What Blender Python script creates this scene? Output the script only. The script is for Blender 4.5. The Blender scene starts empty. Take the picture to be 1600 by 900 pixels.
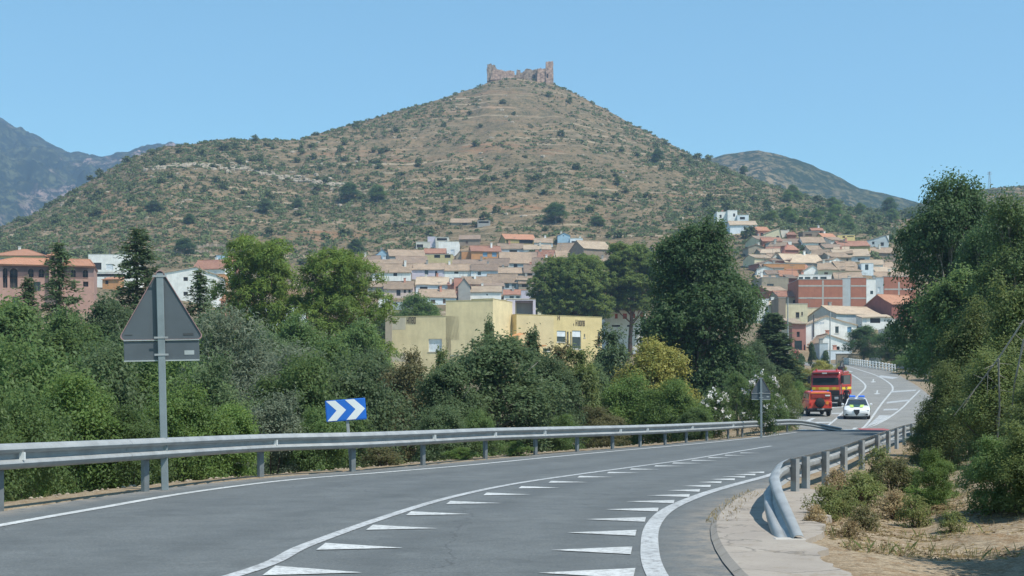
import bpy, bmesh, math, random
import numpy as np
from mathutils import Vector, Matrix

random.seed(11)
RNG = np.random.default_rng(11)
SC = bpy.context.scene
COL = SC.collection
R = math.radians
# ----------------------------------------------------------------------------
# view: eye 1.2 m over the road, level camera with a vertical shift
F, EYE, CX, HY = 2200.0, 1.2, 800.0, 640.0


def wx(px, Y): return (px - CX) * Y / F
def wz(py, Y): return EYE + (HY - py) * Y / F


# ----------------------------------------------------------------------------
# helpers
def tag(o, label=None, cat=None, group=None, kind=None):
    if label: o['label'] = label
    if cat: o['category'] = cat
    if group: o['group'] = group
    if kind: o['kind'] = kind
    return o


def empty(name, loc, rz=0.0, label=None, cat=None, group=None):
    o = bpy.data.objects.new(name, None)
    o.empty_display_size = 0.3
    COL.objects.link(o)
    o.location = loc
    o.rotation_euler = (0, 0, rz)
    return tag(o, label, cat, group)


def link(name, me, parent=None, mats=None):
    o = bpy.data.objects.new(name, me)
    COL.objects.link(o)
    if parent is not None: o.parent = parent
    for m in (mats or []):
        me.materials.append(m)
    return o


class MB:
    """collects faces, builds one mesh"""
    def __init__(self):
        self.v, self.f, self.m = [], [], []

    def add(self, vs, fs, mi=0, M=None):
        b = len(self.v)
        if M is not None: vs = [M @ Vector(p) for p in vs]
        self.v += [tuple(p) for p in vs]
        for f in fs:
            self.f.append([i + b for i in f]); self.m.append(mi)

    def quad(self, a, b, c, d, mi=0): self.add([a, b, c, d], [(0, 1, 2, 3)], mi)

    def box(self, x0, x1, y0, y1, z0, z1, mi=0, M=None):
        vs = [(x0, y0, z0), (x1, y0, z0), (x1, y1, z0), (x0, y1, z0), (x0, y0, z1), (x1, y0, z1), (x1, y1, z1), (x0, y1, z1)]
        self.add(vs, [(0, 3, 2, 1), (4, 5, 6, 7), (0, 1, 5, 4), (1, 2, 6, 5), (2, 3, 7, 6), (3, 0, 4, 7)], mi, M)

    def rbox(self, x0, x1, y0, y1, z0, z1, r=0.03, seg=2, mi=0, M=None):
        bm = bmesh.new()
        bmesh.ops.create_cube(bm, size=1.0)
        for v in bm.verts:
            v.co = Vector(((x0 + x1) / 2 + v.co.x * (x1 - x0), (y0 + y1) / 2 + v.co.y * (y1 - y0), (z0 + z1) / 2 + v.co.z * (z1 - z0)))
        bmesh.ops.bevel(bm, geom=bm.edges[:], offset=r, segments=seg, affect='EDGES', profile=0.5)
        bm.verts.index_update()
        self.add([v.co.copy() for v in bm.verts], [[v.index for v in f.verts] for f in bm.faces], mi, M)
        bm.free()

    def loft(self, rings, mi=0, cap=True, M=None):
        n = len(rings[0]); vs = [p for r in rings for p in r]; fs = []
        for k in range(len(rings) - 1):
            for i in range(n):
                j = (i + 1) % n
                fs.append((k * n + i, k * n + j, (k + 1) * n + j, (k + 1) * n + i))
        if cap:
            fs.append(tuple(range(n))[::-1]); fs.append(tuple((len(rings) - 1) * n + i for i in range(n)))
        self.add(vs, fs, mi, M)

    def tube(self, path, rad, n=7, mi=0, M=None):
        rings = []
        path = [Vector(p) for p in path]
        for k, p in enumerate(path):
            t = (path[min(k + 1, len(path) - 1)] - path[max(k - 1, 0)]).normalized()
            a = t.orthogonal().normalized() if abs(t.z) < .95 else Vector((1, 0, 0))
            a = (a - t * a.dot(t)).normalized(); b = t.cross(a)
            r = rad[k] if hasattr(rad, '__len__') else rad
            rings.append([p + (a * math.cos(2 * math.pi * i / n) + b * math.sin(2 * math.pi * i / n)) * r for i in range(n)])
        self.loft(rings, mi, True, M)

    def lathe_x(self, prof, n=20, mi=0, M=None):
        """profile of (x, r) spun round the x axis"""
        rings = [[(x, r * math.cos(2 * math.pi * i / n), r * math.sin(2 * math.pi * i / n)) for i in range(n)] for x, r in prof]
        self.loft(rings, mi, True, M)

    def prism(self, poly, y0, y1, mi=0, M=None):
        """polygon in x,z extruded along y"""
        n = len(poly)
        vs = [(x, y0, z) for x, z in poly] + [(x, y1, z) for x, z in poly]
        fs = [tuple(range(n)), tuple(range(n, 2 * n))[::-1]]
        for i in range(n):
            j = (i + 1) % n
            fs.append((i, i + n, j + n, j))
        self.add(vs, fs, mi, M)

    def build(self, name, mats, parent=None, smooth=False, fix=True):
        me = bpy.data.meshes.new(name)
        me.from_pydata(self.v, [], self.f)
        mats = mats if isinstance(mats, (list, tuple)) else [mats]
        o = link(name, me, parent, mats)
        if len(mats) > 1: me.polygons.foreach_set('material_index', self.m)
        if fix:
            bm = bmesh.new(); bm.from_mesh(me)
            bmesh.ops.recalc_face_normals(bm, faces=bm.faces[:]); bm.to_mesh(me); bm.free()
        if smooth: me.shade_smooth() if smooth is True else me.shade_auto_smooth(smooth) if hasattr(me, 'shade_auto_smooth') else None
        if smooth and smooth is not True:
            me.polygons.foreach_set('use_smooth', [True] * len(me.polygons))
            me.set_sharp_from_angle(angle=smooth)
        me.update()
        return o


# ----------------------------------------------------------------------------
# materials
def nt_new(name):
    m = bpy.data.materials.new(name); m.use_nodes = True
    nt = m.node_tree
    return m, nt, nt.nodes['Principled BSDF']


def ND(nt, t, **kw):
    n = nt.nodes.new(t)
    for k, v in kw.items():
        if k in n.inputs: n.inputs[k].default_value = v
        else: setattr(n, k, v)
    return n


def noise_ramp(nt, vec, scale, lo, hi, detail=4, rough=.6, lohi=(.35, .65)):
    n = ND(nt, 'ShaderNodeTexNoise'); n.inputs['Scale'].default_value = scale; n.inputs['Detail'].default_value = detail; n.inputs['Roughness'].default_value = rough
    if vec is not None: nt.links.new(vec, n.inputs['Vector'])
    r = ND(nt, 'ShaderNodeMapRange'); r.inputs['From Min'].default_value = lohi[0]; r.inputs['From Max'].default_value = lohi[1]
    r.inputs['To Min'].default_value = lo; r.inputs['To Max'].default_value = hi
    nt.links.new(n.outputs['Fac'], r.inputs['Value'])
    return r.outputs['Result']


def mixc(nt, fac, a, b, mode='MIX'):
    m = ND(nt, 'ShaderNodeMix', data_type='RGBA', blend_type=mode)
    for s, v in ((0, fac), (6, a), (7, b)):
        if hasattr(v, 'links'): nt.links.new(v, m.inputs[s])
        else: m.inputs[s].default_value = v if s == 0 else (*v, 1) if len(v) == 3 else v
    return m.outputs[2]


MATS = {}


def mat(name, col, rough=.75, metal=0., var=.12, scale=2., bump=0., bscale=30., streak=0., coat=0.):
    if name in MATS: return MATS[name]
    m, nt, b = nt_new(name)
    tc = ND(nt, 'ShaderNodeTexCoord').outputs['Object']
    f = noise_ramp(nt, tc, scale, 1 - var, 1 + var)
    c = mixc(nt, 1.0, col, (1, 1, 1), 'MULTIPLY')
    mu = ND(nt, 'ShaderNodeVectorMath', operation='SCALE'); mu.inputs[0].default_value = col
    nt.links.new(f, mu.inputs['Scale']); out = mu.outputs[0]
    if streak:
        mp = ND(nt, 'ShaderNodeMapping'); mp.inputs['Scale'].default_value = (1.3, 1.3, .12); nt.links.new(tc, mp.inputs['Vector'])
        s = noise_ramp(nt, mp.outputs[0], 1.6, 0, streak, 5, .65, (.45, .75))
        out = mixc(nt, s, out, tuple(c * .45 for c in col))
    nt.links.new(out, b.inputs['Base Color'])
    b.inputs['Roughness'].default_value = rough; b.inputs['Metallic'].default_value = metal
    if coat: b.inputs['Coat Weight'].default_value = coat; b.inputs['Coat Roughness'].default_value = .08
    if bump:
        n = ND(nt, 'ShaderNodeTexNoise'); n.inputs['Scale'].default_value = bscale; n.inputs['Detail'].default_value = 5
        nt.links.new(tc, n.inputs['Vector'])
        bp = ND(nt, 'ShaderNodeBump'); bp.inputs['Strength'].default_value = bump; bp.inputs['Distance'].default_value = .05
        nt.links.new(n.outputs['Fac'], bp.inputs['Height']); nt.links.new(bp.outputs[0], b.inputs['Normal'])
    MATS[name] = m
    return m


def roof_mat(name, c1, c2, c3):
    m, nt, b = nt_new(name)
    tc = ND(nt, 'ShaderNodeTexCoord').outputs['Object']
    oi = ND(nt, 'ShaderNodeObjectInfo').outputs['Random']
    mp = ND(nt, 'ShaderNodeMapping'); nt.links.new(tc, mp.inputs['Vector'])
    cmb = ND(nt, 'ShaderNodeCombineXYZ')
    mm = ND(nt, 'ShaderNodeMath', operation='MULTIPLY'); mm.inputs[1].default_value = 91.; nt.links.new(oi, mm.inputs[0])
    nt.links.new(mm.outputs[0], cmb.inputs[0]); nt.links.new(cmb.outputs[0], mp.inputs['Location'])
    a = noise_ramp(nt, mp.outputs[0], .55, 0, 1, 6, .7, (.38, .62))
    c = mixc(nt, a, c1, c2)
    a2 = noise_ramp(nt, mp.outputs[0], 2.6, 0, .8, 5, .8, (.5, .68))
    c = mixc(nt, a2, c, c3)
    r = ND(nt, 'ShaderNodeMapRange'); r.inputs['To Min'].default_value = .78; r.inputs['To Max'].default_value = 1.18; nt.links.new(oi, r.inputs['Value'])
    w = ND(nt, 'ShaderNodeTexWave', wave_type='BANDS', bands_direction='X'); w.inputs['Scale'].default_value = 1.45; w.inputs['Distortion'].default_value = .3; w.inputs['Detail'].default_value = 1
    nt.links.new(tc, w.inputs['Vector'])
    sc = ND(nt, 'ShaderNodeVectorMath', operation='SCALE'); nt.links.new(c, sc.inputs[0]); nt.links.new(r.outputs[0], sc.inputs['Scale'])
    nt.links.new(sc.outputs[0], b.inputs['Base Color'])
    bp = ND(nt, 'ShaderNodeBump'); bp.inputs['Strength'].default_value = .7; bp.inputs['Distance'].default_value = .08
    nt.links.new(w.outputs['Fac'], bp.inputs['Height']); nt.links.new(bp.outputs[0], b.inputs['Normal'])
    b.inputs['Roughness'].default_value = .9
    MATS[name] = m
    return m


def leaf_mat(name, c1, c2, c3=None, trans=.3, rough=.55):
    """two greens mixed per leaf, a third by patches"""
    m, nt, b = nt_new(name)
    at = ND(nt, 'ShaderNodeAttribute', attribute_name='tint').outputs['Fac']
    c = mixc(nt, at, c1, c2)
    tc = ND(nt, 'ShaderNodeTexCoord').outputs['Object']
    oi = ND(nt, 'ShaderNodeObjectInfo').outputs['Random']
    p = noise_ramp(nt, tc, .9, 0, .75, 3, .6, (.48, .66))
    c = mixc(nt, p, c, c3 or tuple(x * .7 for x in c1))
    r = ND(nt, 'ShaderNodeMapRange'); r.inputs['To Min'].default_value = .82; r.inputs['To Max'].default_value = 1.2; nt.links.new(oi, r.inputs['Value'])
    sc = ND(nt, 'ShaderNodeVectorMath', operation='SCALE'); nt.links.new(c, sc.inputs[0]); nt.links.new(r.outputs[0], sc.inputs['Scale'])
    nt.links.new(sc.outputs[0], b.inputs['Base Color'])
    b.inputs['Roughness'].default_value = rough; b.inputs['Specular IOR Level'].default_value = .3
    tr = ND(nt, 'ShaderNodeBsdfTranslucent')
    hs = ND(nt, 'ShaderNodeHueSaturation'); hs.inputs['Hue'].default_value = .48; hs.inputs['Value'].default_value = 1.35; nt.links.new(sc.outputs[0], hs.inputs['Color'])
    nt.links.new(hs.outputs[0], tr.inputs['Color'])
    mx = ND(nt, 'ShaderNodeMixShader'); mx.inputs[0].default_value = trans
    nt.links.new(b.outputs[0], mx.inputs[1]); nt.links.new(tr.outputs[0], mx.inputs[2])
    nt.links.new(mx.outputs[0], nt.nodes['Material Output'].inputs['Surface'])
    MATS[name] = m
    return m


# wall paints (real albedo)
WALLS = {
    'white': (.78, .77, .74), 'bluewhite': (.66, .71, .75), 'cream': (.62, .55, .38), 'grey': (.33, .32, .30), 'brown': (.26, .20, .15),
    'stone': (.33, .28, .21), 'pink': (.60, .47, .42), 'salmon': (.55, .26, .19), 'orange': (.50, .25, .11), 'olive': (.40, .32, .13), 'yellow': (.66, .52, .22),
    'blue': (.33, .47, .58), 'brick': (.37, .145, .09), 'darkbrick': (.24, .085, .065), 'lilac': (.55, .50, .58), 'offwhite': (.60, .57, .50), 'greyblue': (.42, .46, .48),
    'rose': (.38, .17, .135), 'dullyellow': (.50, .42, .22), 'brightyellow': (.68, .52, .20)}
for k, c in WALLS.items(): mat('wall_' + k, c, .9, 0, .10, .8, .15, 12., .22)
ROOFS = {
    'tan': roof_mat('roof_tan', (.36, .255, .175), (.25, .18, .125), (.43, .35, .26)),
    'brown': roof_mat('roof_brown', (.28, .195, .14), (.20, .145, .11), (.34, .27, .20)),
    'red': roof_mat('roof_red', (.36, .175, .115), (.28, .13, .09), (.40, .26, .18)),
    'orange': roof_mat('roof_orange', (.44, .205, .12), (.36, .17, .10), (.46, .28, .18)),
    'light': roof_mat('roof_light', (.48, .37, .26), (.37, .28, .20), (.52, .43, .33))}
M_GLASS = mat('dark_glass', (.035, .04, .045), .12, 0, .2, 1)
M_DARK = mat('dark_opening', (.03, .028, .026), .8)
M_BLIND = mat('white_blind', (.62, .66, .70), .6)
M_BLUEDOOR = mat('blue_shutter', (.16, .30, .45), .6)
M_BROWNDOOR = mat('brown_shutter', (.13, .07, .04), .6)
M_REDSHUT = mat('red_shutter', (.42, .09, .07), .6)
M_FRAMEW = mat('window_frame_white', (.65, .65, .63), .6)
M_FRAMEB = mat('window_frame_brown', (.12, .08, .055), .6)
M_CONC = mat('concrete', (.42, .40, .37), .9, 0, .12, 1.2, .2, 20, .2)
M_STEEL = mat('galvanised_steel', (.30, .315, .32), .5, .12, .14, 3., .05, 8, .15)
M_STEELD = mat('galvanised_post', (.15, .17, .18), .55, .15, .15, 5., 0, 8, .25)
M_SIGNBACK = mat('sign_back', (.080, .096, .110), .55, .05, .10, 2., 0)
M_RED = mat('sign_red', (.45, .03, .03), .5)
M_BLUE = mat('sign_blue', (.012, .13, .52), .4, 0, .05)
M_WHITE = mat('sign_white', (.70, .72, .72), .4, 0, .05)
M_BARK = mat('bark', (.11, .085, .065), .95, 0, .3, 4, .6, 8)
M_BARKG = mat('grey_bark', (.22, .20, .175), .95, 0, .3, 4, .5, 8)
M_BARKP = mat('pine_bark', (.15, .095, .07), .95, 0, .3, 4, .6, 8)
M_STONEW = mat('ruin_stone', (.30, .225, .17), .95, 0, .55, .8, 1, 1.5, .5)
M_STONEP = mat('ruin_stone_pink', (.43, .285, .22), .95, 0, .5, .7, 1, 1.5, .45)
M_RUBBLE = mat('dry_stone', (.27, .215, .16), .95, 0, .35, 1.2, .9, 3)

# ----------------------------------------------------------------------------
# terrain
_T = np.random.default_rng(5).random((256, 256))


def vnoise(x, y):
    xi = np.floor(x).astype(int); yi = np.floor(y).astype(int); fx = x - xi; fy = y - yi
    fx = fx * fx * (3 - 2 * fx); fy = fy * fy * (3 - 2 * fy)
    g = lambda a, b: _T[a % 256, b % 256]
    return (g(xi, yi) * (1 - fx) + g(xi + 1, yi) * fx) * (1 - fy) + (g(xi, yi + 1) * (1 - fx) + g(xi + 1, yi + 1) * fx) * fy


def fbm(x, y, o=5, gain=.5):
    s = 0; a = 1; t = 0
    for k in range(o):
        s = s + a * (vnoise(x * 2 ** k + 17.3 * k, y * 2 ** k + 5.1 * k) - .5); t += a; a *= gain
    return s / t * 2


# road edges as X(Y) and height z(Y)
RL = np.array([(-10, -6.6), (3, -6.55), (10, -6.25), (14.6, -5.95), (17.03, -5.65), (20.5, -5.2), (24, -4.4), (26.9, -3.1), (30.3, -1.6), (35.2, .15), (41.25, 2.5), (49.8, 6.1), (62, 11.0), (75.4, 14.6), (80.6, 16.2),
               (84, 17.2), (100, 19.6), (112, 21.2), (119, 22.8), (135, 27), (150, 33.0), (165, 37.5), (180, 40.8), (190, 43.3), (200, 44.2), (215, 43.5), (230, 41), (245, 37.0)])
RR = np.array([(-10, 1.4), (3, 1.5), (10.2, 1.58), (12.75, 1.81), (14.6, 2.05), (16.3, 2.38), (19, 3.06), (22, 4.03), (25.1, 5.1), (30, 6.75), (38.8, 9.7), (48, 12.7), (65, 19.8), (75.4, 24.4), (80.6, 26.6),
               (84, 28), (100, 32), (119, 36.5), (140, 41.3), (155, 44.6), (175, 48.4), (190, 50.8), (200, 51.5), (215, 50.8), (230, 49), (245, 46)])
RZ = np.array([(-10, 0), (70, 0), (82, .0), (90, .12), (100, .5), (110, .98), (120, 1.5), (140, 2.8), (160, 4.2), (180, 5.7), (200, 7.2), (230, 9.0), (245, 9.6)])


def smoothify(P, lo, hi, step=1.0):
    y = np.arange(lo, hi + step, step); v = np.interp(y, P[:, 0], P[:, 1])
    k = np.array([1, 2, 3, 2, 1.]); k /= k.sum()
    vp = np.pad(v, 2, mode='reflect', reflect_type='odd'); v = np.convolve(vp, k, 'valid')
    return y, v


YL, VL = smoothify(RL, -10, 245); YR, VR = smoothify(RR, -10, 245); YZ, VZ = smoothify(RZ, -10, 245)
road_l = lambda Y: np.interp(Y, YL, VL) - .32 * np.clip((75 - np.asarray(Y)) / 10, 0, 1)
road_r = lambda Y: np.interp(Y, YR, VR)
road_z = lambda Y: np.interp(Y, YZ, VZ)

# ground height by bearing (pixel column) and distance
COLS = {
    -400: [(110, 704), (220, 610), (370, 480), (470, 420)], 0: [(110, 704), (220, 500), (245, 482), (330, 440), (470, 400)], 250: [(110, 700), (230, 510), (270, 478), (330, 450), (470, 396)],
    500: [(110, 690), (220, 570), (370, 475), (410, 440), (470, 400)], 700: [(110, 690), (220, 590), (300, 510), (370, 473), (410, 437), (470, 394)],
    900: [(110, 690), (220, 590), (300, 520), (370, 470), (410, 432), (470, 382)], 1050: [(110, 680), (220, 570), (300, 512), (370, 460), (410, 425), (470, 368)],
    1200: [(110, 645), (150, 612), (220, 565), (300, 500), (370, 432), (430, 385), (470, 358)], 1350: [(110, 645), (160, 600), (200, 575), (230, 560), (260, 537), (300, 497), (340, 452), (400, 404), (470, 366)],
    1450: [(110, 640), (160, 600), (230, 568), (300, 520), (400, 440), (470, 400)], 1600: [(110, 630), (160, 590), (230, 560), (300, 500), (400, 430), (470, 400)], 2200: [(110, 620), (230, 540), (470, 400)]}
SKY = [(-1500, 520), (-600, 470), (-300, 430), (-100, 385), (0, 356), (50, 336), (100, 306), (150, 276), (200, 249), (250, 231), (300, 226), (340, 219), (400, 217), (465, 219), (480, 212), (540, 197), (600, 180), (660, 163), (700, 150), (740, 138),
       (765, 126), (800, 121), (835, 125), (865, 131), (900, 147), (940, 168), (985, 193), (1030, 216), (1080, 241), (1130, 260), (1180, 280), (1230, 299), (1300, 318), (1360, 333), (1410, 330), (1450, 315), (1500, 300), (1560, 293), (1600, 290), (1750, 270), (2200, 240), (3000, 230)]
RIDGE = [(-1500, 620), (0, 640), (300, 690), (480, 730), (650, 800), (835, 850), (950, 830), (1100, 770), (1300, 720), (1410, 760), (1600, 820), (3000, 820)]
_sp = np.array(SKY, float); _rp = np.array(RIDGE, float)
_cpx = np.array(sorted(COLS)); _yy = np.arange(60, 472, 2.0)
_cz = np.array([np.interp(_yy, [p[0] for p in COLS[c]], [wz(p[1], p[0]) for p in COLS[c]]) for c in _cpx])


def sstep(a, b, x):
    t = np.clip((x - a) / (b - a), 0, 1); return t * t * (3 - 2 * t)


def town_z(px, Y):
    Yc = np.clip(Y, 60, 470); j = np.clip(((Yc - 60) / 2).astype(int), 0, len(_yy) - 2); fy = (Yc - _yy[j]) / 2
    p = np.clip(px, _cpx[0], _cpx[-1]); i = np.clip(np.searchsorted(_cpx, p, 'right') - 1, 0, len(_cpx) - 2)
    fx = (p - _cpx[i]) / (_cpx[i + 1] - _cpx[i]); fx = fx * fx * (3 - 2 * fx)
    g = lambda a: _cz[a, j] * (1 - fy) + _cz[a, j + 1] * fy
    return g(i) * (1 - fx) + g(i + 1) * fx


def terrain(X, Y):
    X = np.asarray(X, float); Y = np.asarray(Y, float)
    Ys = np.maximum(Y, 2.0); px = CX + F * X / Ys
    # near ground beside the road
    zr = road_z(Y); dl = road_l(Y) - X; dr = X - road_r(Y)
    left = zr - np.clip((dl - .8) * .22, 0, 1.7) - .03 * (dl > 1)
    right = zr + np.where(dr > 0, -.14 * sstep(.9, 2.2, dr) + np.clip((dr - 2.3) * .24, 0, 2.6) + .13 * sstep(1.6, 3.2, dr) * fbm(X * 1.1, Y * .9, 5), 0)
    near = np.where(dl > 0, left, np.where(dr > 0, right, zr)) + .10 * fbm(X * .35, Y * .35, 4) * sstep(.8, 2.5, np.maximum(dl, dr))
    far = town_z(px, Y)
    w = sstep(80, 125, Y)
    z = near * (1 - w) + far * w
    # flatten to the road
    d = np.maximum(dl, dr); wr = 1 - sstep(1.2, 9., d); wr = np.where(Y < 246, wr, 0) * (1 - sstep(232, 246, Y)) * sstep(75, 95, Y)
    z = z * (1 - wr) + (zr - .02) * wr
    # the castle hill
    zb = town_z(px, np.full_like(Ys, 470.)); Yr = np.interp(px, _rp[:, 0], _rp[:, 1]); sky = np.interp(px, _sp[:, 0], _sp[:, 1])
    zt = EYE + (HY - sky) * Yr / F
    t = (Y - 470) / (Yr - 470); tc = np.clip(t, 0, 1)
    hill = zb + (zt - zb) * tc ** 1.04
    am = np.clip(tc * (1 - tc) * 4, 0, 1)
    hill = hill + am * 8 * fbm(X * .012, Y * .006, 4) + (.35 + am) * 2.0 * fbm(X * .07, Y * .05, 4)
    hill = np.where(t > 1, np.maximum(hill - (Y - Yr) * .42, 12.), hill)
    z = np.where(Y > 470, hill, z)
    z = np.where(d < 0, zr - .05, z) if True else z
    z = np.where((Y > 240), np.where(Y > 470, hill, far), z)
    return z


def terr(x, y): return float(terrain(np.array([x]), np.array([y]))[0])


def hit(px, py, y0=200., y1=900., st=1.0):
    """where the sight line through a pixel meets the hillside"""
    Y = np.arange(y0, y1, st); z = terrain((px - CX) * Y / F, Y); ray = EYE + (HY - py) * Y / F
    k = np.argmax(z >= ray)
    y = Y[k] if z[k] >= ray[k] else y1
    return Vector((wx(px, y), y, terr(wx(px, y), y)))


def grid_mesh(name, X, Y, Z, mats, parent=None):
    r, c = X.shape
    v = np.stack([X, Y, Z], -1).reshape(-1, 3)
    i = np.arange(r * c).reshape(r, c)
    q = np.stack([i[:-1, :-1], i[:-1, 1:], i[1:, 1:], i[1:, :-1]], -1).reshape(-1, 4)
    me = np_mesh(name, v, q)
    me.polygons.foreach_set('use_smooth', np.ones(len(q), bool))
    return link(name, me, parent, mats)


def np_mesh(name, v, q, attr=None):
    me = bpy.data.meshes.new(name); n = q.shape[1]
    me.vertices.add(len(v)); me.vertices.foreach_set('co', np.ascontiguousarray(v, dtype=np.float32).ravel())
    me.loops.add(q.size); me.loops.foreach_set('vertex_index', np.ascontiguousarray(q, dtype=np.int32).ravel())
    me.polygons.add(len(q)); me.polygons.foreach_set('loop_start', np.arange(0, q.size, n, dtype=np.int32))
    try: me.polygons.foreach_set('loop_total', np.full(len(q), n, dtype=np.int32))
    except Exception: pass
    me.update(calc_edges=True)
    if attr is not None:
        a = me.attributes.new('tint', 'FLOAT', 'FACE'); a.data.foreach_set('value', np.ascontiguousarray(attr, dtype=np.float32))
    return me


def ground_mat():
    m, nt, b = nt_new('dry_ground')
    pos = ND(nt, 'ShaderNodeNewGeometry').outputs['Position']
    at = ND(nt, 'ShaderNodeAttribute', attribute_name='hill').outputs['Fac']
    # near: dry earth, straw and gravel
    n1 = noise_ramp(nt, pos, .7, 0, 1, 6, .7, (.35, .65)); n2 = noise_ramp(nt, pos, 9., 0, 1, 5, .7, (.42, .66)); n3 = noise_ramp(nt, pos, 45., .8, 1.2, 3, .7)
    e = mixc(nt, n1, (.26, .20, .135), (.34, .28, .20)); e = mixc(nt, n2, e, (.15, .115, .075)); n4 = noise_ramp(nt, pos, 2.6, 0, .9, 6, .8, (.50, .60)); e = mixc(nt, n4, e, (.19, .125, .07)); n5 = noise_ramp(nt, pos, 30., 0, .8, 3, .8, (.55, .66)); e = mixc(nt, n5, e, (.42, .36, .27))
    # hillside: straw grass, ochre earth, grey-green scrub, pale rock
    a = noise_ramp(nt, pos, .02, 0, 1, 8, .65, (.36, .62)); a2 = noise_ramp(nt, pos, .14, 0, .9, 7, .75, (.46, .58)); a3 = noise_ramp(nt, pos, .33, 0, .95, 6, .8, (.53, .58))
    h = mixc(nt, a, (.225, .158, .092), (.155, .118, .067))
    h = mixc(nt, a2, h, (.085, .078, .042))
    h = mixc(nt, a3, h, (.046, .056, .028))
    a4 = noise_ramp(nt, pos, 1.1, 0, 1, 4, .8, (.52, .60)); h = mixc(nt, a4, h, (.24, .18, .115))
    mp = ND(nt, 'ShaderNodeMapping'); mp.inputs['Scale'].default_value = (.35, .35, 2.6); nt.links.new(pos, mp.inputs['Vector'])
    rk = noise_ramp(nt, mp.outputs[0], .11, 0, .75, 6, .75, (.58, .68)); h = mixc(nt, rk, h, (.29, .23, .165))
    rd = noise_ramp(nt, mp.outputs[0], .05, 0, .6, 4, .7, (.58, .70)); h = mixc(nt, rd, h, (.27, .135, .075))
    wv = ND(nt, 'ShaderNodeTexWave', wave_type='BANDS', bands_direction='Z'); wv.inputs['Scale'].default_value = .045; wv.inputs['Distortion'].default_value = 5.; wv.inputs['Detail'].default_value = 4; wv.inputs['Detail Scale'].default_value = .35; nt.links.new(pos, wv.inputs['Vector'])
    wr = ND(nt, 'ShaderNodeMapRange'); wr.inputs['From Min'].default_value = .93; wr.inputs['From Max'].default_value = .985; nt.links.new(wv.outputs['Fac'], wr.inputs['Value'])
    wm_ = ND(nt, 'ShaderNodeMath', operation='MULTIPLY'); nt.links.new(wr.outputs[0], wm_.inputs[0]); nt.links.new(noise_ramp(nt, pos, .018, 0, .85, 4, .6, (.48, .62)), wm_.inputs[1]); h = mixc(nt, wm_.outputs[0], h, (.34, .275, .19))
    c = mixc(nt, at, e, h)
    sc = ND(nt, 'ShaderNodeVectorMath', operation='SCALE'); nt.links.new(c, sc.inputs[0]); nt.links.new(n3, sc.inputs['Scale'])
    nt.links.new(sc.outputs[0], b.inputs['Base Color']); b.inputs['Roughness'].default_value = .95; b.inputs['Specular IOR Level'].default_value = .1
    nn = ND(nt, 'ShaderNodeTexNoise'); nn.inputs['Scale'].default_value = 12; nn.inputs['Detail'].default_value = 8; nt.links.new(pos, nn.inputs['Vector'])
    bp = ND(nt, 'ShaderNodeBump'); bp.inputs['Strength'].default_value = .6; bp.inputs['Distance'].default_value = .06
    nt.links.new(nn.outputs['Fac'], bp.inputs['Height']); nt.links.new(bp.outputs[0], b.inputs['Normal'])
    return m


px = np.concatenate([np.arange(-1600, -100, 25), np.arange(-100, 1700, 4.0), np.arange(1700, 3200, 25)])
ys = np.concatenate([2 * (1.022 ** np.arange(0, 251)), np.arange(462, 900, 2.2), np.linspace(905, 1700, 30)]); ys = np.unique(ys)
PX, YY = np.meshgrid(px, ys); XX = (PX - CX) * YY / F
ZZ = terrain(XX, YY)
ground = grid_mesh('terrain', XX, YY, ZZ, [ground_mat()]); tag(ground, kind='structure')
ha = ground.data.attributes.new('hill', 'FLOAT', 'POINT'); ha.data.foreach_set('value', sstep(180, 330, YY).astype(np.float32).ravel())


def mountain_mat(name, cgreen, cdark, crock, rockamt):
    m, nt, b = nt_new(name)
    pos = ND(nt, 'ShaderNodeNewGeometry').outputs['Position']
    a = noise_ramp(nt, pos, .035, 0, 1, 6, .7, (.42, .58)); c = mixc(nt, a, cgreen, cdark)
    k = noise_ramp(nt, pos, .006, 0, 1, 7, .6, rockamt); c = mixc(nt, k, c, crock)
    a2 = noise_ramp(nt, pos, .10, 0, .95, 3, .8, (.46, .52)); c = mixc(nt, a2, c, cdark)
    nt.links.new(c, b.inputs['Base Color']); b.inputs['Roughness'].default_value = 1; b.inputs['Specular IOR Level'].default_value = 0
    return m


def mountain(name, sky, Yr, Yb, pyb, amp, m, rough=3.):
    sp = np.array(sky, float); pxs = np.arange(sp[0, 0], sp[-1, 0], 3.0); t = np.linspace(0, 1.35, 120)
    P, T = np.meshgrid(pxs, t); Y = Yb + (Yr - Yb) * T; X = (P - CX) * Y / F
    zt = wz(np.interp(P, sp[:, 0], sp[:, 1]), Yr); zb = wz(pyb, Yb); tc = np.clip(T, 0, 1)
    am = np.clip(tc * (1.0 - tc) * 4, 0, 1)
    Z = zb + (zt - zb) * tc ** 1.1 - np.clip(T - 1, 0, 1) * 500 + am * amp * fbm(X * .0035, Y * .002, 5) + (am + .3) * rough * fbm(X * .03, Y * .03, 4)
    o = grid_mesh(name, X, Y, Z, [m]); tag(o, kind='structure'); return o


mountain('mountain', [(-700, 60), (-300, 90), (-120, 120), (-30, 170), (0, 182), (20, 196), (50, 208), (75, 223), (105, 237), (130, 241), (160, 243), (200, 240), (232, 230), (262, 226), (320, 240), (420, 300), (560, 380)], 2600, 1500, 430, 90,
         mountain_mat('mountain_cover', (.085, .095, .05), (.018, .028, .02), (.26, .19, .165), (.53, .60)), 26)
mountain('far_hill', [(960, 380), (1050, 270), (1100, 252), (1130, 243), (1160, 237), (1185, 236), (1220, 243), (1270, 259), (1310, 276), (1340, 291), (1390, 306), (1420, 312), (1500, 335), (1650, 400)], 1500, 1050, 420, 40,
         mountain_mat('far_hill_cover', (.115, .11, .055), (.022, .038, .018), (.22, .17, .10), (.47, .60)), 10)

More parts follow.
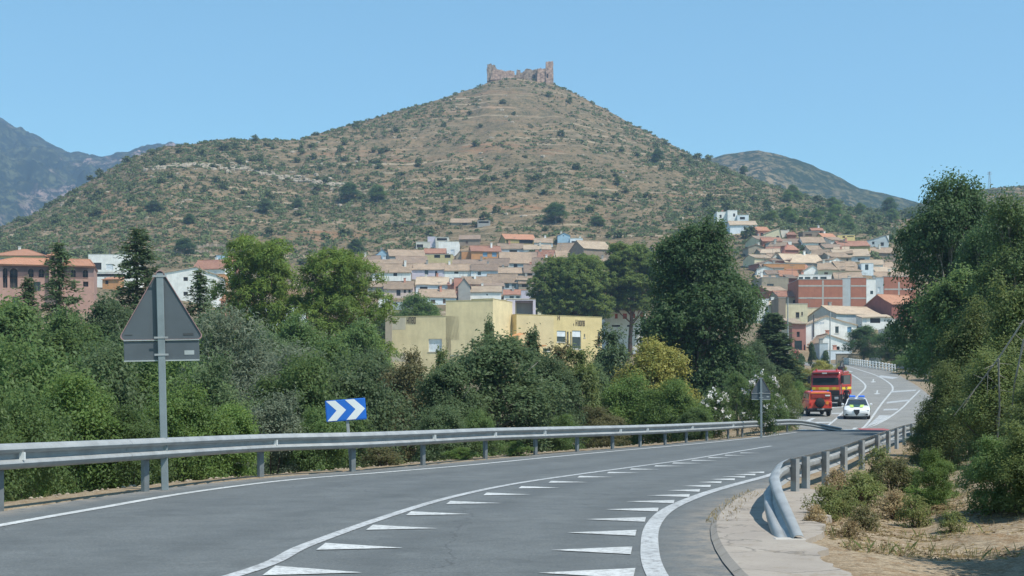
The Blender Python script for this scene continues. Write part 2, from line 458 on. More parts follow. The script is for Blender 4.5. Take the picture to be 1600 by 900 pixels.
# ----------------------------------------------------------------------------
# road, markings, apron
def asphalt(name, c1, c2, c3):
    m, nt, b = nt_new(name)
    pos = ND(nt, 'ShaderNodeNewGeometry').outputs['Position']
    a = noise_ramp(nt, pos, .25, 0, 1, 5, .6, (.35, .65)); c = mixc(nt, a, c1, c2)
    s = noise_ramp(nt, pos, 42., 0, 1., 3, .7, (.52, .68)); c = mixc(nt, s, c, c3); s2 = noise_ramp(nt, pos, 24., 0, .8, 3, .8, (.54, .66)); c = mixc(nt, s2, c, tuple(x * .55 for x in c1)); s3 = noise_ramp(nt, pos, 2.2, 0, .55, 6, .8, (.48, .62)); c = mixc(nt, s3, c, tuple(x * .80 for x in c1))
    st = noise_ramp(nt, pos, 1.3, .9, 1.1, 6, .7)
    tk_ = ND(nt, 'ShaderNodeAttribute', attribute_name='track').outputs['Fac']; mt = ND(nt, 'ShaderNodeMath', operation='MULTIPLY'); nt.links.new(tk_, mt.inputs[0]); nt.links.new(noise_ramp(nt, pos, .35, .15, .55, 4, .6), mt.inputs[1]); c = mixc(nt, mt.outputs[0], c, tuple(x * .72 for x in c1))
    vg = ND(nt, 'ShaderNodeAttribute', attribute_name='verge').outputs['Fac']; mv = ND(nt, 'ShaderNodeMath', operation='MULTIPLY'); nt.links.new(vg, mv.inputs[0]); nt.links.new(noise_ramp(nt, pos, 3.5, 0, 1, 6, .8, (.40, .60)), mv.inputs[1]); c = mixc(nt, mv.outputs[0], c, (.25, .22, .185))
    pt = noise_ramp(nt, pos, .8, 0, .35, 6, .8, (.56, .66)); c = mixc(nt, pt, c, tuple(x * 1.35 for x in c2))
    v = ND(nt, 'ShaderNodeTexVoronoi', feature='DISTANCE_TO_EDGE'); v.inputs['Scale'].default_value = .16; dn = ND(nt, 'ShaderNodeTexNoise'); dn.inputs['Scale'].default_value = .9; dn.inputs['Detail'].default_value = 6; nt.links.new(pos, dn.inputs['Vector'])
    dm = mixc(nt, .35, (0, 0, 0), (0, 0, 0)); av = ND(nt, 'ShaderNodeVectorMath', operation='ADD'); nt.links.new(pos, av.inputs[0]); nt.links.new(dn.outputs['Color'], av.inputs[1]); nt.links.new(av.outputs[0], v.inputs['Vector'])
    cr = ND(nt, 'ShaderNodeMapRange'); cr.inputs['From Min'].default_value = .0; cr.inputs['From Max'].default_value = .0022; cr.inputs['To Min'].default_value = .45; cr.inputs['To Max'].default_value = 0; nt.links.new(v.outputs['Distance'], cr.inputs['Value']); c = mixc(nt, cr.outputs[0], c, (.03, .03, .032))
    sc = ND(nt, 'ShaderNodeVectorMath', operation='SCALE'); nt.links.new(c, sc.inputs[0]); nt.links.new(st, sc.inputs['Scale'])
    nt.links.new(sc.outputs[0], b.inputs['Base Color']); b.inputs['Roughness'].default_value = .82; b.inputs['Specular IOR Level'].default_value = .35
    n = ND(nt, 'ShaderNodeTexNoise'); n.inputs['Scale'].default_value = 90; n.inputs['Detail'].default_value = 3; nt.links.new(pos, n.inputs['Vector'])
    bp = ND(nt, 'ShaderNodeBump'); bp.inputs['Strength'].default_value = .35; bp.inputs['Distance'].default_value = .01
    nt.links.new(n.outputs['Fac'], bp.inputs['Height']); nt.links.new(bp.outputs[0], b.inputs['Normal'])
    return m


def road_strip(name, y0, y1, step, m, dz=0.):
    Y = np.arange(y0, y1 + 1e-6, step); s = np.linspace(0, 1, 61)
    XL, XR = road_l(Y), road_r(Y)
    X = XL[:, None] * (1 - s) + XR[:, None] * s; YY = np.repeat(Y[:, None], 61, 1); Z = np.repeat(road_z(Y)[:, None], 61, 1) + dz
    o = grid_mesh(name, X, YY, Z, [m]); tag(o, kind='structure')
    C = np.interp(Y, [5.5, 10.15, 15.7, 22.6, 30, 46, 81], [-3.2, -2.0, -1.43, 0, 2.73, 8.3, 20.5])[:, None]; a = np.where(X < C, (C - X) / 3.9, (X - C) / 3.2)
    tr = np.exp(-((a - .27) / .09) ** 2) + np.exp(-((a - .73) / .09) ** 2); ed = np.clip(1 - np.minimum(X - XL[:, None], XR[:, None] - X) / .55, 0, 1)
    for nm, v in (('track', tr), ('verge', ed)):
        t_ = o.data.attributes.new(nm, 'FLOAT', 'POINT'); t_.data.foreach_set('value', v.astype(np.float32).ravel())
    return o


M_ASPH = asphalt('asphalt_dark', (.098, .109, .113), (.120, .131, .133), (.18, .19, .19))
M_ASPH2 = asphalt('asphalt_old', (.20, .195, .18), (.245, .24, .225), (.30, .30, .28))
road = road_strip('road', -8, 81, .5, M_ASPH)
road2 = road_strip('village_road', 81.02, 244, .5, M_ASPH2)


def paint_mat(name, col, wear):
    m, nt, b = nt_new(name)
    pos = ND(nt, 'ShaderNodeNewGeometry').outputs['Position']
    f = noise_ramp(nt, pos, 11., 0, min(1, wear * 1.3), 7, .85, (.47, .60)); c = mixc(nt, f, col, (.20, .20, .20))
    f2 = noise_ramp(nt, pos, .8, .86, 1.06, 4, .6)
    sc = ND(nt, 'ShaderNodeVectorMath', operation='SCALE'); nt.links.new(c, sc.inputs[0]); nt.links.new(f2, sc.inputs['Scale'])
    nt.links.new(sc.outputs[0], b.inputs['Base Color']); b.inputs['Roughness'].default_value = .7
    return m


M_PAINT = paint_mat('road_paint', (.52, .54, .54), .6)
M_PAINTW = paint_mat('road_paint_worn', (.44, .46, .47), .9)
M_PAINTR = paint_mat('road_paint_red', (.36, .06, .06), .5)


def gp(p):
    """pixel on the flat road -> x, y"""
    Y = F * EYE / (p[1] - HY); return ((p[0] - CX) * Y / F, Y)


_vy = np.arange(81, 244, .25); _vp = HY - (road_z(_vy) - EYE) * F / _vy


def gv(p):
    """pixel on the rising village road -> x, y"""
    Y = float(np.interp(-p[1], -_vp, _vy)); return ((p[0] - CX) * Y / F, Y)


def curve_pts(P, n=8):
    """Catmull-Rom through 2-D points"""
    P = [np.array(p, float) for p in P]; Q = [2 * P[0] - P[1]] + P + [2 * P[-1] - P[-2]]; out = []
    for i in range(1, len(Q) - 2):
        for k in range(n):
            t = k / n
            out.append(.5 * (2 * Q[i] + (Q[i + 1] - Q[i - 1]) * t + (2 * Q[i - 1] - 5 * Q[i] + 4 * Q[i + 1] - Q[i + 2]) * t * t + (3 * Q[i] - Q[i - 1] - 3 * Q[i + 1] + Q[i + 2]) * t ** 3))
    out.append(P[-1]); return out


def line_mark(name, pts, w, m, parent, dz=.006):
    pts = curve_pts(pts); mb = MB(); a = []
    for k, p in enumerate(pts):
        t = pts[min(k + 1, len(pts) - 1)] - pts[max(k - 1, 0)]; t /= max(np.hypot(*t), 1e-6); n = np.array((-t[1], t[0]))
        ww = w[0] + (w[1] - w[0]) * k / (len(pts) - 1) if isinstance(w, tuple) else w
        z = float(road_z(p[1])) + dz
        a.append(((*(p + n * ww / 2), z), (*(p - n * ww / 2), z)))
    for k in range(len(a) - 1): mb.quad(a[k][0], a[k][1], a[k + 1][1], a[k + 1][0])
    return mb.build(name, m, parent)


def poly_mark(name, pts, m, parent, dz=.007):
    mb = MB(); mb.add([(x, y, float(road_z(y)) + dz) for x, y in pts], [tuple(range(len(pts)))])
    return mb.build(name, m, parent)


Lpix = [(0, 821.5), (150, 795), (300, 769.5), (450, 750.5), (600, 738.3), (733, 727), (850, 715.5), (967, 704.5), (1100, 692.5), (1180, 684), (1245, 675.5)]
Lw = [(-6.0, 3.0), (-5.72, 9.5)] + [gp(p) for p in Lpix]
line_mark('edge_line', Lw, .15, M_PAINT, road)
Cpix = [(365, 900), (480, 852), (600, 809), (700, 778.5), (800, 757), (900, 742), (1000, 728.5), (1083, 717), (1150, 706), (1205, 697)]
Cw = [(-3.2, 5.5)] + [gp(p) for p in Cpix]
line_mark('centre_line', Cw, .13, M_PAINTW, road)
Rpix = [(1030, 905), (1015, 850), (1023, 817), (1050, 793), (1100, 772), (1150, 757), (1203, 742.5)]
Rw = [(1.02, 6.0)] + [gp(p) for p in Rpix] + [(6.0, 30), (8.9, 38.8), (11.9, 48), (18.9, 65)]
line_mark('edge_line', Rw, (.16, .15), M_PAINTW, road)
# dragon teeth
TL = [(410, 566, 893), (494, 630, 855), (572, 684, 825), (634, 735, 803), (697, 785, 786), (755, 830, 772.5), (810, 876, 762), (857, 921, 753.5), (902, 961, 745.5), (948, 1001, 739), (984, 1032, 733.5), (1022, 1072, 728.5), (1050, 1098, 724), (1080, 1122, 719.7),
      (1106, 1144, 715.5), (1132, 1166, 711.7), (1156, 1190, 708)]
for i, (a, t, y) in enumerate(TL):
    h = 6.0 * ((y - HY) / 221) ** 2
    pts = [gp((a, y + h * .9)), gp((a + h * 2.6, y - h)), gp((t, y + h * .35))]
    poly_mark('tooth_marking', pts, M_PAINT, road)
TR = [(840, 990, 897), (861, 986, 861), (886, 993, 833.5), (914, 1008, 812.5), (946, 1028, 797), (978, 1053, 784.5), (1010, 1077, 775), (1042, 1093, 767), (1066, 1110, 760), (1090, 1127, 754), (1108, 1148, 749.5), (1128, 1164, 745.5), (1146, 1180, 742), (1162, 1194, 738.5)]
for i, (t, a, y) in enumerate(TR):
    h = 6.0 * ((y - HY) / 221) ** 2
    pts = [gp((t, y - h * .1)), gp((a - h * .1, y + h)), gp((a + h * .35, y - h))]
    poly_mark('tooth_marking', pts, M_PAINT, road)
# village road markings
line_mark('edge_line', [gv(p) for p in [(1285, 669.5), (1323, 638), (1342, 617), (1352, 606), (1349, 598), (1333, 586.5), (1318, 579.5), (1305, 574)]], (.16, .22), M_PAINT, road2)
line_mark('centre_line', [gv(p) for p in [(1346, 670), (1373, 637), (1388, 618), (1395, 608), (1390, 599), (1371, 587.5), (1345, 578.5), (1318, 571.5)]], (.16, .22), M_PAINT, road2)
line_mark('edge_line', [gv(p) for p in [(1350, 669), (1376, 660), (1404, 642), (1422, 625), (1437, 610)]], .16, M_PAINT, road2)
poly_mark('hatch_marking', [gv(p) for p in [(1352, 668.5), (1374, 649), (1392, 649.5), (1377, 659)]], M_PAINTW, road2)
for a in ([(1381, 639), (1404, 638.5), (1402, 641), (1380, 641.5)], [(1386, 628), (1423, 624), (1421, 626.5), (1385, 630.5)], [(1393, 611), (1432, 609), (1430, 611), (1392, 613.5)], [(1377, 586.5), (1404, 590), (1394, 592.3), (1370, 588.5)],
          [(1322, 577.7), (1333, 580.7), (1328, 581.8), (1318, 579.6)]):
    poly_mark('hatch_marking', [gv(p) for p in a], M_PAINTW, road2)
for (x, y, s) in ((1370, 613, 1.0), (1364, 595, .85)):
    poly_mark('arrow_marking', [gv((x + dx * s, y + dy * s)) for dx, dy in ((-5, 2.2), (-1, 1.2), (0, -3.2), (2, -3.2), (1.5, .9), (6, 1.9), (2, 2.9), (-2, 3.1))], M_PAINT, road2)
for a in ([(1257, 658), (1268, 653.5), (1275, 653.5), (1265, 658.3)], [(1268, 659.5), (1301, 659.2), (1299, 660.8), (1266, 661)], [(1300, 645.5), (1316, 645.2), (1314, 646.6), (1299, 646.8)], [(1300, 636), (1324, 634), (1322, 636.4), (1299, 638)]):
    poly_mark('bay_marking', [gv(p) for p in a], M_PAINT, road2, .008)
for x in (1244, 1268, 1292, 1316): poly_mark('stop_dash', [(wx(x, 82), 81.1), (wx(x + 16, 82), 81.1), (wx(x + 16, 83.4), 83.4), (wx(x, 83.4), 83.4)], M_PAINT, road2, .008)
poly_mark('red_marking', [(wx(1333, 83), 81.2), (wx(1392, 82), 81.2), (wx(1384, 85), 85.5), (wx(1343, 85), 85.5)], M_PAINTR, road2, .008)
poly_mark('stop_dash', [(wx(1325, 82), 81.2), (wx(1330, 82), 81.2), (wx(1347, 86), 87.0), (wx(1340, 86), 87.0)], M_PAINT, road2, .012)
poly_mark('stop_dash', [(wx(1352, 83), 82.3), (wx(1376, 83), 82.3), (wx(1364, 84), 83.8)], M_PAINT, road2, .012)

# concrete apron at the kerb of the bend
yy = np.linspace(5.0, 20.5, 150)
mb = MB(); top = []
for y in yy:
    xr = float(road_r(y)); xo = float(np.interp(y, [5, 10.2, 12.2, 12.8, 15, 18, 20.5], [2.35, 2.33, 2.6, 2.78, 3.3, 4.05, 4.3])); xo = max(xo + .22 * float(fbm(np.array([y * 1.7]), np.array([3.3]), 4)[0]), xr + .06)
    top.append([(xr - .02, y, .012), (xr + .04, y, .05), (xo, y, .05), (xo + .04, y, -.2)])
for a, b in zip(top[:-1], top[1:]):
    for i in range(3): mb.quad(a[i], a[i + 1], b[i + 1], b[i])
m, nt, b = nt_new('apron_concrete')
pos = ND(nt, 'ShaderNodeNewGeometry').outputs['Position']
c = mixc(nt, noise_ramp(nt, pos, 1.1, 0, 1, 6, .65), (.33, .295, .255), (.26, .23, .20)); c = mixc(nt, noise_ramp(nt, pos, 26, 0, .8, 4, .75, (.55, .7)), c, (.20, .17, .14))
v = ND(nt, 'ShaderNodeTexVoronoi', feature='DISTANCE_TO_EDGE'); v.inputs['Scale'].default_value = .45; dn = ND(nt, 'ShaderNodeTexNoise'); dn.inputs['Scale'].default_value = 2.2; dn.inputs['Detail'].default_value = 6; nt.links.new(pos, dn.inputs['Vector']); av = ND(nt, 'ShaderNodeVectorMath', operation='ADD'); nt.links.new(pos, av.inputs[0]); nt.links.new(dn.outputs['Color'], av.inputs[1]); nt.links.new(av.outputs[0], v.inputs['Vector'])
cr = ND(nt, 'ShaderNodeMapRange'); cr.inputs['From Max'].default_value = .012; cr.inputs['To Min'].default_value = .8; cr.inputs['To Max'].default_value = 0; nt.links.new(v.outputs['Distance'], cr.inputs['Value']); c = mixc(nt, cr.outputs[0], c, (.09, .08, .07)); c = mixc(nt, noise_ramp(nt, pos, 3.2, 0, .7, 6, .8, (.55, .66)), c, (.22, .18, .13))
nt.links.new(c, b.inputs['Base Color']); b.inputs['Roughness'].default_value = .9
apron = mb.build('pavement', m); tag(apron, kind='structure')

# ----------------------------------------------------------------------------
# guard rails
WPROF = [(0, .155), (.045, .14), (.075, .11), (.088, .085), (.075, .055), (.0, .03), (-.005, 0), (.0, -.03), (.075, -.055), (.088, -.085), (.075, -.11), (.045, -.14), (0, -.155)]


def beam(stations, side, name, parent, m):
    """stations: (pos, twist, width factor); side = +1 when the road lies to the right of travel"""
    mb = MB(); rings = []
    P = [Vector(s[0]) for s in stations]
    for k, (p, tw, wf) in enumerate(stations):
        t = (P[min(k + 1, len(P) - 1)] - P[max(k - 1, 0)]).normalized()
        n = Vector((t.y, -t.x, 0)).normalized() * side; up = n.cross(t) * (1 if side < 0 else -1)
        if up.z < 0: up = -up
        nv = n * math.cos(tw) + up * math.sin(tw); uv = up * math.cos(tw) - n * math.sin(tw)
        cf = 1. if wf >= .95 else max(.45, (wf - .70) * 3.4); ring = [P[k] + nv * u * cf + uv * v * wf for u, v in WPROF] + [P[k] + nv * (u * cf - .006) + uv * v * wf for u, v in WPROF[::-1]]
        rings.append(ring)
    mb.loft(rings)
    return mb.build(name, m, parent, smooth=R(50))


def rail_post(parent, x, y, z0, z1, ang, m=None):
    mb = MB()
    M = Matrix.Translation((x, y, 0)) @ Matrix.Rotation(ang, 4, 'Z')
    mb.box(-.06, .06, -.006, 0, z0, z1, 0, M); mb.box(-.06, -.052, 0, .055, z0, z1, 0, M); mb.box(.052, .06, 0, .055, z0, z1, 0, M)
    return mb.build('post', m or M_STEELD, parent)


LPOST = [(5, 798), (233, 768), (412, 745.5), (555, 737), (665, 727), (762, 717), (840, 711), (905, 706), (960, 702), (1003, 698.5), (1042, 695.5), (1075, 692), (1107, 689), (1140, 685.5), (1162, 683), (1196, 679.5), (1212, 677.5), (1232, 675.5)]
LTOP = np.array([(-9, .80), (16, .80), (25, .765), (34, .755), (44, .715), (60, .70), (100, .70)])
lp = [(-7.6, 8.7), (-6.9, 12.7)] + [gp(p) for p in LPOST]
rail_l = empty('guard_rail', (lp[2][0], lp[2][1], 0), 0, 'long galvanised guard rail along the outer left side of the bend', 'guard rail')
O = Vector(rail_l.location)
path = curve_pts([(-8.4, 4.5)] + lp, 5)
# the beam runs a little towards the road from the posts
st = []
for k, p in enumerate(path):
    t = path[min(k + 1, len(path) - 1)] - path[max(k - 1, 0)]; t /= np.hypot(*t); q = p + np.array((t[1], -t[0])) * .05
    st.append((Vector((q[0], q[1], float(np.interp(q[1], LTOP[:, 0], LTOP[:, 1])) - .155)) - O, 0, 1))
for k in range(4, len(st) - 2, 5):
    p0, p1 = st[k][0], st[k + 1][0]; d_ = (p1 - p0).normalized(); n_ = Vector((d_.y, -d_.x, 0)) * .005
    beam([(p0 + n_, 0, 1), (p0 + d_ * .32 + n_, 0, 1)], 1, 'splice_plate', rail_l, M_STEEL)
t = Vector((0.55, .83, 0))
e = st[-1][0]
for d, dz in ((1.5, -.03), (3.2, -.14), (5.4, -.34), (7.6, -.52)): st.append((e + t * d + Vector((0, 0, dz)), 0, .95))
beam(st, 1, 'rail', rail_l, M_STEEL)
for k, (x, y) in enumerate(lp):
    a = path[min(5 * (k + 1) + 1, len(path) - 1)] - path[5 * (k + 1) - 1]; ang = math.atan2(a[1], a[0]) - R(90)
    zt = float(np.interp(y, LTOP[:, 0], LTOP[:, 1])) - .03
    rail_post(rail_l, x - O.x - .04 * math.cos(ang), y - O.y - .04 * math.sin(ang), -.5, zt, ang + R(80))
    if k in (2, 4, 6, 7, 8, 10, 11, 13, 15):
        mb = MB(); zc = zt - .125
        nx, ny = math.cos(ang), math.sin(ang); tx, ty = -ny, nx
        c = Vector((x - O.x + nx * .075, y - O.y + ny * .075, zc)) + Vector((tx, ty, 0)) * .22
        vs = [c + Vector((nx * .0, ny * .0, .055)), c + Vector((0, 0, -.055)), c + Vector((nx * .075, ny * .075, .045)), c + Vector((nx * .075, ny * .075, -.045))]
        vs += [v + Vector((tx, ty, 0)) * .02 for v in vs]
        mb.add(vs, [(0, 2, 3, 1), (4, 5, 7, 6), (0, 4, 6, 2), (1, 3, 7, 5), (2, 6, 7, 3)]); mb.build('reflector', M_WHITE, rail_l)

RB = [(1240, 19.8, .51), (1257, 20.6, .515), (1288, 22.4, .535), (1317, 24.7, .55), (1345, 28.0, .59), (1370, 33.2, .60), (1387, 38.8, .61), (1400, 43.0, .63), (1412, 48.0, .65), (1424, 53, .66), (1440, 60, .67), (1455, 68, .68)]
rail_r = empty('guard_rail', (wx(1240, 19.8), 19.8, 0), 0, 'short galvanised guard rail on the right with its end bent down to the concrete', 'guard rail')
O = Vector(rail_r.location)
st = [(Vector((2.47, 12.5, .02)) - O, R(66), .84), (Vector((2.50, 12.9, .10)) - O, R(60), .84), (Vector((2.59, 13.7, .19)) - O, R(47), .88), (Vector((2.70, 14.5, .265)) - O, R(33), .92), (Vector((2.88, 15.5, .325)) - O, R(21), .96), (Vector((3.13, 16.6, .362)) - O, R(12), .96),
      (Vector((3.45, 18.0, .375)) - O, R(5), 1)]
for x, y, zt in curve_pts([(wx(p, Y), Y, z) for p, Y, z in RB], 4): st.append((Vector((x - .06, y + .02, zt - .155)) - O, 0, 1))
beam(st, -1, 'rail', rail_r, M_STEEL)
for k, (p, Y, zt) in enumerate(RB): rail_post(rail_r, wx(p, Y) - O.x, Y - O.y, -.5, zt, R(-62), M_STEEL)
mb = MB(); mb.rbox(-.15, .15, -.05, .12, -.1, .056, .02, 1, 0, Matrix.Translation(Vector((2.47, 12.5, 0)) - O)); mb.build('end_anchor', M_CONC, rail_r)

# white parapet fence and grey rail on the far bend
fpts = [gv((1393.5, 581)), gv((1380, 578.6)), gv((1366, 576.4)), gv((1352, 574.2)), gv((1338, 572.2)), gv((1325, 570.4)), gv((1314, 568.6))]
fpts = [(x + .4, y) for x, y in curve_pts(fpts, 8)]
M_FENCE = mat('fence_paint', (.72, .72, .70), .6)
fen = empty('road_fence', (*fpts[0], float(road_z(fpts[0][1]))), 0, 'low white painted fence along the far bend below the white gabled house', 'fence')
O = Vector(fen.location)
for h in (.86, .52, .18):
    mb = MB(); mb.tube([Vector((x, y, float(road_z(y)) + h)) - O for x, y in fpts], .055, 6); mb.build('rail', M_FENCE, fen)
L = [0.]
for a, b in zip(fpts[:-1], fpts[1:]): L.append(L[-1] + math.hypot(b[0] - a[0], b[1] - a[1]))
for d in np.arange(0, L[-1], 1.5):
    x = float(np.interp(d, L, [p[0] for p in fpts])); y = float(np.interp(d, L, [p[1] for p in fpts]))
    mb = MB(); mb.rbox(-.09, .09, -.09, .09, -.3, 1.0, .03, 1, 0, Matrix.Translation(Vector((x, y, float(road_z(y)))) - O)); mb.build('post', M_FENCE, fen)
gpts = [(x + .5, y) for x, y in [gv((1395, 581.5)), gv((1412, 584.5)), gv((1432, 588.5)), gv((1452, 593)), gv((1475, 599))]]
gr = empty('guard_rail', (*gpts[0], float(road_z(gpts[0][1]))), 0, 'grey steel guard rail continuing from the white fence behind the bushes', 'guard rail')
O = Vector(gr.location)
gp2 = curve_pts(gpts, 5)
beam([(Vector((x, y, float(road_z(y)) + .72)) - O, 0, 1) for x, y in gp2], -1, 'rail', gr, M_STEEL)
for x, y in gp2[::4]:
    mb = MB(); mb.box(-.05, .05, -.05, .05, -.5, .8, 0, Matrix.Translation(Vector((x + .06, y, float(road_z(y)))) - O)); mb.build('post', M_STEELD, gr)

# ----------------------------------------------------------------------------
# signs
def rtri(side, rad, n=6):
    h = side * math.sqrt(3) / 2; c = [(-side / 2, 0), (side / 2, 0), (0, h)]; out = []
    cen = (0, h / 3)
    for k, (x, z) in enumerate(c):
        d = math.hypot(x - cen[0], z - cen[1]); f = (d - 2 * rad) / d; px_, pz = cen[0] + (x - cen[0]) * f, cen[1] + (z - cen[1]) * f
        a0 = math.atan2(z - cen[1], x - cen[0]) - R(60)
        for i in range(n + 1):
            a = a0 + R(120) * i / n; out.append((px_ + rad * math.cos(a), pz + rad * math.sin(a)))
    return out


def back_sign(x, y, z0, side, post_h, plate, yaw, lean, label, pw):
    s = empty('road_sign', (x, y, z0), yaw, label, 'road sign'); s.rotation_euler = (0, lean, yaw)
    h = side * math.sqrt(3) / 2; zb = post_h - h + .075
    tri = [(a, b + zb) for a, b in rtri(side, .055)]
    mb = MB(); mb.prism(tri, .03, .045); pl = mb.build('sign_plate', M_SIGNBACK, s)
    n = len(tri); cen = (0, zb + h / 3)
    mb = MB(); inn = [(cen[0] + (a - cen[0]) * .975, cen[1] + (b - cen[1]) * .975) for a, b in tri]
    for i in range(n):
        j = (i + 1) % n
        for (p, q, r_, s_) in (((tri[i], .046), (tri[j], .046), (tri[j], .012), (tri[i], .012)), ((tri[i], .012), (tri[j], .012), (inn[j], .012), (inn[i], .012)), ((inn[i], .012), (inn[j], .012), (inn[j], .03), (inn[i], .03))):
            mb.quad(*[(a, d, b) for (a, b), d in (p, q, r_, s_)])
    mb.build('rim', [mat('sign_rim', (.33, .20, .20), .5)], pl)
    mb = MB(); f2 = [(cen[0] + (a - cen[0]) * .99, cen[1] + (b - cen[1]) * .99) for a, b in tri]; mb.prism(f2, .047, .05, 0)
    f3 = [(cen[0] + (a - cen[0]) * .74, cen[1] + (b - cen[1]) * .74) for a, b in tri]; mb.prism(f3, .051, .053, 1)
    mb.build('sign_face', [M_RED, M_WHITE], pl)
    w, hh = plate
    mb = MB(); mb.rbox(-w / 2, w / 2, .03, .045, zb - hh - .015, zb - .015, .006, 1); p2 = mb.build('supplementary_plate', M_SIGNBACK, s)
    mb = MB(); mb.box(-w / 2, w / 2, .012, .029, zb - hh - .02, zb - hh - .002); mb.box(-w / 2, w / 2, .012, .029, zb - .012, zb + .008); mb.box(w * .30, w * .43, .026, .0295, zb - .18 * side, zb - .13 * side)
    mb.build('flange', mat('plate_flange', (.40, .42, .42), .5, .3), p2)
    mb = MB(); mb.box(-side * .42, -side * .33, .026, .0295, zb + .07, zb + .085); mb.box(side * .25, side * .37, .026, .0295, zb + .06, zb + .095)
    mb.build('sticker', mat('dark_label', (.05, .055, .06), .6), pl)
    mb = MB(); mb.rbox(-pw / 2, pw / 2, -.05, .011, -.3, post_h - .04, .008, 1); post = mb.build('post', mat('sign_post_zinc', (.20, .235, .25), .5, .15, .12, 3), s)
    mb = MB()
    for zc in (zb + .03, zb + h * .86, zb - hh * .75): mb = MB(); mb.box(-pw / 2 - .05, pw / 2 + .05, -.058, -.0505, zc - .014, zc + .014); mb.build('clamp', M_STEEL, post)
    return s


back_sign(wx(258, 21.05), 21.05, 0.0, 1.27, 3.27, (1.10, .30), R(10), R(-1.4), 'large triangular warning sign seen from its grey back on a tall post', .105)
back_sign(wx(1189.5, 60), 60, -.05, .88, 2.62, (.80, .24), R(-4), R(-.3), 'small triangular sign seen from behind among white oleander flowers', .09)

cs = empty('chevron_sign', (wx(549, 27.35), 27.35, 0), R(6), 'blue bend marker board with two white chevrons behind the guard rail', 'road sign')
cs.rotation_euler = (0, R(-4.5), R(4))
zc = EYE + (HY - 640) * 27.35 / F + .0
mb = MB(); mb.rbox(-.40, .38, -.028, -.008, zc - .21, zc + .21, .018, 2); bd = mb.build('board', M_BLUE, cs)
for off in (.0, .47):
    mb = MB(); pts = [(.015, 1), (.25, 1), (.51, .5), (.25, 0), (.015, 0), (.265, .5)]
    mb.prism([(-.40 + .78 * (u * .97 + off + .01), zc - .195 + .39 * v) for u, v in pts], -.0305, -.0285); mb.build('chevron', M_WHITE, bd)
mb = MB(); mb.rbox(-.03, .03, .0, .05, -.4, zc + .15, .006, 1); mb.build('post', M_STEEL, cs)

for (px_, pt, pb, Y, lab) in ((1231, 466, 600, 140, 'thin grey metal pole beside the dark conical tree'), (1297, 487, 585, 152, 'thin grey metal pole rising behind the red truck')):
    zb = terr(wx(px_, Y), Y) - .1
    p = empty('metal_pole', (wx(px_, Y), Y, zb), 0, lab, 'pole'); H = wz(pt, Y) - zb
    mb = MB(); mb.tube([(0, 0, -.3), (0, 0, 1.2), (0, 0, H)], [.10, .085, .055], 10); mb.build('shaft', M_STEEL, p)
    mb = MB(); mb.lathe_x([(0, .0), (.01, .075), (.05, .07), (.10, .02)], 10, 0, Matrix.Translation((0, 0, H)) @ Matrix.Rotation(R(-90), 4, 'Y')); mb.build('cap', M_STEELD, p)
    mb = MB(); mb.rbox(-.09, .09, -.12, -.08, .5, .9, .01, 1); mb.build('access_door', M_STEELD, p)

hp = hit(1546, 296, 480, 820)
py_ = empty('radio_mast', hp - Vector((0, 0, 1)), 0, 'thin lattice mast on the skyline behind the tall right tree', 'mast')
mb = MB(); H = wz(268, hp.y) - hp.z + 1
for sx, sy in ((-1, -1), (1, -1), (1, 1), (-1, 1)): mb.tube([(sx * .8, sy * .8, 0), (sx * .18, sy * .18, H)], .07, 4)
for k in range(7):
    a, b = .8 - .62 * k / 7, .8 - .62 * (k + 1) / 7
    for s in (-1, 1): mb.tube([(-s * a, -a, H * k / 7), (s * b, -b, H * (k + 1) / 7)], .05, 4)
mb.build('lattice', M_STEEL, py_)
mb = MB(); mb.box(-1.4, 1.4, -.06, .06, H * .86, H * .88); mb.box(-1.0, 1.0, -.06, .06, H * .95, H * .97); mb.build('cross_arm', M_STEEL, py_)

# ----------------------------------------------------------------------------
# ruined castle on the summit
def cz(cx, cy, Y=848): return (wx(700 + cx / 6.667, Y), wz(60 + cy / 6.667, Y))


CO = Vector((wx(813, 848), 848, 198))
castle = empty('castle_ruin', CO, 0, 'ruined stone castle with a tower at each end on the hilltop', 'castle')


def jag(poly, lo, amp=.6, step=.7):
    out = []; rr = random.Random(len(poly) + int(poly[0][0]))
    for (a, b), (c, d) in zip(poly, poly[1:] + poly[:1]):
        L_ = math.hypot(c - a, d - b); n = max(1, int(L_ / step))
        for k in range(n):
            x, z = a + (c - a) * k / n, b + (d - b) * k / n
            if z > lo and k: x += rr.uniform(-.5, .5) * amp; z += rr.uniform(-1, .6) * amp
            out.append((x, z))
    return out


def ruin(name, pts, y0, y1, m, holes=()):
    poly = jag([(x - CO.x, z - CO.z) for x, z in (cz(*p) for p in pts)], cz(0, 400)[1] - CO.z)
    mb = MB(); mb.prism(poly, y0 - CO.y, y1 - CO.y); o = mb.build(name, m, castle)
    for (a, b, c, d) in holes:
        x0, z1 = cz(a, b); x1, z0 = cz(c, d); h = MB(); h.prism([(x0 - CO.x, z0 - CO.z), (x1 - CO.x, z0 - CO.z), (x1 - CO.x, z1 - CO.z - .3), ((x0 + x1) / 2 - CO.x, z1 - CO.z), (x0 - CO.x, z1 - CO.z - .3)], y0 - CO.y - .06, y0 - CO.y + .3)
        h.build('opening', M_DARK, o)
    return o


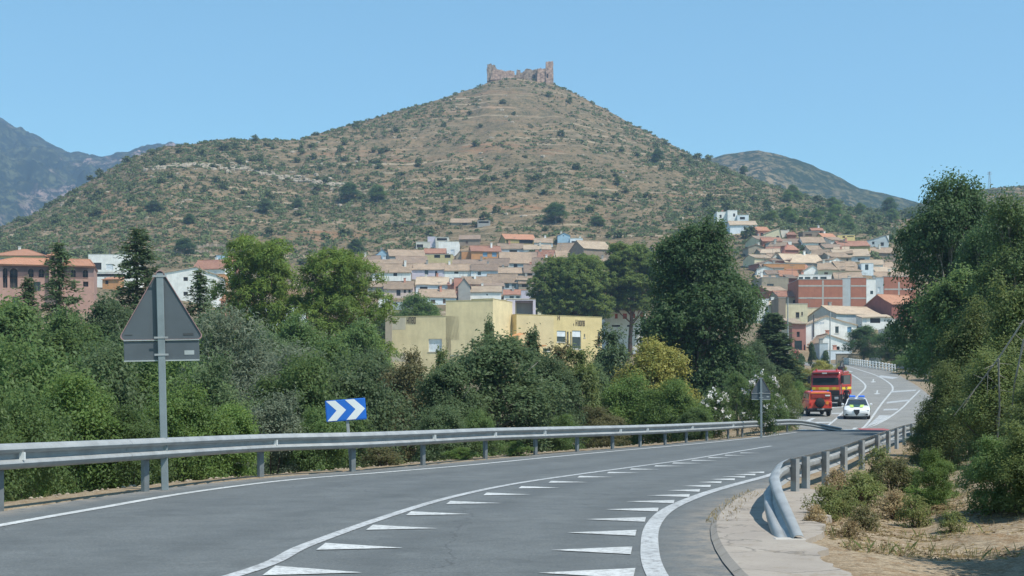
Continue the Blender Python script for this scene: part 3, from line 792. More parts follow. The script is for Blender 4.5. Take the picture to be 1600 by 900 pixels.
ruin('tower', [(408, 455), (408, 280), (425, 281), (440, 271), (475, 283), (492, 290), (503, 314), (520, 455)], 845.5, 850.5, M_STONEW)
ruin('wall', [(440, 450), (470, 345), (520, 340), (575, 350), (640, 352), (690, 358), (690, 440)], 843.8, 845.2, M_STONEP)
ruin('wall', [(500, 440), (504, 312), (545, 330), (560, 338), (620, 344), (678, 349), (684, 372), (716, 376), (716, 440)], 848.0, 849.5, M_STONEW)
ruin('wall', [(715, 440), (715, 322), (752, 320), (755, 350), (775, 350), (800, 320), (830, 315), (830, 440)], 849.5, 851.0, M_STONEW)
ruin('wall', [(800, 460), (806, 330), (840, 326), (860, 328), (905, 334), (912, 326), (940, 326), (940, 480)], 846.0, 847.3, M_STONEW, [(878, 382, 906, 425)])
ruin('wall', [(925, 490), (928, 330), (965, 322), (990, 332), (1016, 336), (1022, 490)], 844.0, 846.5, M_STONEP)
ruin('tower', [(1016, 495), (1017, 262), (1040, 263), (1045, 254), (1060, 262), (1078, 256), (1091, 256), (1098, 495)], 843.5, 848.8, M_STONEP, [(1025, 385, 1042, 430)])
ruin('wall', [(560, 440), (566, 352), (700, 356), (760, 340), (1000, 330), (1000, 460)], 857.0, 858.5, M_STONEW)

# ----------------------------------------------------------------------------
# vehicles
M_TYRE = mat('tyre_rubber', (.02, .02, .021), .85); M_RIM = mat('wheel_rim', (.35, .36, .37), .4, .7); M_BLACK = mat('black_plastic', (.022, .023, .025), .55)
M_CARW = mat('car_white', (.72, .73, .74), .35, 0, .03, 1, coat=.6); M_CARR = mat('fire_red', (.62, .055, .028), .38, 0, .06, 1, coat=.5); M_CARG = mat('dark_green', (.02, .075, .05), .4, 0, .03)
M_ORANGE = mat('orange_stripe', (.78, .24, .03), .5); M_YELLOW = mat('yellow_stripe', (.75, .55, .04), .5); M_BEACON = mat('blue_beacon', (.03, .18, .85), .25); M_LAMP = mat('headlamp_glass', (.40, .43, .46), .10)
M_TAIL = mat('tail_lamp', (.45, .02, .02), .25); M_FLUO = mat('fluorescent_green', (.45, .62, .12), .5); M_CHROME = mat('chrome', (.55, .56, .57), .25, .9); M_WIND = mat('car_glass', (.025, .035, .04), .06, 0, .05); M_PLATE = mat('number_plate', (.6, .6, .58), .5)


def wheel(parent, x, y, r, w):
    hub = bpy.data.objects.new('wheel', None); COL.objects.link(hub); hub.parent = parent; hub.location = (x, y, r)
    mb = MB(); mb.lathe_x([(-w / 2, r * .62), (-w / 2, r * .9), (-w * .38, r * .985), (0, r), (w * .38, r * .985), (w / 2, r * .9), (w / 2, r * .62)], 24); mb.build('tyre', M_TYRE, hub, smooth=R(40))
    mb = MB(); s = 1 if x > 0 else -1
    mb.lathe_x([(-w * .42, r * .62), (s * w * .30, r * .62), (s * w * .44, r * .58), (s * w * .30, r * .45), (s * w * .33, r * .18), (s * w * .46, r * .12), (s * w * .46, .001)] if s > 0 else [(w * .42, r * .62), (-w * .30, r * .62), (-w * .44, r * .58), (-w * .30, r * .45), (-w * .33, r * .18), (-w * .46, r * .12), (-w * .46, .001)], 20)
    mb.build('rim', M_RIM, hub, smooth=R(40))


def ring(y, hw, z0, z1, n=20, e=.34, tuck=.0):
    out = []
    for i in range(n):
        a = 2 * math.pi * (i + .5) / n; c, s = math.cos(a), math.sin(a)
        x = hw * math.copysign(abs(c) ** e, c); z = (z0 + z1) / 2 + (z1 - z0) / 2 * math.copysign(abs(s) ** e, s)
        out.append((x * (1 - tuck * max(0, (z - z0) / max(z1 - z0, 1e-6) - .5)), y, z))
    return out


# white police car, front to -y
gx, gy = gv((1343, 655.5)); gy += 2.2
X0, Y0 = gx + .35, gy
pc = empty('police_car', (X0, Y0, float(road_z(Y0))), R(-14), 'white police car with blue roof lights driving down the middle lane', 'car')
slope = math.atan2(float(road_z(Y0 + 2) - road_z(Y0 - 2)), 4.0); pc.rotation_euler = (slope, 0, R(-14))
mb = MB(); mb.loft([ring(-2.34, .60, .36, .60), ring(-2.27, .80, .24, .70), ring(-2.05, .90, .2, .80), ring(-1.5, .93, .2, .91), ring(-.85, .935, .2, .97, tuck=.05), ring(.2, .935, .2, .99, tuck=.08), ring(1.2, .935, .2, 1.02, tuck=.1), ring(1.85, .90, .24, 1.06, tuck=.1), ring(2.2, .80, .3, 1.02, tuck=.1), ring(2.32, .66, .4, .92)])
body = mb.build('body', M_CARW, pc, smooth=R(42))
mb = MB(); mb.loft([ring(-.98, .78, .88, .97, e=.5), ring(-.55, .77, .90, 1.16, e=.45, tuck=.2), ring(-.05, .74, .90, 1.37, e=.4, tuck=.3), ring(.4, .74, .90, 1.42, e=.4, tuck=.3), ring(1.0, .73, .92, 1.40, e=.4, tuck=.3), ring(1.6, .70, .95, 1.24, e=.45, tuck=.2), ring(2.0, .66, 1.0, 1.06, e=.5)])
mb.build('window', M_WIND, pc, smooth=R(42))
mb = MB(); mb.loft([ring(-.12, .56, 1.35, 1.385, e=.5), ring(.2, .58, 1.38, 1.43, e=.5), ring(.6, .585, 1.39, 1.445, e=.5), ring(1.05, .575, 1.37, 1.42, e=.5), ring(1.3, .55, 1.31, 1.36, e=.5)]); mb.build('roof', M_CARW, pc, smooth=R(42))
for s in (-1, 1):
    mb = MB(); mb.tube([(s * .80, -.95, .93), (s * .62, -.10, 1.37)], .035, 6); mb.build('pillar', M_CARW, pc); mb = MB(); mb.tube([(s * .585, 1.25, 1.34), (s * .72, 1.95, 1.05)], .06, 6); mb.build('pillar', M_CARW, pc)
    wheel(pc, s * .82, -1.45, .33, .22); wheel(pc, s * .82, 1.4, .33, .22)
    mb = MB(); mb.rbox(min(s * .30, s * .78), max(s * .30, s * .78), -2.325, -2.2, .30, .43, .03, 1); mb.build('air_intake', M_BLACK, pc)
    mb = MB(); mb.rbox(min(s * .90, s * 1.08), max(s * .90, s * 1.08), -.70, -.55, .95, 1.09, .04, 2); mb.build('mirror', M_CARW, pc)
    mb = MB(); mb.quad((s * .20, -1.9, .850), (s * .42, -1.9, .845), (s * .52, -1.0, .985), (s * .26, -1.0, .987)); o = mb.build('hood_stripe', M_FLUO, body); o.location.z = .014
    mb = MB(); mb.rbox(min(s * .10, s * .55), max(s * .10, s * .55), -.06, .30, 1.46, 1.62, .04, 2); lb = mb.build('light_bar', M_BEACON, pc)
    mb = MB(); mb.box(min(s * .14, s * .5), max(s * .14, s * .5), -.085, -.064, 1.465, 1.52); mb.build('lamp', M_LAMP, lb)
    mb = MB()
    for i in range(7):
        y = -.8 + i * .4; mb.rbox(s * .938 - .012, s * .938 + .012, y, y + .3, .45, .82, .004, 1, i % 2)
    mb.build('side_marking', [M_CARG, M_FLUO], body)
    mb = MB(); mb.rbox(min(s * .5, s * .82), max(s * .5, s * .82), 2.16, 2.33, .78, .92, .02, 1); mb.build('tail_light', M_TAIL, pc)
mb = MB(); mb.quad((-.20, -1.75, .885), (.20, -1.75, .885), (.26, -1.0, .99), (-.26, -1.0, .99)); o = mb.build('hood_panel', M_CARG, body); o.location.z = .014
mb = MB(); mb.prism([(-.20, .70), (.20, .70), (.17, .50), (0, .29), (-.17, .50)], -2.37, -2.25); g = mb.build('grille', M_BLACK, pc)
mb = MB(); mb.tube([(-.21, -2.37, .71), (.21, -2.37, .71), (.18, -2.375, .5), (0, -2.36, .28), (-.18, -2.375, .5), (-.21, -2.37, .71)], .014, 5); mb.build('surround', M_CHROME, g)
mb = MB(); mb.rbox(.28, .72, -2.36, -2.33, .40, .50, .01, 1); mb.build('number_plate', M_PLATE, pc)
mb = MB(); mb.rbox(-.80, .80, -2.27, -2.0, .17, .24, .02, 1); mb.build('front_splitter', M_BLACK, pc)
mb = MB(); mb.box(-.66, .66, -.985, -.93, .955, .985); mb.build('wiper_cowl', M_BLACK, pc)
for s in (-1, 1):
    mb = MB(); mb.rbox(min(s * .50, s * .84), max(s * .50, s * .84), -2.285, -2.12, .60, .70, .03, 2); mb.build('headlight', M_LAMP, pc)

# red off-road car, tail to -y
gx, gy = gv((1275.5, 650.5)); Y0 = gy + 1.6; X0 = gx + .25
oc = empty('offroad_car', (X0, Y0, float(road_z(Y0))), R(-1), 'red off-road fire car with a black spare wheel on its back door', 'car')
slope = math.atan2(float(road_z(Y0 + 2) - road_z(Y0 - 2)), 4.0); oc.rotation_euler = (slope, 0, R(-1))
HW = .86
mb = MB(); mb.loft([ring(-1.95, HW * .97, .55, 1.14, e=.22), ring(-1.9, HW, .5, 1.18, e=.2), ring(.9, HW, .5, 1.18, e=.2), ring(1.0, HW * .97, .5, 1.14, e=.2), ring(1.95, HW * .93, .52, 1.08, e=.22), ring(2.05, HW * .88, .58, 1.0, e=.25)])
body = mb.build('body', M_CARR, oc, smooth=R(40))
mb = MB(); mb.loft([ring(-1.93, HW * .96, 1.12, 1.80, e=.2, tuck=.12), ring(-1.80, HW * .97, 1.12, 1.84, e=.2, tuck=.12), ring(.1, HW * .97, 1.12, 1.85, e=.2, tuck=.12), ring(.35, HW * .96, 1.12, 1.80, e=.2, tuck=.12), ring(.85, HW * .93, 1.10, 1.20, e=.3)])
cab = mb.build('cabin', M_CARR, oc, smooth=R(40))
mb = MB(); mb.rbox(-.70, .70, -1.965, -1.92, 1.34, 1.68, .04, 2); mb.build('rear_window', mat('rear_glass_red', (.30, .035, .03), .25), oc)
mb = MB(); mb.rbox(-.70, .70, -1.985, -1.93, 1.70, 1.775, .01, 1); mb.build('stripe', M_ORANGE, cab)
for s in (-1, 1):
    for (a, b) in ((-1.7, -.75), (-.6, .2)):
        mb = MB(); mb.rbox(s * .815 - .02, s * .815 + .02, a, b, 1.28, 1.66, .015, 1); mb.build('side_window', M_WIND, oc)
    wheel(oc, s * .76, -1.15, .37, .23); wheel(oc, s * .76, 1.25, .37, .23)
    mb = MB(); mb.rbox(s * .74 - .07, s * .74 + .07, -1.98, -1.9, .82, 1.02, .015, 1); mb.build('tail_light', M_TAIL, oc)
    mb = MB(); mb.rbox(s * .6 - .06, s * .6 + .06, -1.72, -1.6, 1.85, 1.95, .02, 2); mb.build('beacon', M_BEACON, oc)
    mb = MB(); mb.rbox(min(s * .86, s * 1.02), max(s * .86, s * 1.02), .55, .66, 1.16, 1.36, .02, 1); mb.build('mirror', M_BLACK, oc)
mb = MB(); mb.rbox(-.84, .84, -2.06, -1.9, .46, .62, .03, 2); mb.build('bumper', M_BLACK, oc)
mb = MB(); mb.box(-.82, .82, -1.8, 1.9, .34, .52); mb.build('chassis', M_BLACK, oc)
mb = MB(); mb.lathe_x([(-.11, .001), (-.11, .30), (-.07, .355), (.07, .355), (.10, .30), (.10, .001)], 24, 0, Matrix.Translation((-.06, -2.09, 1.02)) @ Matrix.Rotation(R(90), 4, 'Z')); mb.build('spare_wheel', M_TYRE, oc, smooth=R(40))
mb = MB(); mb.rbox(-.26, .26, -2.085, -2.06, .49, .60, .01, 1); mb.build('number_plate', mat('plate_dirty', (.35, .35, .34), .6), oc)
mb = MB(); mb.rbox(.34, .70, -1.99, -1.95, 1.50, 1.60, .01, 1); mb.build('white_panel', M_PLATE, cab)
mb = MB(); mb.lathe_x([(0, .001), (0, .13), (.012, .13), (.012, .001)], 16, 0, Matrix.Translation((.50, -1.975, 1.02)) @ Matrix.Rotation(R(90), 4, 'Z')); mb.build('emblem', M_ORANGE, body)

# red fire truck, cab front to -y
gx, gy = gv((1291, 636)); Y0 = gy + 1.3; X0 = gx + .42
tk = empty('fire_truck', (X0, Y0, float(road_z(Y0))), R(-20), 'red fire truck with a yellow stripe and its driver door standing open', 'truck')
slope = math.atan2(float(road_z(Y0 + 4) - road_z(Y0 - 2)), 6.0); tk.rotation_euler = (slope, 0, R(-20))
mb = MB(); mb.loft([ring(-1.30, 1.17, 1.02, 1.75, e=.16), ring(-1.24, 1.22, .98, 1.9, e=.16), ring(-1.12, 1.23, .98, 2.75, e=.16, tuck=.03), ring(-.95, 1.23, .98, 3.0, e=.16, tuck=.05), ring(-.6, 1.23, .98, 3.08, e=.16, tuck=.06), ring(.75, 1.23, .98, 3.08, e=.16, tuck=.06), ring(.82, 1.2, 1.0, 3.0, e=.16, tuck=.06)])
M_TRUCK = mat('truck_red', (.40, .035, .03), .38, 0, .06, 1, coat=.5)
cab = mb.build('cab', M_TRUCK, tk, smooth=R(40))
mb = MB(); mb.add([(-1.08, -1.275, 1.86), (1.08, -1.275, 1.86), (1.03, -1.10, 2.78), (-1.03, -1.10, 2.78), (-1.08, -1.2, 1.86), (1.08, -1.2, 1.86), (1.03, -1.0, 2.78), (-1.03, -1.0, 2.78)], [(0, 1, 2, 3), (0, 3, 7, 4), (1, 5, 6, 2), (3, 2, 6, 7), (0, 4, 5, 1)]); mb.build('windscreen', M_WIND, tk)
mb = MB(); mb.rbox(-1.1, 1.1, -1.34, -1.05, 2.78, 2.93, .03, 1); mb.build('sun_visor', mat('visor_dark', (.10, .03, .03), .5), tk)
mb = MB(); mb.box(-.28, .12, -1.36, -1.342, 2.80, 2.91); mb.build('roof_sign', M_PLATE, tk)
mb = MB()
for k in range(8):
    x0 = -1.12 + k * .28; mb.box(x0, x0 + .28, -1.315, -1.295, 1.46, 1.68, k % 2 if k not in (3, 4) else 0)
mb.build('stripe', [M_YELLOW, M_ORANGE], cab)
mb = MB(); mb.rbox(-1.15, 1.15, -1.335, -1.29, 1.0, 1.40, .02, 1); mb.build('grille', M_BLACK, tk)
mb = MB(); mb.rbox(-1.22, 1.22, -1.44, -1.15, .42, .98, .05, 2); bp_ = mb.build('bumper', M_BLACK, tk)
mb = MB(); mb.rbox(-.28, .28, -1.465, -1.442, .55, .67, .01, 1); mb.build('number_plate', M_PLATE, bp_)
for s in (-1, 1):
    mb = MB(); mb.rbox(s * .90 - .17, s * .90 + .17, -1.475, -1.40, .66, .86, .03, 2); mb.build('headlight', M_LAMP, tk)
    wheel(tk, s * 1.05, -.25, .50, .32); wheel(tk, s * 1.05, 3.2, .50, .32)
    mb = MB(); mb.rbox(min(s * 1.27, s * 1.5), max(s * 1.27, s * 1.5), -1.28, -1.15, 2.0, 2.65, .03, 1); mb.tube([(s * 1.2, -1.05, 2.7), (s * 1.4, -1.2, 2.72)], .025, 5); mb.build('mirror', M_BLACK, tk)
    mb = MB(); mb.lathe_x([(0, .001), (0, .09), (.14, .08), (.16, .001)], 10, 0, Matrix.Translation((s * .85, -.6, 3.05)) @ Matrix.Rotation(R(-90), 4, 'Y')); mb.build('beacon', mat('red_beacon', (.4, .06, .05), .3), tk)
    mb = MB(); mb.rbox(s * 1.235 - .015, s * 1.235 + .015, -.95, .35, 1.9, 2.65, .01, 1); mb.build('side_window', M_WIND, tk)
# open door (viewer's right side)
MD = Matrix.Translation((1.25, -.98, 0)) @ Matrix.Rotation(R(-38), 4, 'Z')
mb = MB(); mb.rbox(0.0, .05, .02, 1.15, 1.05, 1.88, .02, 1, 0, MD)
for (a, b, c, d) in ((.02, .10, 1.88, 2.72), (1.06, 1.15, 1.88, 2.72), (.02, 1.15, 2.66, 2.74)): mb.box(.0, .05, a, b, c, d, 0, MD)
dr_ = mb.build('door', M_TRUCK, tk)
mb = MB(); mb.box(.015, .035, .10, 1.06, 1.88, 2.66, 0, MD); mb.build('pane', mat('door_glass', (.10, .11, .11), .1), dr_)
mb = MB(); mb.box(-.012, .062, .05, 1.12, 1.46, 1.66, 0, MD); mb.build('stripe', M_YELLOW, dr_)
mb = MB(); mb.box(-1.15, 1.15, -1.0, 4.6, .55, .95); mb.build('chassis', M_BLACK, tk)
mb = MB(); mb.rbox(-1.24, 1.24, 1.15, 4.7, 1.0, 2.85, .06, 2); bx_ = mb.build('rear_body', M_TRUCK, tk)
mb = MB()
for s in (-1, 1):
    for k in range(3): mb.rbox(s * 1.245 - .02, s * 1.245 + .02, 1.3 + k * 1.1, 2.3 + k * 1.1, 1.15, 2.6, .01, 1)
mb.build('shutter', mat('shutter_alloy', (.42, .43, .44), .4, .6), bx_)
mb = MB(); mb.box(-1.262, -1.255, 1.2, 4.6, 1.0, 1.12); mb.box(1.255, 1.262, 1.2, 4.6, 1.0, 1.12); mb.build('stripe', M_YELLOW, bx_)
mb = MB(); mb.tube([(.95, 1.0, 1.2), (.95, 1.0, 3.0), (1.05, 1.3, 3.55), (1.0, 3.2, 3.2)], [.2, .18, .15, .10], 8); mb.rbox(.72, 1.2, .85, 1.2, 2.6, 3.35, .04, 1); mb.build('crane_arm', mat('crane_dark', (.04, .045, .05), .5), tk)

# person beside the truck
def person(x, y, z, rz, label):
    J = {'pel': (0, 0, .95), 'ab': (0, .01, 1.10), 'ch': (0, .02, 1.32), 'nk': (0, .01, 1.47), 'hd0': (0, -.005, 1.56), 'hd': (0, -.02, 1.66), 'ht': (0, -.01, 1.745)}
    rad = {'pel': (.155, .115), 'ab': (.145, .105), 'ch': (.175, .115), 'nk': (.062, .062), 'hd0': (.068, .075), 'hd': (.082, .10), 'ht': (.055, .065)}
    E = [('pel', 'ab'), ('ab', 'ch'), ('ch', 'nk'), ('nk', 'hd0'), ('hd0', 'hd'), ('hd', 'ht')]
    for s, k in ((-1, 'r'), (1, 'l')):
        J.update({'sh' + k: (s * .19, .02, 1.41), 'el' + k: (s * .26, .05, 1.14), 'wr' + k: (s * .24, -.07, .92), 'pa' + k: (s * .235, -.09, .85)})
        rad.update({'sh' + k: (.062, .065), 'el' + k: (.047, .047), 'wr' + k: (.034, .030), 'pa' + k: (.040, .022)})
        E += [('ch', 'sh' + k), ('sh' + k, 'el' + k), ('el' + k, 'wr' + k), ('wr' + k, 'pa' + k)]
        J.update({'hp' + k: (s * .095, 0, .88), 'kn' + k: (s * .11, -.015 * s, .49), 'an' + k: (s * .12, .03, .09), 'to' + k: (s * .14, -.15, .045)})
        rad.update({'hp' + k: (.092, .10), 'kn' + k: (.062, .066), 'an' + k: (.048, .055), 'to' + k: (.042, .036)})
        E += [('pel', 'hp' + k), ('hp' + k, 'kn' + k), ('kn' + k, 'an' + k), ('an' + k, 'to' + k)]
        for i, (dx, ln) in enumerate(((-.026, .072), (-.009, .082), (.009, .078), (.025, .062))):
            a = f'f{i}a{k}'; b = f'f{i}b{k}'
            J[a] = (s * .235 + dx * .4, -.10 + dx, .815); J[b] = (s * .228, -.115 + dx * 1.1, .815 - ln); rad[a] = (.010, .010); rad[b] = (.008, .008); E += [('pa' + k, a), (a, b)]
        J['th' + k] = (s * .21, -.135, .81); rad['th' + k] = (.010, .010); E.append(('pa' + k, 'th' + k))
    names = list(J); me = bpy.data.meshes.new('person'); me.from_pydata([J[n] for n in names], [(names.index(a), names.index(b)) for a, b in E], [])
    o = bpy.data.objects.new('person', me); COL.objects.link(o)
    o.modifiers.new('skin', 'SKIN'); o.modifiers.new('sub', 'SUBSURF').render_levels = 2; o.modifiers['sub'].levels = 2
    for i, n in enumerate(names):
        sv = me.skin_vertices[0].data[i]; sv.radius = rad[n]; sv.use_root = (n == 'pel')
    dg = bpy.context.evaluated_depsgraph_get(); m2 = bpy.data.meshes.new_from_object(o.evaluated_get(dg))
    o.modifiers.clear(); o.data = m2
    for m in (mat('uniform_dark', (.022, .026, .035), .85, 0, .2, 8), mat('skin', (.42, .24, .16), .6), mat('boots', (.015, .014, .014), .5), mat('trousers_dark', (.018, .020, .026), .85, 0, .2, 8)): m2.materials.append(m)
    for p in m2.polygons:
        c = p.center; p.use_smooth = True
        p.material_index = 1 if c.z > 1.475 or (c.z < .90 and abs(c.x) > .175 and c.z > .68) else 2 if c.z < .14 else 3 if c.z < .98 else 0
    o.location = (x, y, z); o.rotation_euler = (0, 0, rz); tag(o, label, 'person')
    mb = MB(); bm = bmesh.new(); bmesh.ops.create_uvsphere(bm, u_segments=14, v_segments=10, radius=1)
    bm.verts.index_update()
    keep = [f for f in bm.faces if f.calc_center_median().z > -.15 and not (f.calc_center_median().y < -.35 and f.calc_center_median().z < .45)]
    mb.add([Vector((v.co.x * .092, v.co.y * .112, v.co.z * .105)) + Vector((0, -.012, 1.675)) for v in bm.verts], [[v.index for v in f.verts] for f in keep]); bm.free()
    mb.build('hair', mat('hair_dark', (.02, .015, .012), .7), o, smooth=True)
    mb = MB(); mb.prism([(-.014, 1.615), (.014, 1.615), (.008, 1.66), (-.008, 1.66)], -.135, -.09); mb.build('nose', MATS['skin'], o, smooth=True)
    mb = MB()
    for s in (-1, 1): mb.box(s * .033 - .014, s * .033 + .014, -.120, -.105, 1.657, 1.668); mb.box(s * .086 - .008, s * .086 + .008, -.02, .015, 1.63, 1.69)
    mb.build('eyes', MATS['hair_dark'], o)
    mb = MB(); mb.box(-.17, .17, -.122, .128, .985, 1.03); mb.build('belt', MATS['boots'], o)
    return o


gx, gy = gv((1322.5, 637)); person(gx, gy, float(road_z(gy)) - .0, R(-35), 'person in dark uniform standing beside the open door of the red truck')

# ----------------------------------------------------------------------------
# houses
PANE = {'dark': M_DARK, 'glass': M_GLASS, 'blind': M_BLIND, 'blue': M_BLUEDOOR, 'brown': M_BROWNDOOR, 'red': M_REDSHUT}


def facade(mb, x0, x1, z0, z1, holes, y, dep=.16, mi=0, top=None):
    holes = [(h[0], h[1], max(h[2], z0), min(h[3], z1)) for h in holes if h[3] > z0 and h[2] < z1]
    xs = sorted({x0, x1, *[h[0] for h in holes], *[h[1] for h in holes]}); zs = sorted({z0, z1, *[h[2] for h in holes], *[h[3] for h in holes]})
    for a, b in zip(xs[:-1], xs[1:]):
        for c, d in zip(zs[:-1], zs[1:]):
            mx, mz = (a + b) / 2, (c + d) / 2
            if any(h[0] < mx < h[1] and h[2] < mz < h[3] for h in holes): continue
            mb.quad((a, y, c), (b, y, c), (b, y, d), (a, y, d), mi)
    for h in holes:
        a, b, c, d = h[:4]
        mb.quad((a, y, c), (a, y, d), (a, y + dep, d), (a, y + dep, c), mi); mb.quad((b, y, c), (b, y + dep, c), (b, y + dep, d), (b, y, d), mi)
        mb.quad((a, y, c), (a, y + dep, c), (b, y + dep, c), (b, y, c), mi); mb.quad((a, y, d), (b, y, d), (b, y + dep, d), (a, y + dep, d), mi)


def window(parent, a, b, c, d, y, kind, big=False):
    """pane set back in the wall, frame bars before it"""
    dep = .16
    mb = MB(); mb.box(a - .02, b + .02, y + dep - .03, y + dep + .02, c - .02, d + .02); w = mb.build('window', PANE[kind], parent, fix=False)
    if big and kind in ('glass', 'dark', 'blind'):
        f = MB(); t = .06; yy0, yy1 = y + .07, y + dep - .035
        f.box(a + .003, a + t, yy0, yy1, c + .003, d - .003); f.box(b - t, b - .003, yy0, yy1, c + .003, d - .003); f.box(a + t, b - t, yy0, yy1, c + .003, c + t); f.box(a + t, b - t, yy0, yy1, d - t, d - .003)
        if b - a > .8: f.box((a + b) / 2 - t / 2, (a + b) / 2 + t / 2, yy0 + .01, yy1 - .004, c + t, d - t)
        f.build('frame', M_FRAMEW if kind == 'glass' else M_FRAMEB, w, fix=False)
        s = MB(); s.box(a - .08, b + .08, y - .07, y + .03, c - .08, c - .003); s.build('sill', M_CONC, w, fix=False)
    return w


def slab(mb, A, B, th, nseg, rr, sag=.085):
    """A: two eave points, B: two ridge points; tiled slope of thickness th"""
    a0, a1 = Vector(A[0]), Vector(A[1]); b0, b1 = Vector(B[0]), Vector(B[1]); top = []
    for k in range(nseg + 1):
        t = k / nseg; j = rr.uniform(-sag, sag)
        top.append((a0.lerp(a1, t) + Vector((0, 0, j)), (a0.lerp(a1, t).lerp(b0.lerp(b1, t), .5)) + Vector((0, 0, rr.uniform(-sag, sag) - sag)), b0.lerp(b1, t) + Vector((0, 0, j))))
    D = Vector((0, 0, th))
    for p, q in zip(top[:-1], top[1:]):
        for i in range(2):
            mb.quad(p[i], q[i], q[i + 1], p[i + 1]); mb.quad(p[i] - D, p[i + 1] - D, q[i + 1] - D, q[i] - D)
        mb.quad(p[0], p[0] - D, q[0] - D, q[0]); mb.quad(p[2], q[2], q[2] - D, p[2] - D)
    for e in (top[0], top[-1]):
        for i in range(2): mb.quad(e[i], e[i + 1], e[i + 1] - D, e[i] - D)


HN = [0]


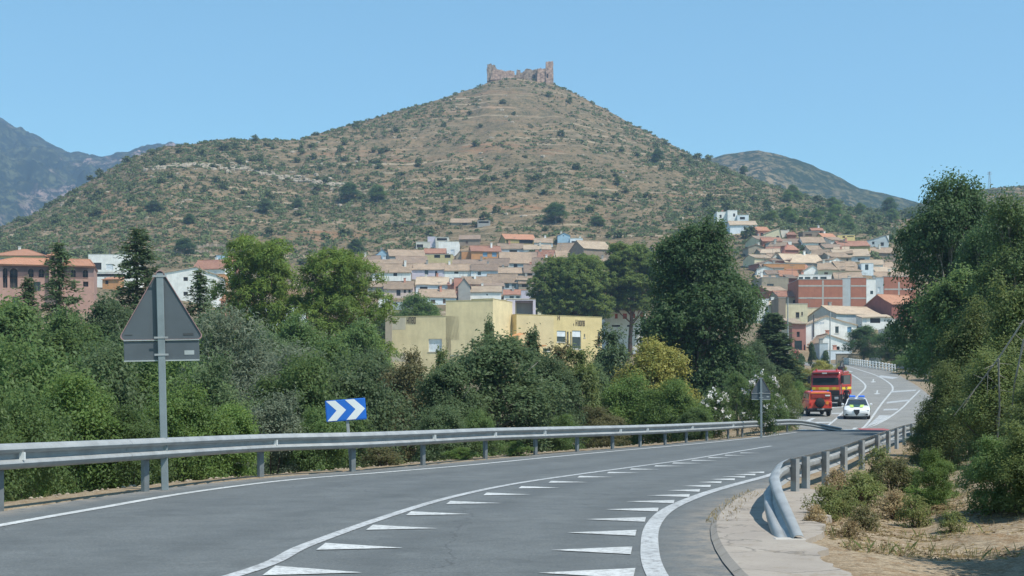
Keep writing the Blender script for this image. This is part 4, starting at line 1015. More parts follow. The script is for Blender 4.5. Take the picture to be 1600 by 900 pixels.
def house(x0, x1, ye, yb, Y, kind='gx', ry=None, d=8., wall='white', roof='tan', wins=(), rot=0., label=None, group=None, chim=0, name='house', apex=None, low=3.0, parapet=0, big=False, roofless=False, snap=True):
    """a building whose street front spans pixels x0..x1 at distance Y, eave at ye, visible foot at yb"""
    HN[0] += 1; rr = random.Random(HN[0] * 7 + int(x0))
    if snap:
        Y = float(hit((x0 + x1) / 2, yb, 215, 800).y) - d * .12
    s = Y / F; w = (x1 - x0) * s / max(math.cos(R(rot)), .5); xc = wx((x0 + x1) / 2, Y)
    ze = wz(ye, Y); zb = wz(yb, Y); gz = min(zb, terr(xc, Y)) - .0
    h = empty(name, (xc, Y, gz), R(rot), label, 'house', group)
    e = ze - gz; b = zb - gz - low; hw = w / 2; c = math.cos(R(rot))
    holes = []
    for q in wins:
        px_, py_, pw, ph, k = q
        a = (px_ - (x0 + x1) / 2) * s / c; z = wz(py_, Y) - gz; a0, a1, c0, c1 = a - pw * s / 2, a + pw * s / 2, z - ph * s / 2, z + ph * s / 2
        a0 = max(a0, -hw + .12); a1 = min(a1, hw - .12); c1 = min(c1, e - .12); c0 = max(c0, b + .2)
        if a1 - a0 > .1 and c1 - c0 > .1: holes.append((a0, a1, c0, c1, k))
    if not holes and w > 3.5 and not any(q_ in (label or '') for q_ in ('blank', 'bare', 'wall', 'strip', 'chimney', 'cement')) and name == 'house' and (zb - gz) < e - 1.6:
        for k_ in range(rr.randint(1, 3)):
            a = rr.uniform(-hw + .7, hw - .7); z1_ = e - rr.uniform(.35, .8)
            if all(abs(a - q_[0]) > 1.6 for q_ in holes): ww_ = rr.uniform(.6, 1.1); holes.append((a - .05, a + ww_, z1_ - rr.uniform(.8, 1.25), z1_, rr.choice(['dark', 'dark', 'glass', 'brown', 'blind'])))
        holes = [(max(q_[0], -hw + .1), min(q_[1], hw - .1), *q_[2:]) for q_ in holes]
    wm = MATS['wall_' + wall]; mb = MB()
    facade(mb, -hw, hw, b, e, holes, 0)
    slope = rr.uniform(.30, .36)
    ov, th = .32, .16
    rf = MB()
    if kind == 'gx':
        rh = (wz(ry, Y + d / 2) - gz - e) if ry is not None else slope * d / 2
        rh = max(rh, .22 * d / 2)
        mb.quad((-hw, d, b), (-hw, d, e), (hw, d, e), (hw, d, b))
        for x in (-hw, hw): mb.add([(x, 0, b), (x, d, b), (x, d, e), (x, d / 2, e + rh), (x, 0, e)], [(0, 1, 2, 3, 4)])
        k = rh / (d / 2); ns = max(2, int(w / 2.2)); go = .18
        slab(rf, ((-hw - go, -ov, e + th - ov * k), (hw + go, -ov, e + th - ov * k)), ((-hw - go, d / 2 - .01, e + rh + th), (hw + go, d / 2 - .01, e + rh + th)), th - .01, ns, rr)
        slab(rf, ((hw + go, d + ov, e + th - ov * k), (-hw - go, d + ov, e + th - ov * k)), ((hw + go, d / 2 + .01, e + rh + th), (-hw - go, d / 2 + .01, e + rh + th)), th - .01, ns, rr)
        rf.tube([(-hw - go, d / 2, e + rh + th - .02), (hw + go, d / 2, e + rh + th - .02)], .11, 6)
        top = e + rh
    elif kind == 'gy':
        ax = ((apex - (x0 + x1) / 2) * s / c) if apex is not None else 0.
        rh = (wz(ry, Y) - gz - e) if ry is not None else slope * w / 2
        mb.add([(-hw, 0, e), (hw, 0, e), (ax, 0, e + rh)], [(0, 1, 2)]); mb.add([(-hw, d, b), (hw, d, b), (hw, d, e), (ax, d, e + rh), (-hw, d, e)], [(0, 1, 2, 3, 4)])
        for x in (-hw, hw): mb.quad((x, 0, b), (x, d, b), (x, d, e), (x, 0, e))
        go = .2; ns = max(2, int(d / 2.2))
        for sg, X in ((-1, -hw), (1, hw)):
            k = rh / max(abs(X - ax), .2)
            slab(rf, ((X + sg * .25, d + go, e + th - .25 * k), (X + sg * .25, -go, e + th - .25 * k)), ((ax + sg * .01, d + go, e + rh + th), (ax + sg * .01, -go, e + rh + th)), th - .01, ns, rr)
        rf.tube([(ax, -go, e + rh + th - .02), (ax, d + go, e + rh + th - .02)], .11, 6)
        top = e + rh
    elif kind == 'shed':
        rh = (wz(ry, Y + d) - gz - e) if ry is not None else .2 * d
        mb.quad((-hw, d, b), (-hw, d, e + rh), (hw, d, e + rh), (hw, d, b))
        for x in (-hw, hw): mb.quad((x, 0, b), (x, d, b), (x, d, e + rh), (x, 0, e))
        k = rh / d
        slab(rf, ((-hw - .15, -ov, e + th - ov * k), (hw + .15, -ov, e + th - ov * k)), ((-hw - .15, d + .1, e + rh + th), (hw + .15, d + .1, e + rh + th)), th - .01, max(2, int(w / 2.2)), rr)
        top = e + rh
    elif kind == 'hip':
        rh = (wz(ry, Y + d / 2) - gz - e) if ry is not None else slope * d / 2
        mb.quad((-hw, d, b), (-hw, d, e), (hw, d, e), (hw, d, b))
        for x in (-hw, hw): mb.quad((x, 0, b), (x, d, b), (x, d, e), (x, 0, e))
        o = .4; q = min(d / 2, hw * .9)
        P = [(-hw - o, -o, e), (hw + o, -o, e), (hw + o, d + o, e), (-hw - o, d + o, e), (-hw + q, d / 2, e + rh), (hw - q, d / 2, e + rh)]
        P2 = [(x, y, z + .14) for x, y, z in P]
        rf.add(P2, [(0, 1, 5, 4), (1, 2, 5), (2, 3, 4, 5), (3, 0, 4)]); rf.add([(x, y, z + .01) for x, y, z in P[:4]] + P2[:4], [(0, 3, 2, 1), (0, 1, 5, 4), (1, 2, 6, 5), (2, 3, 7, 6), (3, 0, 4, 7)])
        for a_, b_ in ((0, 4), (1, 5), (4, 5), (2, 5), (3, 4)): rf.tube([P2[a_], P2[b_]], .1, 5)
        top = e + rh
    else:  # flat with parapet
        mb.quad((-hw, d, b), (-hw, d, e), (hw, d, e), (hw, d, b))
        for x in (-hw, hw): mb.quad((x, 0, b), (x, d, b), (x, d, e), (x, 0, e))
        mb.quad((-hw, 0, e - .5), (hw, 0, e - .5), (hw, d, e - .5), (-hw, d, e - .5))
        rf.box(-hw - .06, hw + .06, -.06, .22, e + .003, e + .10); rf.box(-hw - .06, -hw + .2, .223, d - .203, e + .003, e + .095); rf.box(hw - .2, hw + .06, .223, d - .203, e + .003, e + .095); rf.box(-hw - .06, hw + .06, d - .2, d + .06, e + .003, e + .10)
        top = e
    mb.build('wall', wm, h, fix=False)
    if not roofless:
        if kind == 'flat': rf.build('parapet_coping', M_CONC if wall not in ('white', 'bluewhite') else MATS['wall_offwhite'], h)
        else: rf.build('roof', ROOFS[roof], h)
    for q in holes: window(h, *q[:4], 0, q[4], big)
    if chim == 0 and rr.random() < .35 and not roofless and name == 'house': chim = 1
    if rr.random() < .30 and name == 'house':
        m = MB(); ax_ = rr.uniform(-hw * .6, hw * .6); ay_ = d * .5; hh_ = rr.uniform(1.4, 2.4); m.tube([(ax_, ay_, top - .4), (ax_, ay_, top + hh_)], .035, 5); m.box(ax_ - .6, ax_ + .6, ay_ - .03, ay_ + .03, top + hh_ - .12, top + hh_ - .06); m.build('aerial', M_STEELD, h)
    for k in range(chim):
        cx_ = rr.uniform(-hw * .7, hw * .7); cy = d * rr.uniform(.35, .65); m = MB(); m.rbox(cx_ - .28, cx_ + .28, cy - .25, cy + .25, top - 1.0, top + .9, .02, 1); m.box(cx_ - .36, cx_ + .36, cy - .33, cy + .33, top + .903, top + 1.0); m.build('chimney', MATS['wall_' + rr.choice(['offwhite', 'white', 'salmon', 'grey'])], h)
    return h


def C3(cx, cy): return 540 + cx / 5, 340 + cy / 5


def c3house(xa, yr_, xb, ye_, yf_, Y, wins=(), **k):
    """coordinates read off a five-fold enlargement: left, ridge, right, eave, foot"""
    x0, yr = C3(xa, yr_); x1, ye = C3(xb, ye_); _, yb = C3(0, yf_)
    return house(x0, x1, ye, yb, Y, ry=yr if k.get('kind', 'gx') != 'flat' else None, wins=[(*C3(p, q), w / 5, h / 5, kk) for p, q, w, h, kk in wins], **k)


# --- village under the castle hill -----------------------------------------
c3house(45, 300, 265, 333, 380, 452, d=7, wall='grey', roof='brown', label='low brown tiled house at the left end of the upper village row', chim=1)
c3house(40, 332, 440, 366, 480, 438, [(140, 440, 34, 60, 'dark')], d=7, wall='stone', roof='tan', label='long stone house with a small dark door beside the pine')
c3house(210, 365, 510, 425, 500, 432, [(388, 442, 30, 30, 'dark')], d=7, wall='white', roof='tan', label='white house with a broad tan roof right of the stone house')
c3house(412, 424, 512, 430, 500, 429.5, kind='flat', d=4, wall='brown', label='bare brown block wall annexe joined to the white tan-roofed house')
c3house(482, 360, 770, 405, 480, 433, [(632, 428, 28, 36, 'glass'), (708, 440, 18, 45, 'dark')], d=7, wall='lilac', roof='tan', label='lilac and white terraced house with a narrow dark doorway', chim=1)
c3house(772, 366, 975, 412, 480, 433.5, [(865, 430, 32, 16, 'dark')], d=7, wall='white', roof='tan', label='white terraced house with one small slot window', chim=0)
c3house(978, 368, 1195, 414, 480, 434, [(1045, 436, 26, 26, 'glass')], d=7, wall='bluewhite', roof='brown', label='bluish white terraced house at the right of the long row')
c3house(1195, 395, 1400, 434, 500, 425, d=7, wall='grey', roof='tan', label='grey house under a tan roof below the narrow chimney', chim=1)
c3house(1395, 372, 1580, 430, 500, 428, [(1480, 445, 110, 20, 'dark')], d=8, wall='brown', roof='brown', label='brown house with a dark open gallery beside the round pine')
c3house(345, 255, 620, 300, 350, 470, kind='gx', d=8, rot=12, wall='grey', roof='tan', label='grey gabled house behind the pale blue house')
c3house(232, 246, 345, 290, 330, 466, [(310, 312, 40, 28, 'blind')], kind='gy', d=7, wall='blue', roof='tan', label='small pale blue house at the left top of the village', chim=1)
c3house(400, 305, 640, 358, 400, 452, d=8, rot=8, wall='grey', roof='brown', label='grey house with a wide brown roof under the yellow parapet house')
c3house(622, 285, 838, 288, 360, 462, [(715, 302, 46, 26, 'dark'), (797, 302, 46, 26, 'dark')], kind='flat', d=7, wall='dullyellow', label='flat roofed yellow house with two wide dark windows')
c3house(612, 246, 780, 278, 330, 471, d=6, wall='salmon', roof='red', label='low red tiled shelter in front of the white villa')
c3house(726, 185, 885, 188, 300, 480, [(835, 275, 30, 50, 'blind')], kind='flat', d=8, wall='white', label='white cubic villa on the slope above the village', chim=1)
c3house(640, 146, 702, 148, 240, 484, kind='flat', d=5, wall='lilac', label='narrow lilac tower block beside the white cubic villa')
c3house(702, 150, 805, 154, 240, 488, [(752, 170, 80, 20, 'dark')], kind='flat', d=5, wall='offwhite', label='white roof terrace with a dark covered loggia on the villa')
c3house(550, 186, 660, 190, 240, 478, [(580, 222, 50, 26, 'dark')], kind='flat', d=6, wall='offwhite', label='pale terrace wall left of the lilac tower block')
c3house(982, 225, 1215, 262, 330, 466, [(1090, 288, 36, 34, 'blue'), (1162, 288, 36, 34, 'blue')], d=9, rot=6, wall='orange', roof='red', label='orange brick house with two blue shuttered windows')
c3house(905, 255, 980, 265, 330, 468, kind='flat', d=5, wall='orange', label='small bare orange wall beside the blue shuttered house')
c3house(860, 262, 930, 300, 330, 464, kind='gy', d=5, wall='stone', roof='brown', label='little stone gable left of the bare orange wall')
c3house(1248, 135, 1490, 170, 215, 492, [(1410, 188, 110, 30, 'dark'), (1262, 190, 12, 22, 'dark')], d=9, rot=14, wall='olive', roof='orange', label='olive yellow house with an orange roof and dark porch')
c3house(1490, 165, 1600, 190, 225, 486, d=7, wall='offwhite', roof='light', label='pale house with a light roof right of the olive house')
c3house(1195, 205, 1400, 243, 290, 474, [(1310, 262, 60, 18, 'dark')], d=8, rot=6, wall='bluewhite', roof='tan', label='white house with dark slot windows under the olive house', chim=1)
c3house(1392, 216, 1605, 248, 290, 473, [(1470, 262, 46, 16, 'dark')], d=7, wall='white', roof='light', label='long white house with a pale roof near the round pine', chim=1)
c3house(1210, 275, 1455, 355, 400, 446, [(1328, 376, 30, 26, 'dark')], d=9, rot=5, wall='greyblue', roof='tan', label='grey house with a deep tan roof in the middle of the village')
c3house(1400, 272, 1530, 316, 370, 455, d=7, rot=-14, wall='grey', roof='brown', label='brown roofed house turned sideways next to a red roof')
c3house(1500, 258, 1620, 312, 370, 456, d=7, rot=-8, wall='offwhite', roof='red', label='house with a patched red roof near the round pine')
c3house(1100, 322, 1270, 378, 420, 441, d=8, rot=-6, wall='offwhite', roof='brown', label='brown roof house with a white parapet left of the deep tan roof')
c3house(1460, 320, 1640, 372, 420, 440, d=8, wall='brown', roof='brown', label='wide dark brown roof house just left of the round pine')
c3house(836, 332, 1100, 366, 400, 446, d=7, wall='rose', roof='brown', label='brown roof with a thin dark flue over the long white row', chim=1)
# second row
c3house(172, 500, 300, 542, 610, 408, [(270, 572, 20, 32, 'dark')], d=7, wall='grey', roof='tan', label='small grey house beside the tall pine, lower row')
c3house(300, 502, 525, 556, 625, 405, [(413, 588, 32, 46, 'dark'), (463, 576, 18, 26, 'dark'), (499, 576, 18, 26, 'dark')], d=7, wall='pink', roof='tan', label='pale pink house with three dark windows in the lower row', chim=1)
c3house(548, 470, 800, 522, 590, 412, [(610, 551, 60, 22, 'dark'), (738, 553, 32, 32, 'dark')], d=8, wall='bluewhite', roof='light', label='white house with one wide and one square dark window', chim=1)
c3house(584, 565, 862, 622, 680, 394, d=8, rot=8, wall='bluewhite', roof='tan', label='white house with a low wide roof behind the green fig tree', chim=1)
c3house(846, 466, 905, 470, 620, 409, [(868, 556, 16, 36, 'brown')], kind='flat', d=7, wall='salmon', label='narrow salmon pink wall house between grey gables')
c3house(796, 508, 846, 530, 610, 407, [(820, 580, 46, 28, 'red')], kind='shed', d=4, wall='salmon', roof='red', label='low salmon annexe with a red door')
c3house(880, 475, 972, 530, 660, 404, kind='gy', d=10, wall='grey', roof='brown', label='tall grey cement gable house in the lower row')
c3house(905, 466, 1140, 520, 600, 412, [(1000, 535, 30, 18, 'dark')], d=7, wall='salmon', roof='tan', label='salmon house mostly hidden under a tan roof')
c3house(972, 540, 1216, 580, 645, 396, [(1105, 602, 10, 12, 'dark')], d=7, wall='white', roof='light', label='blank white wall house just above the yellow building', chim=1)
c3house(1120, 446, 1352, 508, 560, 416, [(1262, 530, 30, 40, 'glass'), (1315, 533, 34, 34, 'glass')], d=9, rot=6, wall='greyblue', roof='tan', label='grey house with two tall glazed windows in the lower row')
c3house(1352, 460, 1522, 516, 560, 418, [(1400, 530, 44, 26, 'dark'), (1480, 530, 50, 24, 'dark')], d=8, wall='stone', roof='tan', label='tan roofed house with two dark openings left of the pine')
c3house(1236, 568, 1412, 602, 640, 398, [(1298, 621, 34, 18, 'glass'), (1346, 621, 30, 18, 'glass'), (1388, 621, 20, 18, 'glass')], d=5, wall='white', roof='red', label='white house with a red lean-to roof and three small windows')
c3house(1372, 566, 1500, 570, 690, 402, [(1437, 602, 50, 20, 'dark'), (1400, 650, 30, 26, 'dark')], kind='flat', d=7, wall='lilac', label='lilac terraced house with a dark balcony opening')
c3house(1478, 600, 1580, 604, 690, 399, [(1500, 640, 20, 60, 'brown'), (1545, 650, 30, 26, 'dark')], kind='flat', d=7, wall='white', label='white house with a brown door behind the round pine')
c3house(258, 634, 330, 638, 720, 385, kind='flat', d=5, wall='white', label='low white wall house beside the tall pine')
c3house(330, 655, 560, 660, 720, 380, [(370, 672, 70, 14, 'dark')], kind='flat', d=6, wall='greyblue', label='low grey workshop behind the fig tree')
# hillside sheds
c3house(822, 10, 1030, 38, 62, 520, [(930, 50, 40, 10, 'dark')], d=6, wall='stone', roof='tan', label='stone barn with a tan roof alone on the hillside', low=4)
c3house(1030, 20, 1130, 24, 66, 522, [(1078, 36, 80, 14, 'dark')], kind='flat', d=6, wall='grey', label='grey shed joined to the stone barn on the hillside', low=4)
c3house(886, 140, 1050, 168, 215, 500, d=6, wall='brown', roof='brown', label='brown shed half hidden by scrub right of the white villa', low=4)


def C4(cx, cy): return 840 + cx / 4.09, 340 + cy / 4.09


def c4house(xa, yr_, xb, ye_, yf_, Y, wins=(), **k):
    x0, yr = C4(xa, yr_); x1, ye = C4(xb, ye_); _, yb = C4(0, yf_)
    return house(x0, x1, ye, yb, Y, ry=yr if k.get('kind', 'gx') != 'flat' else None, wins=[(*C4(p, q), w / 4.09, h / 4.09, kk) for p, q, w, h, kk in wins], **k)


c4house(128, 95, 208, 112, 175, 486, [(165, 112, 8, 14, 'dark')], kind='gy', d=8, wall='blue', roof='light', label='tall pale blue house on the hill foot')
c4house(208, 128, 288, 132, 180, 485, [(245, 156, 56, 12, 'dark')], kind='flat', d=7, wall='bluewhite', label='white terrace house joined to the tall blue house', chim=1)
c4house(-20, 135, 96, 160, 190, 480, d=7, wall='bluewhite', roof='tan', label='white house with a tan roof left of the tall blue house')
c4house(120, 165, 290, 212, 250, 468, d=8, rot=-10, wall='salmon', roof='tan', label='salmon house with a tan roof under the tall blue house')
c4house(292, 155, 476, 200, 285, 466, kind='gx', d=9, rot=26, wall='brown', roof='light', label='dark brown gabled house with a pale roof left of the twin pine')
c4house(232, 215, 318, 220, 268, 460, [(265, 240, 60, 16, 'blue')], kind='flat', d=5, wall='bluewhite', label='white balcony house with blue railing')
c4house(314, 214, 356, 218, 285, 459, kind='flat', d=5, wall='cream', label='narrow cream wall beside the dark brown gable')
c4house(-10, 212, 96, 252, 275, 462, d=7, wall='offwhite', roof='red', label='house with a bright red roof patch above the round pine')
c4house(90, 212, 236, 250, 275, 459, d=7, wall='offwhite', roof='tan', label='wide tan roof house above the round pine')
c4house(-20, 258, 190, 292, 320, 446, d=7, wall='grey', roof='brown', label='long brown roof directly above the round pine')
c4house(-20, 306, 110, 352, 400, 430, d=8, wall='brown', roof='brown', label='dark brown roof partly behind the round pine')
c4house(356, 262, 440, 290, 340, 440, d=7, wall='offwhite', roof='tan', label='tan roof house between the two pines')
c4house(760, 180, 838, 235, 270, 470, kind='gx', d=8, rot=18, wall='brown', roof='brown', label='dark brown house left of the big broadleaf tree')
c4house(690, 228, 860, 244, 300, 466, kind='flat', d=5, wall='offwhite', label='low pale wall house between the pine and the big tree')
c4house(430, 510, 690, 590, 760, 245, [(503, 630, 18, 30, 'red'), (558, 630, 26, 34, 'red'), (615, 628, 18, 30, 'red'), (668, 624, 26, 32, 'red'), (500, 692, 54, 12, 'dark'), (592, 692, 40, 12, 'dark')], d=10, wall='white', roof='tan', label='white house with red shutters between the pine and the big tree', snap=False)

# --- right hand town --------------------------------------------------------
def C5(cx, cy): return 1160 + cx * .175, 330 + cy * .175


def c5house(xa, yr_, xb, ye_, yf_, Y, wins=(), **k):
    x0, yr = C5(xa, yr_); x1, ye = C5(xb, ye_); _, yb = C5(0, yf_)
    return house(x0, x1, ye, yb, Y, ry=yr if k.get('kind', 'gx') != 'flat' else None, wins=[(*C5(p, q), w * .175, h * .175, kk) for p, q, w, h, kk in wins], **k)


house(1120, 1137, 331, 352, 478, 'flat', d=7, wall='white', wins=[(1126, 338, 3, 5, 'dark')], label='left cube of the white hilltop villa above the big tree')
house(1137, 1152, 328.5, 352, 476, 'flat', d=7, wall='white', wins=[(1147, 336, 3, 5, 'dark')], label='tallest cube of the white hilltop villa above the big tree')
house(1152, 1170, 336, 352, 474, 'flat', d=7, wall='bluewhite', wins=[(1160, 341, 8, 4, 'dark')], label='low right terrace of the white hilltop villa')
c5house(-110, 92, 130, 122, 195, 462, [(20, 155, 16, 22, 'dark'), (58, 155, 18, 22, 'dark'), (95, 168, 16, 46, 'blue')], d=8, wall='bluewhite', roof='light', label='white house with a blue door at the top of the right town')
c5house(135, 145, 250, 175, 230, 452, d=7, rot=10, wall='salmon', roof='orange', label='small orange roof house beside the cream gable')
c5house(188, 150, 345, 205, 255, 446, [(236, 232, 24, 14, 'dark'), (315, 228, 24, 14, 'dark')], kind='gy', apex=1218, d=9, wall='cream', roof='light', label='cream gable house with two small low windows, top of the right town')
c5house(344, 166, 405, 170, 250, 447, kind='flat', d=7, wall='offwhite', label='plain off-white block joined to the cream gable')
c5house(405, 190, 480, 210, 260, 452, d=7, wall='brick', roof='red', label='rusty red house right of the off-white block')
c5house(540, 180, 690, 184, 245, 450, [(590, 215, 60, 26, 'brown')], kind='flat', d=7, wall='brown', label='brown timber terrace house with a pergola')
c5house(620, 155, 725, 172, 240, 454, [(680, 190, 50, 20, 'dark')], d=5, wall='brown', roof='red', label='small brown attic with a red roof over the timber terrace')
c5house(688, 204, 760, 208, 250, 449, kind='flat', d=6, wall='cream', label='cream parapet wall right of the timber terrace')
c5house(540, 235, 740, 280, 335, 438, [(690, 292, 18, 30, 'dark'), (610, 318, 50, 12, 'dark')], d=8, wall='white', roof='tan', label='white house with a tan roof under the timber terrace')
c5house(742, 205, 870, 250, 310, 444, [(775, 290, 20, 20, 'glass')], d=9, rot=16, wall='olive', roof='orange', label='olive yellow house with an orange roof, top of the right town')
c5house(850, 206, 1005, 212, 290, 442, [(905, 230, 22, 18, 'brown'), (965, 225, 60, 8, 'dark')], kind='flat', d=7, wall='yellow', label='bright yellow flat house beside the orange roof')
c5house(862, 272, 1140, 310, 365, 432, d=9, wall='olive', roof='red', label='olive wall house under a long pinkish red roof')
c5house(1112, 212, 1305, 262, 335, 440, kind='gy', apex=1384, d=9, wall='greyblue', roof='light', label='grey white gable house at the top right of the town')
c5house(1270, 215, 1308, 218, 290, 442, kind='flat', d=3, wall='white', label='white chimney block on the grey gable house')
c5house(182, 240, 352, 268, 345, 432, [(215, 322, 20, 34, 'dark')], d=7, wall='brick', roof='red', label='brick house with a red roof and a dark arched door')
c5house(305, 268, 440, 272, 345, 430, [(322, 300, 10, 50, 'brown')], kind='flat', d=6, wall='white', label='white party wall next to the red roofed brick house')
c5house(360, 250, 570, 285, 320, 434, d=8, rot=-8, wall='stone', roof='brown', label='stone house with a brown roof behind the white party wall')
c5house(600, 312, 835, 350, 395, 420, d=8, rot=4, wall='offwhite', roof='tan', label='tan roof house left of the deep pale roof, middle of the right town')
c5house(820, 345, 1135, 402, 450, 412, [(885, 430, 50, 32, 'dark'), (985, 425, 40, 40, 'blind'), (1060, 432, 60, 20, 'dark')], d=9, rot=-4, wall='greyblue', roof='light', label='wide house with a deep pale roof and a white door panel')
c5house(1135, 330, 1370, 372, 410, 416, d=8, rot=4, wall='brown', roof='tan', label='brown walled house with a tan roof by the right tree')
c5house(318, 305, 505, 342, 385, 424, d=7, rot=14, wall='rose', roof='red', label='rose house with a pinkish roof in the left of the right town')
c5house(190, 345, 318, 395, 420, 418, kind='gx', d=8, rot=18, wall='stone', roof='brown', label='grey stone gable house at the edge of the big tree')
c5house(375, 388, 735, 458, 500, 402, kind='gx', d=9, rot=12, wall='grey', roof='light', label='broad house with a long pale tan roof and a grey gable')
c5house(230, 378, 378, 440, 490, 408, kind='gy', d=9, wall='offwhite', roof='tan', label='off-white gable house left of the long pale tan roof')
c5house(742, 388, 862, 392, 470, 404, kind='flat', d=6, wall='darkbrick', label='dark red brick cube in the middle of the right town')
c5house(620, 350, 760, 392, 430, 414, d=7, rot=-16, wall='grey', roof='tan', label='tan roof turned sideways left of the dark brick cube')
c5house(192, 464, 560, 470, 570, 384, [(303, 520, 46, 40, 'dark')], kind='flat', d=7, wall='orange', label='long orange brick house with one dark balcony window')
c5house(392, 484, 605, 522, 565, 378, d=7, rot=5, wall='offwhite', roof='red', label='house with a red roof in front of the long orange brick house')
c5house(548, 484, 712, 532, 580, 370, kind='gy', d=8, wall='white', roof='light', label='bright white gable house above the arcaded building')
c5house(680, 466, 910, 520, 580, 374, kind='gx', d=8, rot=-12, wall='cream', roof='tan', label='cream house with a tan roof right of the white gable')
c5house(862, 455, 1065, 530, 570, 380, kind='gx', d=9, rot=10, wall='cream', roof='tan', label='cream gabled house with a wide tan roof, lower right town')
c5house(1062, 462, 1170, 466, 570, 372, [(1110, 500, 30, 50, 'glass')], kind='flat', d=6, wall='bluewhite', label='white cube with roof pipes by the lower tan roofs')
c5house(1060, 440, 1250, 478, 510, 392, d=7, rot=-14, wall='white', roof='light', label='white house with a steep pale roof near the right tree')
c5house(1160, 462, 1385, 498, 540, 382, d=8, rot=6, wall='cream', roof='tan', label='tan roof house directly left of the right tree')
c5house(1220, 505, 1400, 575, 600, 360, d=9, rot=14, wall='offwhite', roof='light', label='house with a sloping pale roof above the right brick wall')
c5house(338, 534, 495, 580, 640, 356, d=8, rot=-6, wall='offwhite', roof='orange', label='house with an orange roof above the cream flat house')
c5house(172, 588, 412, 592, 760, 338, [(250, 665, 60, 34, 'glass')], kind='flat', d=8, wall='stone', label='cream stone coloured flat house with a wide glass opening')
c5house(412, 570, 490, 600, 700, 336, kind='shed', d=7, wall='darkbrick', roof='brown', label='dark red side wall house left of the arcaded building')
c5house(482, 562, 795, 568, 620, 330, [(522, 598, 40, 22, 'glass'), (582, 598, 50, 22, 'glass'), (652, 596, 44, 22, 'glass'), (724, 596, 56, 22, 'glass')], kind='flat', d=7, wall='white', label='white house with a row of four wide windows over the brick wall')
c5house(830, 552, 1070, 600, 640, 334, d=7, rot=-6, wall='stone', roof='tan', label='stone house with a low tan roof behind the brick walls')
c5house(1180, 548, 1500, 590, 640, 335, d=8, rot=4, wall='stone', roof='tan', label='stone house with a tan roof behind the right brick wall')


def C6(cx, cy): return 1180 + cx / 5.625, 430 + cy / 5.625


def c6house(xa, yr_, xb, ye_, yf_, Y, wins=(), **k):
    x0, yr = C6(xa, yr_); x1, ye = C6(xb, ye_); _, yb = C6(0, yf_)
    return house(x0, x1, ye, yb, Y, ry=yr if k.get('kind', 'gx') != 'flat' else None, wins=[(*C6(p, q), w / 5.625, h / 5.625, kk) for p, q, w, h, kk in wins], **k)


def bands(h, w, zs, xs, zt, m=M_CONC):
    mb = MB()
    for z in zs: mb.box(-w / 2, w / 2, -.03, .02, z - .16, z + .16)
    for i, x in enumerate(xs):
        lo = -6
        for z in sorted(zs) + [zt]:
            mb.box(x - .18, x + .18, -.03, .02, lo, z - .163 if z != zt else zt - .05); lo = z + .163
    return mb.build('concrete_frame', m, h)


h = c6house(380, 40, 768, 38, 310, 308, kind='flat', d=12, wall='brick', label='large blank brick wall with a concrete cross frame, left of three'); s = 308 / F / 5.625
bands(h, 388 * s, [wz(C6(0, 88)[1], 308) - h.location.z, wz(C6(0, 196)[1], 308) - h.location.z], [(595 - 574) * s], wz(C6(0, 38)[1], 308) - h.location.z)
c6house(768, 30, 838, 28, 300, 310, kind='flat', d=12, wall='greyblue', label='narrow grey rendered strip between two blank brick walls')
h = c6house(840, 25, 975, 23, 300, 308, kind='flat', d=12, wall='brick', label='narrow blank brick wall, middle of three')
bands(h, 135 * s, [wz(C6(0, 85)[1], 308) - h.location.z, wz(C6(0, 194)[1], 308) - h.location.z], [], 0)
c6house(977, 40, 1060, 36, 300, 306, [(1024, 152, 26, 30, 'glass'), (1024, 262, 24, 30, 'glass')], kind='flat', d=12, wall='white', label='slim white house with two windows between brick walls')
c6house(1062, 25, 1128, 22, 300, 309, [(1088, 125, 22, 44, 'blind'), (1090, 245, 20, 30, 'blind')], kind='flat', d=12, wall='greyblue', label='slim grey blue house beside the slim white house')
h = c6house(1130, 14, 1412, 12, 330, 307, kind='flat', d=12, wall='brick', label='large blank brick wall beside the right tree, right of three')
bands(h, 282 * s, [wz(C6(0, 80)[1], 307) - h.location.z, wz(C6(0, 190)[1], 307) - h.location.z], [-.2], wz(C6(0, 12)[1], 307) - h.location.z)
c6house(1180, 182, 1490, 258, 500, 275, [(1380, 300, 90, 50, 'glass')], kind='gx', d=9, rot=24, wall='darkbrick', roof='orange', label='dark red brick house with an orange roof beside the right tree')
c6house(1440, 330, 1560, 334, 520, 262, kind='flat', d=7, wall='rose', label='rose coloured wall in shade under the right tree')
h = c6house(205, 196, 268, 198, 450, 272, kind='flat', d=8, wall='brown', label='brown side wall of the cream flat house with a roof railing')
c6house(268, 250, 460, 252, 440, 268, [(372, 350, 32, 48, 'dark'), (412, 338, 14, 30, 'dark')], kind='flat', d=9, wall='cream', label='cream flat roofed house with one large and one small window', big=True)
c6house(272, 205, 400, 212, 260, 274, [(310, 235, 40, 24, 'dark'), (382, 232, 28, 30, 'dark')], kind='flat', d=5, wall='offwhite', label='white roof hut on top of the cream flat house')
c6house(460, 285, 642, 288, 400, 271, [(536, 325, 26, 36, 'dark')], kind='flat', d=7, wall='cream', label='lower cream wing with one window behind the white gable')
c6house(118, 105, 300, 140, 260, 300, kind='gx', d=8, rot=20, wall='brick', roof='tan', label='old brick house under the cream stone house')
c6house(200, 145, 460, 190, 300, 296, d=8, rot=6, wall='stone', roof='red', label='ruined low house with a red roof behind the roof hut')
c6house(120, 235, 205, 268, 420, 276, d=7, wall='cream', roof='light', label='small cream house with a pale roof left of the brown wall')
c6house(20, 200, 120, 210, 420, 290, [(105, 292, 24, 36, 'dark'), (60, 250, 24, 20, 'dark')], kind='flat', d=7, wall='white', label='white house with balconies just right of the big tree')
